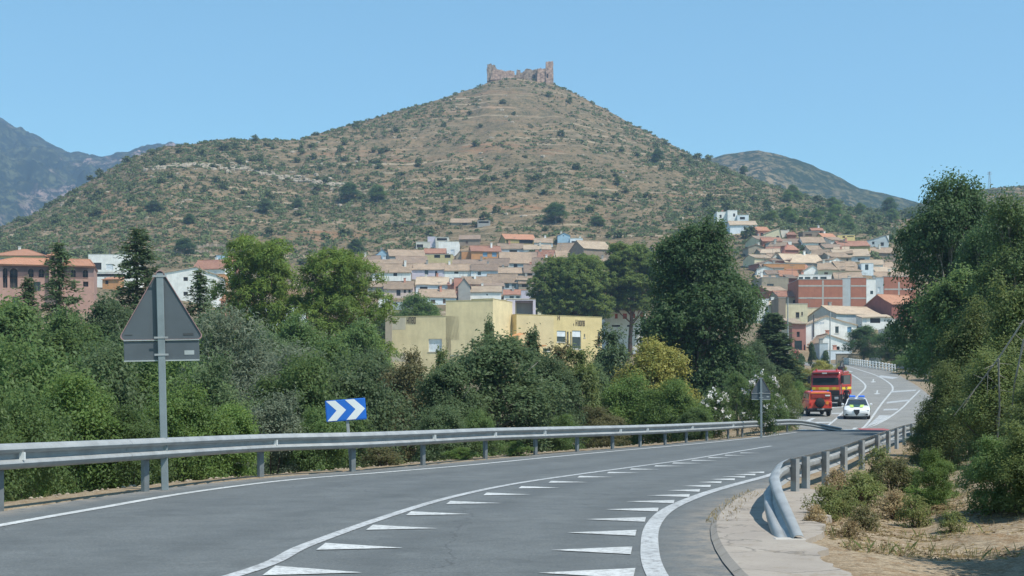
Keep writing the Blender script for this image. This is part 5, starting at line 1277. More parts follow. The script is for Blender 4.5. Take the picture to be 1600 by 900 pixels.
# the big white gabled house and its neighbours
gh = c6house(446, 362, 892, 440, 640, 246, [(718, 480, 34, 62, 'glass'), (828, 478, 38, 48, 'blue'), (852, 580, 18, 14, 'dark')], kind='gy', apex=C6(628, 0)[0], d=11, wall='white', roof='light', label='big white gabled house with a dark drainpipe beside the far bend', big=True)
s = 246 / F / 5.625; zz = lambda cy: wz(C6(0, cy)[1], 246) - gh.location.z
mb = MB(); mb.tube([((512 - 669) * s, -.12, zz(540)), ((512 - 669) * s, -.12, zz(345))], .12, 8); mb.build('drainpipe', mat('pipe_dark', (.10, .10, .10), .6), gh)
mb = MB()
for k in range(6): mb.box((530 + k * 13 - 669) * s, (539 + k * 13 - 669) * s, -.012, -.002, zz(430 - (k % 3) * 2), zz(408))
mb.build('faded_lettering', mat('faded_paint', (.40, .45, .50), .8), gh)
c6house(325, 385, 446, 428, 690, 243, [(378, 520, 26, 46, 'dark'), (378, 630, 66, 110, 'glass'), (436, 640, 16, 60, 'dark')], kind='shed', d=10, wall='rose', roof='light', label='brown plastered house front with a glazed shop door, left of the white gable')
c6house(288, 430, 326, 440, 640, 240, kind='flat', d=6, wall='cream', label='narrow cream wall beside the brown plastered front')
c6house(556, 520, 846, 590, 690, 232, [], kind='gy', apex=C6(632, 0)[0], d=8, wall='white', roof='light', label='low white gable shed in front of the big white house')
c6house(566, 592, 640, 600, 740, 229, kind='flat', d=5, wall='greyblue', label='grey rendered garage wall beside the low white gable')
c6house(640, 655, 850, 662, 740, 228, kind='flat', d=4, wall='bluewhite', label='low white yard wall under the white gable shed')
c6house(690, 282, 1130, 345, 430, 262, kind='gx', d=10, rot=22, wall='greyblue', roof='light', label='house with a wide pale tan roof behind the white gable', chim=1)
c6house(940, 352, 1210, 372, 480, 254, [(1055, 398, 90, 44, 'dark'), (965, 395, 30, 40, 'blind')], kind='shed', d=5, wall='white', roof='light', label='white porch with a dark opening right of the white gable')
c6house(1110, 384, 1280, 388, 500, 250, kind='flat', d=7, wall='offwhite', label='off-white yard wall block right of the porch')
c6house(1130, 470, 1260, 474, 560, 246, kind='flat', d=4, wall='white', label='low white wall behind the round green trees')
c6house(715, 690, 1000, 694, 780, 226, kind='flat', d=.6, wall='stone', name='stone_wall', label='low tumbled stone wall behind the white road fence')
c6house(1008, 688, 1110, 692, 790, 225, kind='flat', d=.5, wall='greyblue', name='gate_wall', label='plain grey gate panel at the end of the stone wall')

# tan roofs filling the gaps of the right-hand town
for k in range(0, 34, 2):
    rr = random.Random(400 + k); y = 376 + (k % 9) * 5.2 + rr.uniform(-1.5, 1.5); x = 1188 + (k * 53 % 210) + rr.uniform(-6, 6); wpx = rr.uniform(20, 34)
    Y = np.interp(y, [372, 390, 410, 428], [446, 420, 388, 345]) + 5
    house(x, x + wpx, y, y + 12, float(Y), rr.choice(['gx', 'gx', 'gy', 'gx']), d=rr.uniform(7, 9), wall=rr.choice(['offwhite', 'white', 'stone', 'cream', 'grey', 'rose', 'brown']), roof=rr.choice(['tan', 'tan', 'light', 'brown', 'red']),
          wins=[(x + wpx * rr.uniform(.2, .8), y + 4, 3, 3.6, 'dark')] if k % 4 else [], rot=rr.uniform(-22, 22), label='tile roofed house packed in among the roofs of the right-hand town', group='packed houses of the right-hand town')
for k in range(9):
    rr = random.Random(700 + k); x = 1172 + (k * 17 % 30) + rr.uniform(-4, 4); y = 386 + k * 8.5; wpx = rr.uniform(22, 32)
    house(x, x + wpx, y, y + 13, 400, rr.choice(['gx', 'gx', 'gy']), d=rr.uniform(7, 9), wall=rr.choice(['white', 'offwhite', 'cream', 'white', 'stone']), roof=rr.choice(['tan', 'light', 'brown', 'tan']), wins=[(x + wpx * rr.uniform(.25, .75), y + 5, 3, 4, 'dark')],
          rot=rr.uniform(-18, 18), label='tile roofed house packed in among the roofs of the right-hand town', group='packed houses of the right-hand town')
for k in (0, 6, 11, 14):
    rr = random.Random(900 + k); x = 545 + k * 19 + rr.uniform(-5, 5); y = 418 + (k % 4) * 9 + rr.uniform(-2, 2); Y = float(np.interp(y, [415, 450], [450, 415])) + 6
    house(x, x + rr.uniform(24, 36), y, y + 14, Y, 'gx', d=7.5, wall=rr.choice(['offwhite', 'grey', 'stone', 'white']), roof=rr.choice(['tan', 'brown', 'tan', 'light']), rot=rr.uniform(-8, 8), label='tan roofed house squeezed between the rows under the castle hill', group='packed houses under the castle hill')

# --- left edge: pink arcade building, white block, white gable -----------------
def C1(cx, cy): return cx / 7.5, 380 + cy / 7.5


s1 = 245 / F / 7.5
pk = empty('arcade_building', (wx(70, 245), 245, terr(wx(70, 245), 245)), R(13), 'pink two storey building with arched windows and orange hipped roofs', 'building')
O = pk.location
lx = lambda cx: (cx / 7.5 - 70) * 245 / F; lz = lambda cy: wz(380 + cy / 7.5, 245) - O.z
mb = MB()
holes = [(lx(395), lx(478), lz(560), lz(452), 'glass'), (lx(600), lx(660), lz(560), lz(440), 'dark'), (lx(165), lx(240), lz(705), lz(632), 'glass'), (lx(955), lx(1015), lz(500), lz(440), 'dark'), (lx(820), lx(870), lz(520), lz(440), 'dark'),
         (lx(335), lx(400), lz(400), lz(300), 'dark'), (lx(455), lx(515), lz(400), lz(300), 'dark'), (lx(815), lx(872), lz(392), lz(300), 'dark'), (lx(950), lx(1012), lz(392), lz(300), 'dark'), (lx(58), lx(110), lz(530), lz(300), 'dark'), (lx(135), lx(222), lz(530), lz(300), 'dark')]
facade(mb, lx(-160), lx(1078), -4, lz(412), holes, 0, .5); facade(mb, lx(-160), lx(560), lz(412), lz(262), holes, 0, .5, 1); facade(mb, lx(560), lx(1078), lz(412), lz(385), holes, 0, .5); facade(mb, lx(560), lx(1078), lz(385), lz(262), holes, 0, .5, 1)
for x in (lx(-160), lx(1078)): mb.quad((x, 0, -4), (x, 9, -4), (x, 9, lz(262)), (x, 0, lz(262)))
mb.quad((lx(-160), 9, -4), (lx(1078), 9, -4), (lx(1078), 9, lz(262)), (lx(-160), 9, lz(262)))
wl = mb.build('wall', [mat('wall_rosepink', (.41, .245, .20), .9, 0, .1, .8, .15, 12, .2), mat('wall_plum', (.245, .165, .155), .9, 0, .1, .8)], pk, fix=False)
M_ROSED = MATS['wall_plum']
# arched heads
for h_ in holes[5:]:
    a, b, c, d = h_[:4]; r = (b - a) / 2; n = 10; A = MB()
    arc = [((a + b) / 2 + r * math.cos(math.pi * i / n), d - .004 - r * .9 + r * .9 * math.sin(math.pi * i / n)) for i in range(n + 1)]
    A.prism([(b - .002, d - .004)] + arc[:n // 2 + 1], -.04, .49); A.prism(arc[n // 2:] + [(a + .002, d - .004)], -.04, .49)
    A.build('arch', M_ROSED, wl)
for h_ in holes:
    m_ = MB(); m_.box(h_[0] - .02, h_[1] + .02, .46, .52, h_[2] - .02, h_[3] + .02); w_ = m_.build('window', PANE[h_[4]], pk, fix=False)
    m_ = MB(); m_.box((h_[0] + h_[1]) / 2 - .04, (h_[0] + h_[1]) / 2 + .04, .40, .457, h_[2] + .02, h_[3] - .02); m_.box(h_[0] + .01, h_[1] - .01, .38, .395, (h_[2] + h_[3]) / 2 - .04, (h_[2] + h_[3]) / 2 + .04); m_.build('mullion', M_FRAMEB, w_)


def hip(x0, x1, z0, z1, y0, y1, ql, qr, name='roof', m=None):
    rf = MB(); ym = (y0 + y1) / 2
    P = [(x0, y0, z0), (x1, y0, z0), (x1, y1, z0), (x0, y1, z0), (x0 + ql, ym, z1), (x1 - qr, ym, z1)]
    rf.add(P, [(0, 1, 5, 4), (1, 2, 5), (2, 3, 4, 5), (3, 0, 4), (0, 3, 2, 1)])
    for a_, b_ in ((0, 4), (1, 5), (4, 5)): rf.tube([P[a_], P[b_]], .12, 5)
    rf.box(x0 + .1, x1 - .1, y0 + .1, y1 - .1, z0 - .22, z0 - .004)
    return rf.build(name, m or ROOFS['orange'], pk)


hip(lx(-180), lx(585), lz(258), lz(150), -.6, 9.6, 5, .3)
hip(lx(722), lx(1092), lz(258), lz(150), -.55, 9.5, .3, 1.2)
mb = MB(); tx0, tx1 = lx(578), lx(728); facade(mb, tx0, tx1, lz(570), lz(165), [(lx(592), lx(636), lz(218), lz(178), 'dark'), (lx(662), lx(706), lz(218), lz(178), 'dark'), (lx(600), lx(650), lz(380), lz(285), 'dark')], -1.0, .3)
for x in (tx0, tx1): mb.quad((x, -1.0, lz(570)), (x, 5, lz(570)), (x, 5, lz(165)), (x, -1.0, lz(165)))
mb.quad((tx0, 5, lz(570)), (tx1, 5, lz(570)), (tx1, 5, lz(165)), (tx0, 5, lz(165)))
tw = mb.build('stair_tower', MATS['wall_rosepink'], pk, fix=False)
for a_ in ((592, 636, 218, 178), (662, 706, 218, 178), (600, 650, 380, 285)):
    m_ = MB(); m_.box(lx(a_[0]) - .02, lx(a_[1]) + .02, -.73, -.69, lz(a_[2]) - .02, lz(a_[3]) + .02); m_.build('window', M_DARK, tw)
hip(lx(558), lx(748), lz(150), lz(98), -1.6, 5.6, 2.4, 2.4)
house(-14, 68, 400, 430, 268, 'hip', ry=390.5, d=12, wall='dullyellow', roof='orange', wins=[(2, 407, 9, 6, 'blue')], label='second orange hipped roof behind the pink arcade building')

wb = house(138, 205, 397.5, 425, 300, 'flat', d=10, wall='white', wins=[(150, 416, 17, 11, 'dark'), (171, 417, 11, 9, 'blind')], label='white modern block with a flat roof right of the pink building')
house(142, 210, 425.5, 450, 297, 'flat', d=8, wall='white', wins=[(170, 430, 52, 5, 'dark'), (168, 438, 10, 9, 'dark')], label='projecting white terrace level below the white modern block')
house(160, 186, 437, 452, 292, 'shed', ry=434, d=4, wall='orange', roof='orange', wins=[(167, 441, 5, 6, 'dark')], label='small orange garden hut under the white terrace')
lg = house(236, 338, 430, 470, 272, 'gy', ry=418, apex=306, d=9, wall='white', roof='light', wins=[(290, 436, 7, 6, 'dark'), (290, 459, 7, 6, 'dark')], label='white gable house right of the back of the big road sign')
house(300, 352, 420, 436, 276, 'gx', ry=407, d=9, rot=-8, wall='white', roof='red', label='white house with a dusty red roof behind the white gable')
house(336, 350, 428, 446, 270, 'flat', d=6, wall='orange', wins=[(342, 438, 10, 9, 'dark')], label='small orange wall with a square dark window next to the pine')
house(338, 352, 399, 425, 284, 'flat', d=4, wall='blue', label='blue grey chimney wall between orange roofs')
house(346, 372, 410, 425, 283, 'gx', ry=401, d=6, wall='salmon', roof='orange', label='small orange roof house partly behind the tall left pine')
house(388, 462, 478, 545, 165, 'flat', d=9, wall='bluewhite', wins=[(410, 500, 10, 16, 'dark'), (438, 505, 8, 20, 'glass'), (448, 526, 12, 10, 'dark')], label='pale blue white house showing through the tall left pines', chim=1, snap=False)
house(345, 385, 470, 500, 200, 'gx', ry=462, d=7, wall='salmon', roof='orange', label='orange house glimpsed under the tall left pine', snap=False)
house(602, 612, 470, 540, 206, 'flat', d=.8, wall='stone', name='wall_pillar', label='tall narrow stone coloured wall left of the yellow building', snap=False)
house(820, 862, 478, 500, 330, 'flat', d=5, wall='cream', wins=[(835, 489, 10, 10, 'dark')], label='cream wall fragment behind the yellow building')

# --- yellow building ----------------------------------------------------------
yb = empty('yellow_building', (wx(770, 206), 206, terr(wx(770, 206), 206)), 0, 'large yellow flat roofed building with a raised centre block', 'building')
O = Vector(yb.location); Z = lambda py, Y: wz(py, Y) - O.z
A0 = Vector((wx(770, 206), 206, 0)); A1 = Vector((wx(612, 209), 209, 0)); B1 = Vector((wx(807, 214), 214, 0))
da = (A0 - A1); la = da.length; ra = math.atan2(da.y, da.x)


def wing(name, p0, rot, length, depth, ztop, zbot, holes, wall, dep=.25):
    mb = MB(); facade(mb, 0, length, zbot, ztop, holes, 0, dep)
    mb.quad((0, 0, zbot), (0, depth, zbot), (0, depth, ztop), (0, 0, ztop)); mb.quad((length, 0, zbot), (length, depth, zbot), (length, depth, ztop), (length, 0, ztop)); mb.quad((0, depth, zbot), (length, depth, zbot), (length, depth, ztop), (0, depth, ztop))
    mb.quad((0, 0, ztop - .35), (length, 0, ztop - .35), (length, depth, ztop - .35), (0, depth, ztop - .35))
    w = mb.build(name, wall, yb, fix=False); w.location = p0 - O; w.location.z = 0; w.rotation_euler = (0, 0, rot)
    c = MB(); c.box(-.05, length + .05, -.05, .18, ztop + .003, ztop + .07); c.box(-.05, .18, .183, depth, ztop + .003, ztop + .068); c.box(length - .18, length + .05, .183, depth, ztop + .003, ztop + .068); c.build('coping', MATS['wall_dullyellow'], w)
    return w


def wgwin(w, h, kind, dep=.25, fr=M_FRAMEW):
    m_ = MB(); m_.box(h[0] - .02, h[1] + .02, dep - .03, dep + .03, h[2] - .02, h[3] + .02); p = m_.build('window', PANE[kind], w, fix=False)
    f = MB(); t = .07; a, b, c, d = h[:4]; y0, y1 = dep - .10, dep - .034
    f.box(a + .003, a + t, y0, y1, c + .003, d - .003); f.box(b - t, b - .003, y0, y1, c + .003, d - .003); f.box(a + t, b - t, y0, y1, d - t, d - .003); f.box(a + t, b - t, y0, y1, c + .003, c + t); f.build('frame', fr, p, fix=False)
    s = MB(); s.box(a - .1, b + .1, -.06, .05, c - .1, c - .003); s.build('sill', M_CONC, p, fix=False)


M_YD = mat('lightened_yellow_render', (.66, .55, .33), .9, 0, .10, .5, .15, 10, .18); M_YP = mat('pale_render', (.52, .47, .36), .9, 0, .10, .5, .15, 10, .18)  # yellow lightened in the colour to offset the grazing sun on the left wing
fx = lambda px_: (px_ - 612) / 158 * la
lw = [(fx(670), fx(691), Z(551, 211), Z(531, 211), 'blind'), (fx(705), fx(718), Z(556, 210), Z(533, 210), 'dark'), (fx(637), fx(648), Z(575, 213), Z(560, 213), 'dark')]
w1 = wing('left_wing', A1, ra, fx(697), 9, Z(497, 212), -5, lw, M_YD); [wgwin(w1, h, h[4]) for h in lw]
t0 = A1 + da.normalized() * (fx(697) + .01); w2 = wing('centre_block', t0, ra, la - fx(697), 8.5, Z(470, 207), -5, [], M_YD)
# pale repaired patches and the dark letters
mb = MB(); mb.box(.02, fx(634), -.012, -.002, Z(517, 212), Z(499, 212)); mb.box(.02, fx(634), -.012, -.002, Z(566, 212), Z(553, 212)); mb.build('pale_patch', M_YP, w1)
M_LET = mat('rusty_letters', (.085, .06, .04), .7)


def letters(par, x0, x1, z0, z1, pat, y=-.05, name='lettering'):
    mb = MB(); n = len(pat); wd = (x1 - x0) / n
    for i, ch in enumerate(pat):
        a = x0 + i * wd; b = a + wd * .78; t = wd * .2; m_ = (z0 + z1) / 2; th = (z1 - z0) * .14
        V = {'l': (a, a + t, z0, z1), 'r': (b - t, b, z0, z1), 't': (a + t, b - t, z1 - th, z1), 'm': (a + t, b - t, m_ - th / 2, m_ + th / 2), 'b': (a + t, b - t, z0, z0 + th), 'u': (a, a + t, m_ + th, z1), 'L': (a, a + t, z0, m_ - th), 'R': (b - t, b, z0, m_ - th), 'U': (b - t, b, m_ + th, z1)}
        for k in {'H': 'lrm', 'I': 'l', '5': 'tumRb', 'M': 'lrt', 'S': 'tumRb', 'i': 'L', 'O': 'lrtb', 'Q': 'lrtb', ' ': '', '8': 'lrtmb', 'f': 'ltm'}[ch]:
            q = V[k]; mb.box(q[0], q[1], y, -.004, q[2], q[3])
    return mb.build(name, M_LET, par)


letters(w1, fx(636), fx(651), Z(508, 212), Z(498, 212), 'HM8Q')
# right return of the centre block, facing the sun
db = B1 - A0; w3 = wing('centre_return', A0 + Vector((.0, .0, 0)), math.atan2(db.y, db.x), db.length, 3.5, Z(468.5, 208), -5, [], M_YD)
tower0 = Vector((wx(792, 212.5), 212.5, 0)); s2 = 212.5 / F
w4 = wing('roof_room', tower0, R(3), 45 * s2, 4.5, Z(467.5, 212.5), Z(497, 212.5), [(13 * s2, 41 * s2, Z(493, 212.5), Z(469.5, 212.5))], MATS['wall_lilac'], 2.2)
mb = MB(); mb.box(13 * s2 - .05, 41 * s2 + .05, 2.2, 2.3, Z(493, 212.5) - .05, Z(469, 212.5)); mb.build('back_wall', MATS['wall_grey'], w4)
# right wing
C0 = Vector((wx(807, 211), 211, 0)); Cc = Vector((wx(866, 214), 214, 0)); C2 = Vector((wx(940.5, 218), 218, 0))
dc = C2 - C0; lc = dc.length; rc = math.atan2(dc.y, dc.x); gxx = lambda px_: (px_ - 807) / 133.5 * lc
Yw = 215
rw = [(gxx(847.5), gxx(859.5), Z(550, Yw), Z(516, Yw), 'glass'), (gxx(869), gxx(883), Z(535, Yw), Z(517, Yw), 'glass'), (gxx(893), gxx(907), Z(545, Yw), Z(516, Yw), 'glass'), (gxx(884.5), gxx(887.5), Z(540, Yw), Z(518, Yw), 'brown'), (gxx(890), gxx(892), Z(540, Yw), Z(518, Yw), 'brown'),
      (gxx(911.5), gxx(913.5), Z(527, Yw), Z(521, Yw), 'dark'), (gxx(934), gxx(937.5), Z(541, Yw), Z(517, Yw), 'brown')]
w5 = wing('right_wing', C0, rc, lc, 9, Z(492.5, 213), -5, rw, mat('bright_yellow_render', (.61, .49, .25), .9, 0, .10, .5, .15, 10, .18)); [wgwin(w5, h, h[4]) for h in rw]
for a, b in ((847.5, 859.5), (869, 883), (893, 907)):
    mb = MB(); mb.box(gxx(a) + .08, gxx(b) - .08, .10, .16, Z(526, Yw), Z(516.6, Yw)); mb.build('roller_blind', M_BLIND, w5)
mb = MB(); mb.box(.02, gxx(864), -.012, -.002, Z(545, Yw), Z(494, 213)); mb.build('pale_patch', mat('cream_render', (.56, .46, .27), .9, 0, .08, .5), w5)
letters(w5, gxx(895), gxx(902), Z(508.5, Yw), Z(499, Yw), 'iH'); letters(w5, gxx(902.5), gxx(913.5), Z(508.5, Yw), Z(500, Yw), '8OM8'); letters(w5, gxx(870), gxx(874.5), Z(500.5, Yw), Z(491.8, 213), 'H')
mb = MB(); mb.box(-.05, gxx(842), -2.2, -.02, Z(543, Yw), Z(541, Yw)); mb.quad((-1.5, -2.4, Z(530, Yw)), (gxx(812), -2.4, Z(524, Yw)), (gxx(812), -.03, Z(522, Yw)), (-1.5, -.03, Z(528, Yw))); mb.build('canopy', MATS['wall_orange'], w5)

# dry stone terraces on the left slope
for (x0, x1, py, lab) in ((232, 330, 396, 'long dry stone terrace wall on the slope over the white gable'), (296, 352, 388, 'short dry stone terrace wall below the lone dark tree'), (95, 145, 389, 'dry stone terrace wall above the pink building'), (600, 680, 352, 'low stone wall on the slope left of the stone barn')):
    pts = [hit(x, py + 1.2 * math.sin(x * .07), 300, 700) for x in np.linspace(x0, x1, 14)]
    o = empty('terrace_wall', pts[0], 0, lab, 'wall'); mb = MB(); rr = random.Random(int(x0))
    for a, b in zip(pts[:-1], pts[1:]):
        a, b = a - pts[0], b - pts[0]; ha_, hb = 1.1 + rr.uniform(-.4, .3), 1.1 + rr.uniform(-.4, .3); dd = Vector((0, .8, 0))
        mb.loft([[a - Vector((0, 0, 1.5)), a + dd - Vector((0, 0, 1.5)), a + dd + Vector((0, 0, ha_)), a + Vector((0, 0, ha_))], [b - Vector((0, 0, 1.5)), b + dd - Vector((0, 0, 1.5)), b + dd + Vector((0, 0, hb)), b + Vector((0, 0, hb))]], 0, False)
    mb.build('stonework', M_RUBBLE, o)

# ----------------------------------------------------------------------------
# vegetation
def rdir(n, rng):
    v = rng.normal(size=(n, 3)); return v / np.linalg.norm(v, axis=1)[:, None]


def clumps(lobes, nc, nl, rng, cr, shell=.16, low=-.45):
    """leaf positions and normals, gathered in clumps near the surface of ellipsoid lobes"""
    L = np.array(lobes, float); wgt = (L[:, 3] * L[:, 4] * L[:, 5]) ** (2 / 3); wgt /= wgt.sum()
    k = rng.choice(len(L), nc, p=wgt); d = rdir(nc, rng)
    d[:, 2] = np.where(d[:, 2] < low, -d[:, 2], d[:, 2])
    rr = 1 - np.abs(rng.normal(0, shell, nc)); rr = np.clip(rr, .25, 1.05)
    cc = L[k, :3] + d * L[k, 3:] * rr[:, None]
    csz = cr * rng.uniform(.6, 1.35, nc)
    n = nc * nl; j = np.repeat(np.arange(nc), nl)
    off = rng.normal(size=(n, 3)) * .5; off[:, 2] *= .75
    pos = cc[j] + off * csz[j][:, None]
    nrm = d[j] * .55 + off * .35 + rng.normal(size=(n, 3)) * .55 + np.array([0, 0, .75])
    nrm /= np.linalg.norm(nrm, axis=1)[:, None]
    tint = np.clip(rng.normal(.45, .25, n) + np.repeat(rng.normal(0, .26, nc), nl), 0, 1)
    return pos, nrm, d[j], tint


def leaves(name, pos, nrm, out, tint, ln, wd, rng, needle=0.):
    n = len(pos); r = rng.normal(size=(n, 3))
    if needle: r = out * needle + np.array([0, 0, .55 * needle]) + r * .6
    u = r - nrm * np.sum(r * nrm, 1)[:, None]; u /= np.maximum(np.linalg.norm(u, axis=1), 1e-6)[:, None]
    v = np.cross(nrm, u); l = ln * rng.uniform(.65, 1.35, n)[:, None]; w = wd * rng.uniform(.7, 1.3, n)[:, None]
    bend = nrm * (-.18 * l)
    V = np.stack([pos - u * l * .5, pos + v * w * .5 + u * l * .08 + bend * 0, pos + u * l * .5 + bend, pos - v * w * .5 + u * l * .08], 1).reshape(-1, 3)
    return np_mesh(name, V, np.arange(n * 4).reshape(-1, 4), tint)


LM = {
    'broad': leaf_mat('leaf_broad', (0.071, 0.136, 0.053), (0.113, 0.193, 0.071), (0.060, 0.110, 0.048), .50),
    'bush': leaf_mat('leaf_bush', (0.094, 0.159, 0.054), (0.147, 0.224, 0.074), (0.073, 0.118, 0.046), .50),
    'bluish': leaf_mat('leaf_bluish', (0.090, 0.140, 0.065), (0.137, 0.195, 0.091), (0.071, 0.110, 0.054), .50),
    'light': leaf_mat('leaf_light', (0.108, 0.189, 0.049), (0.167, 0.254, 0.068), (0.081, 0.140, 0.043), .50),
    'olive': leaf_mat('leaf_olive', (.15, .19, .125), (.23, .27, .19), (.10, .13, .08), .46),
    'pine': leaf_mat('leaf_pine', (.11, .175, .035), (.17, .245, .05), (.07, .115, .03), .46),
    'darkpine': leaf_mat('leaf_darkpine', (0.111, 0.169, 0.047), (0.182, 0.240, 0.065), (0.065, 0.111, 0.039), .50),
    'conifer': leaf_mat('leaf_conifer', (.075, .125, .058), (.115, .17, .078), (.06, .10, .05), .35),
    'yellow': leaf_mat('leaf_yellow', (.255, .255, .062), (.35, .335, .09), (.115, .155, .045), .4),
    'brownish': leaf_mat('leaf_brownish', (.12, .125, .055), (.17, .165, .075), (.09, .08, .04), .46),
    'dusty': leaf_mat('leaf_dusty', (0.115, 0.167, 0.055), (0.184, 0.230, 0.081), (0.081, 0.109, 0.044), .50),
    'scrub': leaf_mat('leaf_scrub', (.095, .130, .048), (.150, .185, .075), (.11, .12, .055), .3, .8),
    'scrubdry': leaf_mat('leaf_scrubdry', (.125, .115, .055), (.175, .155, .08), (.10, .09, .045), .25, .8),
    'flower': leaf_mat('oleander_flower', (.72, .70, .68), (.78, .74, .72), (.66, .58, .58), .2, .6),
    'pinkflower': leaf_mat('pink_flower', (.55, .16, .17), (.65, .28, .24), (.5, .12, .14), .2, .6),
    'straw': leaf_mat('dry_straw', (.30, .235, .12), (.40, .32, .18), (.22, .17, .085), .3, .8),
    'litter': leaf_mat('leaf_litter', (.10, .07, .045), (.18, .12, .07), (.07, .05, .035), .1, .9),
    'grass': leaf_mat('green_grass', (.13, .17, .055), (.20, .235, .085), (.21, .19, .09), .42, .7)}
PROTO = {}


def lobes_round(w, h, n, rng, z0=.12, k=.42, egg=False):
    out = [(0, 0, h * .55, w * .34, w * .34, h * .36)]
    for i in range(n):
        a = 2 * math.pi * (i + rng.uniform(-.3, .3)) / n * 2.4; t = (i + .5) / n; z = h * (z0 + (1 - z0 - .12) * t)
        env = math.sin(math.pi * ((.20 + .68 * t) if egg else min(.96, .22 + .72 * t))) ** .7; r = w * .5 * env
        s = w * rng.uniform(.15, .24) * (.7 + .5 * env)
        out.append((math.cos(a) * (r - s * .8), math.sin(a) * (r - s * .8), z, s, s, s * rng.uniform(.75, 1.1)))
    return out


def trunk(name, h, r, lobes, rng, bark, nb=7, lean=.0, z0=.25):
    mb = MB(); p = [(0, 0, -.6)]
    for k in range(1, 7): p.append((lean * h * (k / 6) ** 2 + rng.uniform(-.1, .1) * r * 3, rng.uniform(-.1, .1) * r * 3, h * k / 6))
    mb.tube(p, [r * 1.35, r * 1.0, r * .9, r * .78, r * .62, r * .42, r * .16], 9)
    idx = rng.choice(len(lobes), min(nb, len(lobes)), replace=False)
    for i in idx:
        c = Vector(lobes[i][:3]); s = Vector(p[1]).lerp(Vector(p[5]), min(.95, max(0.05, c.z / h - .28)))
        m = s.lerp(c, .5) + Vector((rng.uniform(-.2, .2), rng.uniform(-.2, .2), -.06 * (c - s).length))
        mb.tube([s, m, c], [r * .42, r * .28, r * .08], 6)
        for q in range(2):
            e = c + Vector(rng.normal(size=3)) * lobes[i][3] * .5; mb.tube([m.lerp(c, .5), e], [r * .16, r * .05], 5)
    return mb, bark


def proto(kind, name, w, h, crown_me, stem, crown_name='crown', stem_name='trunk', extra=()):
    PROTO[kind] = dict(name=name, w=w, h=h, parts=[(crown_name, crown_me, None)] + ([(stem_name, stem[0], stem[1])] if stem else []) + list(extra))


def stem_mesh(name, t):
    mb, bark = t; me = bpy.data.meshes.new(name); me.from_pydata(mb.v, [], mb.f); me.materials.append(bark); me.polygons.foreach_set('use_smooth', [True] * len(me.polygons)); return me


def make_bush(kind, seed, w, h, nc, nl, cr, ln, wd, nlobe=9, needle=0., name='bush', upright=0):
    rng = np.random.default_rng(seed)
    lb = lobes_round(w, h, nlobe, rng, .05)
    if upright:
        for i in range(upright):
            a = rng.uniform(0, 6.28); r = w * .32 * rng.uniform(.1, 1); lb.append((math.cos(a) * r, math.sin(a) * r, h * rng.uniform(.7, .9), w * .07, w * .07, h * .22))
    p, n, o, t = clumps(lb, nc, nl, rng, cr)
    keep = p[:, 2] > .02; p, n, o, t = p[keep], n[keep], o[keep], t[keep]
    me = leaves('foliage', p, n, o, t, ln, wd, rng, needle)
    mb = MB(); rr = rng
    for k in range(6):
        a = rr.uniform(0, 6.28); e = Vector(lb[rr.integers(1, len(lb))][:3]); mb.tube([(0.1 * math.cos(a), .1 * math.sin(a), -.3), e * .5 + Vector((0, 0, .1)), e], [.05, .035, .012], 5)
    proto(kind, name, w, h, me, (stem_mesh('stem', (mb, M_BARK)), None), 'foliage', 'stem')


make_bush('bush_a', 1, 4.2, 3.4, 520, 46, .34, .115, .065)
make_bush('bush_b', 2, 4.6, 3.2, 520, 46, .36, .11, .07, 11)
make_bush('bush_c', 3, 3.8, 3.8, 500, 46, .32, .115, .055, 10, 0, 'bush', 4)
make_bush('olive', 4, 4.6, 4.2, 430, 36, .42, .19, .040, 11, .7, 'olive_tree', 5)
make_bush('sprig', 5, 2.4, 4.0, 260, 34, .25, .18, .055, 6, .5, 'juniper_bush', 9)
make_bush('dusty', 6, 3.3, 3.6, 800, 44, .32, .085, .05, 13, 0, 'roadside_bush', 7)
make_bush('dusty_b', 7, 3.3, 4.0, 800, 44, .32, .09, .048, 12, .2, 'roadside_bush', 10)
make_bush('small', 8, 1.2, .8, 90, 26, .16, .075, .035, 6, .6, 'low_shrub', 3)
make_bush('topiary', 9, 2.0, 2.6, 260, 26, .16, .12, .08, 5, 0, 'clipped_bush')
make_bush('reed', 10, 4.6, 3.2, 420, 34, .30, .26, .035, 10, 1.2, 'reed_bush', 14)

# broadleaf trees
for kind, seed, w, h, nc, nl, cr, ln, wd, nb, rad in (('broad_a', 21, 8.6, 14, 2000, 46, .60, .23, .13, 40, .28), ('broad_b', 22, 7.4, 13, 900, 44, .55, .20, .12, 24, .26), ('broad_c', 23, 6.0, 7.5, 620, 40, .46, .18, .11, 16, .18), ('broad_d', 24, 5.6, 7.2, 620, 40, .42, .16, .09, 19, .18)):
    rng = np.random.default_rng(seed); lb = [(x * 1, y, h * (.07 if kind == 'broad_a' else .16) + z * (.93 if kind == 'broad_a' else .86), a, b, c) for x, y, z, a, b, c in lobes_round(w, h, nb, rng, .03, .42, kind in ('broad_a', 'broad_b'))]
    if kind == 'broad_a': lb += [(0, 0, h * .30, w * .41, w * .41, h * .20), (0, 0, h * .48, w * .44, w * .44, h * .26), (.2, 0, h * .68, w * .34, w * .34, h * .24), (-w * .14, .3, h * .16, w * .26, w * .30, h * .13), (w * .14, -.3, h * .17, w * .27, w * .28, h * .14)]
    p, n, o, t = clumps(lb, nc, nl, rng, cr, .17)
    proto(kind, 'broadleaf_tree', w, h, leaves('crown', p, n, o, t, ln, wd, rng), (stem_mesh('trunk', trunk('t', h * .85, rad, lb, rng, M_BARKG, 14)), None))


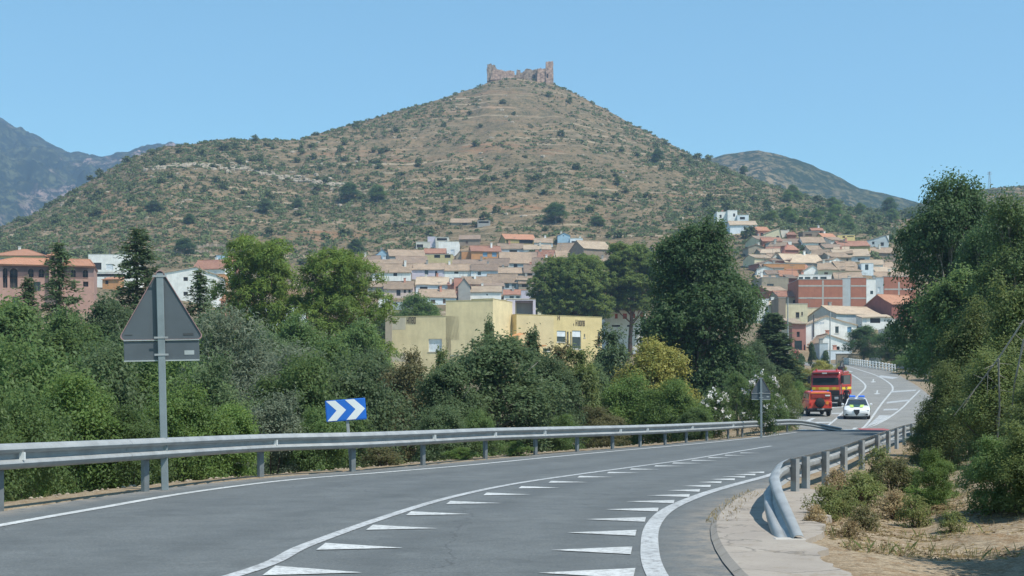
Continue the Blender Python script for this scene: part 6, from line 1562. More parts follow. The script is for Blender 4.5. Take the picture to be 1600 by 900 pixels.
# stone pines and aleppo pines
def make_pine(kind, seed, w, h, nlobe, top_bias, nc, nl, ln, wd, rad, name='pine_tree', lean=.05):
    rng = np.random.default_rng(seed); lb = []
    for i in range(nlobe):
        a = i * 2.4 + rng.uniform(-.4, .4); t = (i + .5) / nlobe; z = h * (top_bias + (0.93 - top_bias) * t)
        env = math.sqrt(max(.05, 1 - ((t - .32) / .78) ** 2)) * (1 if t > .1 else .8); r = w * .5 * env * rng.uniform(.35, .86)
        s = w * rng.uniform(.12, .185) * (1.1 if 'umb' in kind else 1); lb.append((math.cos(a) * r, math.sin(a) * r, z, s * 1.25, s * 1.25, s * .85))
    p, n, o, t = clumps(lb, nc, nl, rng, .40, .22, -.6 if 'umb' in kind else -.25)
    proto(kind, name, w, h, leaves('crown', p, n, o, t, ln, wd, rng, .55), (stem_mesh('trunk', trunk('t', h * .88, rad, lb, rng, M_BARKP, 16, lean)), None))


make_pine('pine_a', 31, 7.0, 14, 46, .34, 1150, 34, .34, .075, .24)
make_pine('pine_b', 32, 7.8, 13, 52, .22, 1250, 34, .34, .075, .24)
make_pine('pine_umbrella', 33, 12.5, 18, 80, .45, 3600, 36, .42, .12, .34, 'umbrella_pine')
make_pine('pine_c', 34, 10, 22, 60, .40, 2400, 36, .42, .12, .34)


def make_conifer(kind, seed, w, h, nc_lv, nl, ln, wd, name='conifer_tree', dens=26):
    rng = np.random.default_rng(seed); P, N, OO, T = [], [], [], []; mb = MB(); mb.tube([(0, 0, -.5), (0, 0, h * .5), (0, 0, h)], [.16, .10, .02], 8)
    for k in range(nc_lv):
        t = k / nc_lv; z = h * (.06 + .93 * t); r0 = w * .5 * (1 - t) ** .85 * rng.uniform(.55, 1.12)
        for b in range(rng.integers(4, 7)):
            a = rng.uniform(0, 6.28); r = r0 * rng.uniform(.6, 1.1) + .08; n = int(dens * (.4 + r))
            s = np.sqrt(rng.uniform(0.02, 1, n)); base = np.array([math.cos(a), math.sin(a), 0])
            pos = base * (s * r)[:, None] + np.stack([0 * s, 0 * s, z - .28 * s * r + .12 * s ** 2 * r], 1) + rng.normal(size=(n, 3)) * np.array([.09, .09, .05]) * (1 + .8 * s)[:, None]
            P.append(pos); N.append(np.tile([0, 0, 1.], (n, 1)) + rng.normal(size=(n, 3)) * .5); OO.append(np.tile(base + np.array([0, 0, -.3]), (n, 1))); T.append(rng.uniform(.1, .9, n))
            if b < 3: mb.tube([(0, 0, z), tuple(base * r * .9 + np.array([0, 0, z - .15 * r]))], [.035, .01], 4)
    p = np.concatenate(P); nn = np.concatenate(N); nn /= np.linalg.norm(nn, axis=1)[:, None]
    proto(kind, name, w, h, leaves('crown', p, nn, np.concatenate(OO), np.concatenate(T), ln, wd, rng, 1.0), (stem_mesh('trunk', (mb, M_BARK)), None))


make_conifer('conifer', 41, 6.5, 12, 52, 0, .26, .085, 'conifer_tree', 30)
make_conifer('conifer_thin', 42, 4.6, 11, 46, 0, .24, .08, 'conifer_tree', 28)
make_conifer('cypress', 43, 3.6, 8, 60, 0, .24, .11, 'cypress_tree', 90)
# oleander: bush with white flower heads
rng = np.random.default_rng(51); lb = lobes_round(3.0, 3.4, 10, rng, .05)
p, n, o, t = clumps(lb, 260, 32, rng, .3); q, n2, o2, t2 = clumps([(x, y, z, a * 1.06, b * 1.06, c * 1.06) for x, y, z, a, b, c in lb], 80, 14, rng, .17, .04, -.1)
fl = leaves('flowers', q, n2, o2, t2, .13, .12, rng); fl.materials.append(LM['flower'])
proto('oleander', 'oleander_bush', 3.0, 3.4, leaves('foliage', p, n, o, t, .2, .045, rng, .8), None, 'foliage', extra=[('flowers', fl, None)])
rng = np.random.default_rng(52); lb = lobes_round(2.0, 1.5, 7, rng, .05); p, n, o, t = clumps(lb, 120, 26, rng, .2); q, n2, o2, t2 = clumps(lb, 70, 14, rng, .2, .04, 0)
fl = leaves('flowers', q, n2, o2, t2, .12, .11, rng); fl.materials.append(LM['pinkflower'])
proto('pinkbush', 'flowering_bush', 2.0, 1.5, leaves('foliage', p, n, o, t, .13, .06, rng), None, 'foliage', extra=[('flowers', fl, None)])

NPL = [0]


def plant(kind, px_, ytop, wpx, Y, leaf, label, group=None, base=None, at=None, cat=None):
    """stands on the ground at distance Y under pixel column px_, its top at pixel row ytop"""
    P = PROTO[kind]; NPL[0] += 1; rr = random.Random(int(px_ * 7 + ytop * 3 + Y))
    x = wx(px_, Y); z = terr(x, Y) - .05 if at is None else at
    if at is not None: x = base
    h = wz(ytop, Y) - z; w = wpx * Y / F
    if kind.startswith('bush') and h > 4.8: kind = 'broad_c' if NPL[0] % 2 else 'broad_d'; P = PROTO[kind]; w = max(w, h * .62)
    if kind[:4] in ('bush', 'oliv', 'smal', 'olea', 'reed', 'broa') and w / P['w'] < .72 * h / P['h']: w = .72 * h / P['h'] * P['w']
    e = empty(P['name'], (x, Y, z), rr.uniform(0, 6.28), label, cat or ('tree' if P['name'].endswith(('tree', 'pine')) else 'bush'), group)
    e.scale = (w / P['w'] * rr.uniform(.97, 1.03), w / P['w'], h / P['h'])
    for nm, me, _ in P['parts']:
        o = bpy.data.objects.new(nm, me); COL.objects.link(o); o.parent = e
        if nm == 'flowers': o['kind'] = 'stuff'
        if nm in ('crown', 'foliage'):
            if not me.materials: me.materials.append(LM[leaf])
            o.material_slots[0].link = 'OBJECT'; o.material_slots[0].material = LM[leaf]
    return e


TH = 'leafy bush in the dense green thicket behind the left guard rail'; TG = 'thicket behind the left guard rail'
# thicket right behind the rail
for i, (x, y, w, Y, k, l) in enumerate([(-60, 600, 190, 20.5, 'bush_a', 'bush'), (30, 628, 150, 22.5, 'bush_b', 'bush'), (118, 600, 170, 25.5, 'bush_a', 'light'), (205, 640, 120, 25.5, 'bush_c', 'bush'), (285, 622, 150, 27.5, 'bush_b', 'light'),
                                       (360, 640, 120, 28.5, 'bush_a', 'light'), (428, 622, 130, 31, 'bush_c', 'olive'), (500, 650, 90, 31, 'bush_b', 'bush'), (690, 640, 100, 40, 'bush_a', 'bluish'), (745, 650, 80, 41, 'bush_b', 'bush'),
                                       (940, 640, 90, 51, 'bush_c', 'brownish'), (880, 652, 70, 47, 'bush_a', 'bush'), (40, 560, 200, 33, 'bush_b', 'bush'), (160, 555, 180, 36, 'bush_a', 'bluish'), (260, 560, 160, 38, 'bush_b', 'bush'),
                                       (330, 570, 130, 36, 'bush_c', 'bluish'), (470, 570, 130, 40, 'bush_a', 'bush'), (540, 580, 110, 42, 'bush_b', 'bluish'), (-40, 520, 190, 45, 'bush_a', 'bush'), (90, 520, 180, 48, 'bush_b', 'bush'), (210, 515, 170, 52, 'bush_a', 'bluish'),
                                       (300, 520, 150, 50, 'bush_b', 'bush'), (510, 535, 120, 56, 'bush_a', 'bush'), (575, 550, 100, 60, 'bush_b', 'bluish'), (640, 580, 90, 58, 'bush_a', 'brownish'), (920, 570, 90, 64, 'bush_b', 'bluish'), (1050, 600, 110, 60, 'bush_a', 'light'), (985, 600, 110, 62, 'bush_b', 'light'), (1085, 640, 70, 58, 'bush_a', 'bush'),
                                       (20, 478, 170, 66, 'broad_c', 'bush'), (110, 490, 150, 70, 'broad_c', 'bush'), (175, 470, 130, 76, 'broad_c', 'bluish'), (250, 485, 130, 72, 'broad_c', 'bush'), (330, 490, 110, 78, 'broad_c', 'bluish'), (470, 500, 120, 80, 'broad_c', 'bush'), (560, 505, 110, 84, 'broad_c', 'bush'),
                                       (-60, 470, 170, 72, 'broad_c', 'bush'), (420, 520, 110, 74, 'broad_c', 'bluish')]):
    plant(k, x, y, w, Y, LM and l, TH, TG)
plant('olive', 372, 508, 150, 45, 'olive', 'silvery grey olive tree right of the back of the big road sign')
plant('olive', 448, 560, 110, 42, 'olive', 'silvery grey olive bush above the chevron sign')
plant('broad_c', 775, 527, 205, 46, 'bluish', 'wide dark blue green bush in front of the yellow building')
plant('broad_c', 700, 570, 120, 44, 'bluish', 'dark green round bush left of the wide blue green bush')
plant('broad_c', 858, 560, 110, 50, 'bluish', 'dark green bush at the right of the wide blue green bush')
plant('sprig', 765, 510, 52, 54, 'bluish', 'upright spiky bush top standing before the left end of the yellow building')
plant('sprig', 832, 524, 70, 58, 'conifer', 'second upright spiky bush before the right wing of the yellow building')
plant('sprig', 872, 546, 76, 62, 'brownish', 'olive brown spiky bush below the yellow building windows')
plant('sprig', 908, 552, 80, 60, 'dusty', 'straw tinged spiky bush below the rusty letters')
plant('sprig', 640, 555, 56, 60, 'brownish', 'rusty tinged bush under the left end of the yellow building')
plant('sprig', 690, 552, 50, 64, 'dusty', 'yellow green bush under the white roller shutter window')
plant('small', 497, 735, 46, 27.6, 'olive', 'small pale grey shrub at the foot of the chevron sign')
plant('small', 600, 700, 70, 30.5, 'brownish', 'low brown green shrub under the rail right of the chevron sign')
plant('small', 806, 690, 55, 36.5, 'light', 'low bright green shrub under the middle of the left rail')
plant('small', 720, 700, 60, 34, 'light', 'low leafy shrub under the left rail near the wide bush')
plant('sprig', 958, 522, 80, 88, 'conifer', 'dark upright bush right of the yellow building')
plant('bush_b', 1024, 534, 132, 66, 'yellow', 'yellow flowering rounded bush left of the big broadleaf tree')
# conifers and pines on the left
plant('conifer', 214, 350, 250, 92, 'conifer', 'tallest dark spired conifer left of the big road sign')
plant('conifer_thin', 92, 372, 170, 95, 'conifer', 'thin dark conifer in front of the pink arcade building')
plant('conifer_thin', 312, 416, 160, 88, 'conifer', 'dark conifer before the white gable right of the road sign')
plant('conifer_thin', 44, 428, 150, 80, 'conifer', 'small dark conifer under the pink arcade building')
plant('conifer', 262, 452, 150, 100, 'conifer', 'broad dark conifer behind the top of the road sign')
plant('bush_b', 5, 475, 80, 72, 'light', 'yellow green bush at the left edge under the pink building')
plant('pine_a', 405, 364, 140, 112, 'pine', 'tall bright green pine in front of the village, left of two')
plant('pine_b', 530, 383, 158, 110, 'pine', 'broad bright green pine in front of the village, right of two')
plant('broad_c', 652, 462, 92, 236, 'light', 'green fig tree standing behind the yellow building')
plant('broad_c', 603, 480, 30, 224, 'bush', 'green shrub against the left end of the yellow building')
plant('pine_umbrella', 897, 401, 122, 236, 'darkpine', 'round umbrella pine behind the yellow building')
plant('pine_c', 985, 374, 96, 240, 'darkpine', 'tall forked pine between the umbrella pine and the big tree')
plant('broad_a', 1093, 334, 186, 92, 'broad', 'big dark green broadleaf tree in the centre right')
plant('oleander', 1116, 604, 60, 61, 'bush', 'white flowering oleander under the big tree')
plant('oleander', 1192, 578, 56, 65, 'bush', 'white flowering oleander around the small triangular sign')
plant('broad_c', 1152, 585, 40, 76, 'bush', 'dark leafy bush between two flowering oleanders')
plant('cypress', 1208, 488, 125, 128, 'conifer', 'dark conical tree beside the first metal pole')
plant('broad_c', 1178, 535, 66, 118, 'bluish', 'grey green tree at the foot of the dark conical tree')
for x, y, w, Y, k, l, lab in ((1222, 590, 56, 84, 'bush_a', 'dusty', 'olive green bush at the kerb behind the small triangular sign'), (1246, 600, 44, 116, 'bush_b', 'light', 'green hedge bush beside the fire truck'), (1206, 620, 50, 78, 'bush_b', 'bush', 'dark green bush at the end of the left guard rail'),
                              (1232, 566, 62, 140, 'bush_b', 'yellow', 'yellow green shrub at the foot of the first metal pole'), (1284, 566, 52, 148, 'bush_a', 'yellow', 'yellow shrub directly behind the fire truck'), (1312, 572, 32, 160, 'bush_b', 'yellow', 'small yellow shrub right of the second metal pole'), (1262, 578, 40, 140, 'bush_c', 'yellow', 'upright yellow shrub left of the fire truck')):
    plant(k, x, y, w, Y, l, lab)
plant('pinkbush', 1256, 576, 28, 143, 'bush', 'small pink flowering bush beside the yellow shrubs'); plant('pinkbush', 1243, 546, 22, 190, 'bush', 'pink and red flowers by the brown shop front')
for x, y, Y, lab in ((1252, 551, 188, 'round clipped bush left of three by the shop'), (1268.5, 533, 190, 'tall clipped bush in the middle of three by the shop'), (1290, 546, 186, 'round clipped bush right of three by the white gable')):
    plant('topiary', x, y, 15 if x != 1268.5 else 14, Y, 'conifer', lab)
plant('broad_c', 1350, 510, 62, 214, 'broad', 'round green tree in front of the white porch, left of pair'); plant('broad_c', 1398, 507, 66, 206, 'bush', 'round green tree in front of the white porch, right of pair'); plant('broad_c', 1452, 505, 70, 200, 'bush', 'green tree by the rose coloured wall')
for x, y, w, Y in ((1400, 552, 60, 205), (1440, 545, 90, 182), (1475, 535, 90, 165), (1420, 560, 60, 195)): plant('reed', x, y, w, Y, 'light', 'bright green reed clump behind the far grey rail', 'reeds behind the far grey rail')
# right hand trees
plant('broad_b', 1484, 266, 172, 76, 'broad', 'tall dark green tree on the right in front of the town')
plant('broad_b', 1590, 300, 130, 62, 'bush', 'second tall tree at the right edge of the road')
plant('broad_b', 1545, 350, 130, 68, 'broad', 'mid height tree between the two tall right trees'); plant('broad_c', 1495, 425, 130, 66, 'bush', 'leafy tree below the tall dark right tree')
for x, y, w, Y, k, l, lab in ((1522, 488, 140, 36, 'dusty_b', 'dusty', 'dusty olive bush with dead twigs on the right bank'), (1604, 452, 170, 33, 'dusty', 'dusty', 'tallest dusty bush at the right edge of the picture'), (1488, 580, 105, 32, 'dusty', 'dusty', 'low dusty bush overhanging the right guard rail'),
                              (1562, 560, 165, 28, 'dusty', 'dusty', 'wide dusty bush in the middle of the right bank'), (1668, 560, 200, 24, 'dusty_b', 'dusty', 'dusty bush cut by the right edge of the picture'), (1450, 655, 70, 33, 'dusty_b', 'dusty', 'small twiggy bush beside the right guard rail end')):
    plant(k, x, y, w, Y, l, lab)
for x, Y, w, h_ in ((6.3, 10.2, 3.4, 3.4), (8.6, 13.6, 3.6, 3.0)):
    P_ = plant('dusty', CX + x * F / Y, 640 - (h_ - 1.2) * F / Y, w * F / Y, Y, 'dusty', 'dusty bush beyond the right edge, shading the bank', 'bushes shading the right bank')

rr = random.Random(77)
for i in range(16):
    Y = rr.uniform(17, 34); u = rr.random(); x = float(road_r(Y)) + 1.25 + u * (1.0 + (Y - 15) * .16); hgt = rr.uniform(.08, .24) * (1.4 if u < .4 else 1)
    plant('small', CX + x * F / Y, 640 - (terr(x, Y) + hgt - EYE) * F / Y, rr.uniform(.35, .9) * F / Y, Y, rr.choice(['grass', 'grass', 'straw', 'dusty', 'light', 'straw']), 'low weedy shrub growing on the dry right bank', 'weeds on the dry right bank')
for k, x, y0_, y1_, w, l, lab in (('bush_c', 1462, 708, 795, 70, 'light', 'light green bushy weed at the foot of the right bank'), ('bush_a', 1556, 690, 800, 120, 'bush', 'dark leafy bush low on the right bank'), ('dusty', 1622, 670, 795, 150, 'dusty', 'leafy bush at the right edge low on the bank'),
                              ('small', 1290, 760, 812, 52, 'grass', 'grassy green tuft just right of the bent rail end'), ('small', 1345, 738, 790, 80, 'grass', 'grey green weed clump under the near rail posts'), ('small', 1392, 718, 768, 70, 'brownish', 'dry brown green weed clump beside the big right bush')):
    Y = hit(x, y1_, 9, 60, .05).y; plant(k, x, y0_, w, Y, l, lab)
for x, y0_, y1_, w, l in ((1318, 768, 806, 60, 'grass'), (1400, 768, 812, 70, 'straw'), (1352, 792, 828, 56, 'brownish'), (1432, 776, 824, 48, 'grass'), (1372, 700, 745, 50, 'grass'), (1305, 735, 778, 46, 'straw'), (1330, 815, 842, 40, 'straw'), (1490, 800, 832, 50, 'grass'), (1275, 790, 822, 36, 'straw'), (1420, 730, 770, 50, 'dusty')):
    Y = hit(x, y1_, 9, 60, .05).y; plant('small', x, y0_, w, Y, l, 'low weedy shrub growing on the dry right bank', 'weeds on the dry right bank')
# dead twigs in front of the right bush
for k, (pts, lab) in enumerate(((([(1560, 560), (1562, 640), (1556, 720)]), 'pale hanging dead twig nearest the right edge'), (([(1600, 530), (1585, 600), (1578, 680), (1590, 735)]), 'long curved dead branch at the right edge'), (([(1600, 500), (1560, 560), (1530, 600), (1490, 650)]), 'thin dead branch slanting across the dusty bush'))):
    Yt = (25.5, 24.5, 25.5)[k]
    P3 = [Vector((wx(a, Yt + .2 * i), Yt + .2 * i, wz(b, Yt + .2 * i))) for i, (a, b) in enumerate(pts)] if k < 3 else [Vector((wx(a, Yt - .1 * i), Yt - .1 * i, wz(b - 20, Yt - .1 * i))) for i, (a, b) in enumerate(pts)]
    e = empty('dead_branch', P3[0], 0, lab, 'branch'); mb = MB(); rr = random.Random(k)
    Q = [p - P3[0] for p in P3]; mb.tube(Q, [.018, .015, .011, .006][:len(Q)], 5)
    for i in range(9):
        j = rr.randrange(len(Q) - 1); s = Q[j].lerp(Q[j + 1], rr.random()); mb.tube([s, s + Vector((rr.uniform(-.4, .4), rr.uniform(-.2, .2), rr.uniform(-.45, .1)))], [.007, .003], 4)
    mb.build('twig', M_BARKG, e)

# ground cover ---------------------------------------------------------------------
def blades(name, pts, hgt, wd, leaf, seed):
    rng = np.random.default_rng(seed); n = len(pts); a = rng.uniform(0, 6.28, n); d = np.stack([np.cos(a), np.sin(a), 0 * a], 1); h = hgt * rng.uniform(.4, 1.3, n); ln = rng.normal(size=(n, 3)) * .35 * h[:, None]; ln[:, 2] = 0
    b = np.array(pts); V = np.stack([b - d * wd / 2, b + d * wd / 2, b + d * wd * .3 + ln * .4 + np.stack([0 * h, 0 * h, h * .6], 1), b + ln + np.stack([0 * h, 0 * h, h], 1)], 1).reshape(-1, 3)
    o = link(name, np_mesh(name, V, np.arange(n * 4).reshape(-1, 4), rng.uniform(0, 1, n)), None, [LM[leaf]]); return tag(o, kind='stuff')


rng = np.random.default_rng(71)


def scatter(n, fx_, dens=None):
    out = []
    while len(out) < n:
        p = fx_(); k = fbm(np.array([p[0] * 1.3]), np.array([p[1] * 1.3]), 3)[0]
        if k + rng.uniform(-.3, .3) > (dens if dens is not None else -9): out.append(p)
    out = np.array(out); z = terrain(out[:, 0], out[:, 1]); return np.column_stack([out, z - .01])


def bank():
    y = rng.uniform(12, 44); return (float(road_r(y)) + 1.1 + rng.uniform(0, 1) ** 1.3 * (2 + y * .14), y)


blades('grass', scatter(6500, bank, .08), .07, .0045, 'straw', 1); blades('grass', scatter(2600, bank, .25), .11, .0045, 'grass', 2)
blades('straw_litter', scatter(9000, bank, -.1) + np.array([0, 0, .012]), .014, .09, 'straw', 12)
blades('dead_leaves', scatter(5000, bank, .02) + np.array([0, 0, .014]), .012, .045, 'litter', 13)
blades('grass', scatter(2600, lambda: ((lambda y: (float(road_l(y)) - 1.15 - abs(rng.normal(0, .5)), y))(rng.uniform(14, 74))), .0), .09, .010, 'straw', 3)
blades('grass', scatter(2400, lambda: ((lambda y: (float(road_l(y)) - 1.3 - abs(rng.normal(0, .7)), y))(rng.uniform(14, 74))), -.05), .17, .012, 'grass', 4)
blades('grass', np.array([(p[0], p[1], .03) for p in [((lambda y: (float(road_r(y)) + rng.uniform(-.08, .25), y))(rng.uniform(14.5, 20))) for _ in range(420)]]), .05, .008, 'straw', 5)
# stones and clods on the bank
mb = MB(); rr = random.Random(8)
for p in scatter(900, bank, -.1):
    r = rr.uniform(.008, .026) * (2.6 if rr.random() < .04 else 1); ph = rr.uniform(0, 6); M = Matrix.Translation(p) @ Matrix.Rotation(ph, 4, 'Z')
    mb.loft([[(r * math.cos(a) * k, r * .8 * math.sin(a) * k, z * r) for a in (0, 1.1, 2.0, 3.2, 4.3, 5.3)] for k, z in ((.8, -.3), (1, .2), (.7, .6), (.2, .75))], 0, True, M)
tag(mb.build('gravel', mat('pale_stone', (.30, .25, .19), .95, 0, .3, 3, .5, 20)), kind='stuff')
mb = MB()
for k in range(900):
    y = rr.uniform(13, 70); x = float(road_l(y)) - rr.uniform(.55, 1.5); r = rr.uniform(.012, .04); z = terr(x, y)
    mb.loft([[(x + r * math.cos(a) * q, y + r * math.sin(a) * q, z + zz_ * r) for a in (0, 1.3, 2.6, 3.9, 5.2)] for q, zz_ in ((.9, -.2), (1, .3), (.3, .7))])
tag(mb.build('gravel', MATS['pale_stone']), kind='stuff')

# scrub on the castle hill -----------------------------------------------------------
SH = []
for k in range(4):
    rng = np.random.default_rng(80 + k); lb = lobes_round(3.2, 2.2, 6, rng, .02); p, n, o, t = clumps(lb, 26, 9, rng, .55, .15); SH.append(leaves('hill_shrub', p, n, o, t, .62, .42, rng))
for m_ in SH: m_.materials.append(LM['scrub'])
HS = []
rr = random.Random(33)


def hill_point():
    x = rr.uniform(-40, 1560); ry = float(np.interp(x, _rp[:, 0], _rp[:, 1])); Y = 440 + (ry - 440) * rr.random() ** .8
    return x, Y


def shrub(x, Y, s, leaf, label, group=None, sz=1., name='hill_shrub'):
    X = wx(x, Y); o = bpy.data.objects.new(name, SH[rr.randrange(4)]); COL.objects.link(o); o.location = (X, Y, terr(X, Y) - .25); o.scale = (s, s, s * sz); o.rotation_euler = (0, 0, rr.uniform(0, 6.28))
    o.material_slots[0].link = 'OBJECT'; o.material_slots[0].material = LM[leaf]
    return tag(o, label, 'shrub' if name == 'hill_shrub' else 'tree', group)


n = 0
while n < 286:
    x, Y = hill_point(); X = wx(x, Y); d = fbm(np.array([X * .011]), np.array([Y * .008 + 40]), 3)[0] + (.22 if x > 1060 else 0) + (.12 if Y > 700 else 0)
    if d + .2 < rr.uniform(-.25, .35): continue
    shrub(x, Y, rr.uniform(.75, 1.5) * (1.15 if x > 1060 else 1), 'scrub', 'dark green shrub dotted over the dry castle hillside', 'shrubs on the castle hill', rr.uniform(.8, 1.15)); n += 1
# lone trees on the slope
for px_, py_, w, hgt, lab, lf in ((546, 302, 34, 26, 'lone dark green tree on the middle slope, left of a pair', 'broad'), (590, 304, 32, 24, 'lone green tree on the middle slope, right of a pair', 'bush'), (868, 335, 42, 30, 'dark round tree on the lower slope above the round pine', 'broad'), (415, 323, 28, 20, 'round tree on the slope above the tall left pine', 'bluish'),
                              (241, 324, 30, 16, 'rounded bush tree on the slope above the road sign', 'bluish'), (289, 388, 36, 26, 'lone dark tree beside the short terrace wall', 'broad'), (934, 347, 26, 14, 'small round bright bush right of the dark round tree', 'bush'), (466, 319, 18, 14, 'small dark tree on the slope right of the round one', 'bluish'), (296, 344, 18, 14, 'small dark bush on the lower left slope', 'broad'),
                              (556, 386, 28, 20, 'green tree above the upper village row', 'broad'), (1028, 246, 22, 20, 'dark tree on the right flank of the hill', 'broad'), (1110, 246, 16, 14, 'dark tree on the right skyline', 'broad'), (1238, 302, 22, 20, 'green tree over the right-hand town', 'bush'), (1162, 268, 14, 12, 'small tree on the right skyline below the first', 'broad'), (1390, 325, 26, 26, 'dark tree where the hill meets the far valley', 'broad'), (992, 192, 10, 8, 'tiny tree on the right skyline below the castle', 'broad')):
    h_ = hit(px_, py_ + hgt * .45, 300, 860); s_ = h_.y / F
    p_ = PROTO['broad_c']; e = empty('hill_tree', h_ - Vector((0, 0, .6)), rr.uniform(0, 6), lab, 'tree'); e.scale = (w * s_ / p_['w'], w * s_ / p_['w'], (hgt + 4) * s_ / p_['h'])
    for nm, me, _ in p_['parts']:
        o = bpy.data.objects.new(nm, me); COL.objects.link(o); o.parent = e
        if nm == 'crown': o.material_slots[0].link = 'OBJECT'; o.material_slots[0].material = LM[lf]
# pine wood along the edge of the right-hand town
for k in range(34):
    x = rr.uniform(1165, 1440); Y = rr.uniform(480, 640); p_ = PROTO[rr.choice(['broad_c', 'broad_d'])]; X = wx(x, Y); s_ = rr.uniform(.4, 1.05); e = empty('hill_tree', (X, Y, terr(X, Y) - .4), rr.uniform(0, 6), 'green tree in the wood along the top of the right-hand town', 'tree', 'trees above the right-hand town'); e.scale = (s_, s_, s_ * .8)
    for nm, me, _ in p_['parts']:
        o = bpy.data.objects.new(nm, me); COL.objects.link(o); o.parent = e
        if nm == 'crown': o.material_slots[0].link = 'OBJECT'; o.material_slots[0].material = LM[rr.choice(['bush', 'light', 'light', 'pine'])]


def scrub_mass(name, n, leaf, seed, smin, smax, nl=22):
    rng = np.random.default_rng(seed); x = rng.uniform(-120, 1700, n * 4); ry = np.interp(x, _rp[:, 0], _rp[:, 1]); Y = 400 + (ry + 8 - 400) * rng.uniform(0, 1, n * 4) ** .85; X = (x - CX) * Y / F
    d = fbm(X * .013, Y * .010, 4) + .35 * fbm(X * .09, Y * .06, 3) + np.where(x > 1040, .38, 0) + .17 + .16 * (Y > 690); k = (d > rng.uniform(-.35, .3, n * 4)) & ((Y > 470) | (rng.random(n * 4) < .5)); X, Y = X[k][:n], Y[k][:n]
    z = terrain(X, Y); m = len(X); s = smin + (smax - smin) * rng.random(m) ** 2; j = np.repeat(np.arange(m), nl)
    dd = rdir(m * nl, rng); dd[:, 2] = np.abs(dd[:, 2]) * .75; pos = np.column_stack([X, Y, z])[j] + dd * s[j][:, None] * rng.uniform(.6, 1, (m * nl, 1)) * np.array([1, 1, .8])
    nrm = dd + rng.normal(size=dd.shape) * .5; nrm /= np.linalg.norm(nrm, axis=1)[:, None]
    u = rng.normal(size=dd.shape); u -= nrm * np.sum(u * nrm, 1)[:, None]; u /= np.linalg.norm(u, axis=1)[:, None]; v = np.cross(nrm, u); l = (s[j] * .36)[:, None]
    V = np.stack([pos - u * l, pos + v * l * .7, pos + u * l, pos - v * l * .7], 1).reshape(-1, 3)
    o = link(name, np_mesh(name, V, np.arange(m * nl * 4).reshape(-1, 4), np.clip(np.repeat(rng.normal(.5, .25, m), nl) + rng.normal(0, .15, m * nl), 0, 1)), None, [LM[leaf]]); return tag(o, kind='stuff')


scrub_mass('scrub', 21000, 'scrub', 91, .45, 1.9, 18); scrub_mass('scrub', 11000, 'scrubdry', 92, .35, 1.25, 14)
# pale outcrops along the left shoulder
mb = MB(); rr = random.Random(5)
for k in range(330):
    t = rr.random(); x = 236 + 300 * t; y = float(np.interp(x, [236, 300, 380, 440, 536], [264, 257, 264, 276, 292])) + rr.gauss(0, 1.6) * (1 + 2.2 * (rr.random() < .2))
    p = hit(x, y, 480, 860); r = rr.uniform(.35, 1.25); M = Matrix.Translation(p) @ Matrix.Rotation(rr.uniform(0, 6), 4, 'Z')
    mb.loft([[(r * 1.6 * math.cos(a) * q * rr.uniform(.8, 1.2), r * math.sin(a) * q * rr.uniform(.8, 1.2), z_ * r) for a in (0, 1.1, 2.0, 3.2, 4.3, 5.3)] for q, z_ in ((1, -.6), (1, .1), (.75, .45), (.2, .55))], 0, True, M)
for k in range(160):
    x = rr.uniform(60, 1300); y = rr.uniform(150, 345); sk = float(np.interp(x, _sp[:, 0], _sp[:, 1]))
    if y < sk + 6: continue
    p = hit(x, y, 480, 860); r = rr.uniform(.4, 1.2); M = Matrix.Translation(p) @ Matrix.Rotation(rr.uniform(0, 6), 4, 'Z')
    mb.loft([[(r * 1.6 * math.cos(a) * q, r * math.sin(a) * q, z_ * r) for a in (0, 1.1, 2.0, 3.2, 4.3, 5.3)] for q, z_ in ((1, -.6), (1, .1), (.75, .45), (.2, .55))], 0, True, M)
tag(mb.build('rocks', mat('outcrop_rock', (.33, .28, .215), .95, 0, .25, .8, .5, 3)), kind='stuff')

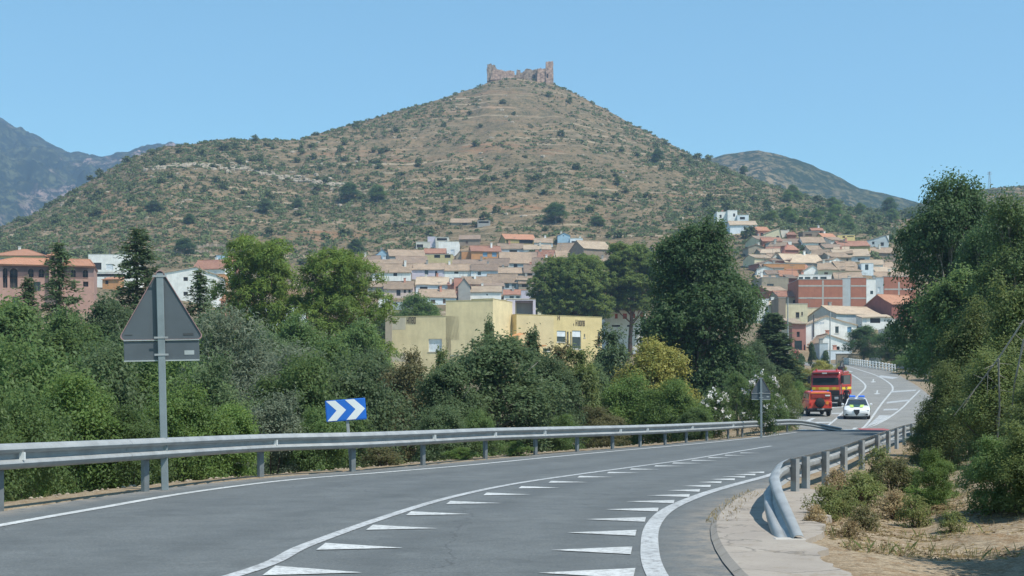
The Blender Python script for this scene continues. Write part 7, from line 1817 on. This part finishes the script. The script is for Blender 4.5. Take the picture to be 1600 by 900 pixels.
# ----------------------------------------------------------------------------
# air, light, camera
hz = MB(); hz.box(-1900, 1900, -60, 3100, -8, 720); hm = bpy.data.materials.new('air_haze'); hm.use_nodes = True; nt = hm.node_tree; nt.nodes.clear()
out = nt.nodes.new('ShaderNodeOutputMaterial'); vol = nt.nodes.new('ShaderNodeVolumePrincipled'); vol.inputs['Color'].default_value = (.44, .66, 1.0, 1); vol.inputs['Density'].default_value = .00021; vol.inputs['Anisotropy'].default_value = .1
nt.links.new(vol.outputs[0], out.inputs['Volume'])
HAZE = True
if HAZE: tag(hz.build('haze', hm), kind='stuff')

SUN_EL, SUN_AZ = R(58), R(128)
w = bpy.data.worlds.new('World'); SC.world = w; w.use_nodes = True; nt = w.node_tree
sk = nt.nodes.new('ShaderNodeTexSky'); sk.sky_type = 'NISHITA'; sk.sun_disc = False; sk.sun_elevation = SUN_EL; sk.sun_rotation = SUN_AZ; sk.altitude = 300; sk.air_density = 1.0; sk.dust_density = .3; sk.ozone_density = 1.2
bg = nt.nodes['Background']; bg.inputs['Strength'].default_value = .120; tn = nt.nodes.new('ShaderNodeMix'); tn.data_type = 'RGBA'; tn.blend_type = 'MULTIPLY'; tn.inputs[0].default_value = 1; tn.inputs[7].default_value = (.735, 1.04, .975, 1); nt.links.new(sk.outputs[0], tn.inputs[6]); nt.links.new(tn.outputs[2], bg.inputs['Color'])
sd = bpy.data.lights.new('sun', 'SUN'); sd.energy = 4.0; sd.angle = R(.55); sd.color = (1.0, .945, .85); so = bpy.data.objects.new('sun', sd); COL.objects.link(so)
dirv = Vector((math.cos(SUN_EL) * math.sin(SUN_AZ), math.cos(SUN_EL) * math.cos(SUN_AZ), math.sin(SUN_EL))); so.rotation_euler = dirv.to_track_quat('Z', 'Y').to_euler()
cd = bpy.data.cameras.new('camera'); cam = bpy.data.objects.new('camera', cd); COL.objects.link(cam); cam.location = (0, 0, EYE); cam.rotation_euler = (R(90), 0, 0)
cd.sensor_fit = 'HORIZONTAL'; cd.sensor_width = 36; cd.lens = 36 * F / 1600; cd.shift_y = (HY - 450) / 1600; cd.clip_start = .1; cd.clip_end = 8000
SC.camera = cam
vs = SC.view_settings; vs.view_transform = 'Standard'; vs.look = 'None'; vs.gamma = 1; vs.use_curve_mapping = False; vs.exposure = 0.55
cy = SC.cycles; cy.max_bounces = 6; cy.diffuse_bounces = 3; cy.glossy_bounces = 2; cy.transmission_bounces = 3; cy.transparent_max_bounces = 6; cy.volume_bounces = 1; cy.use_denoising = True; cy.sample_clamp_indirect = 4
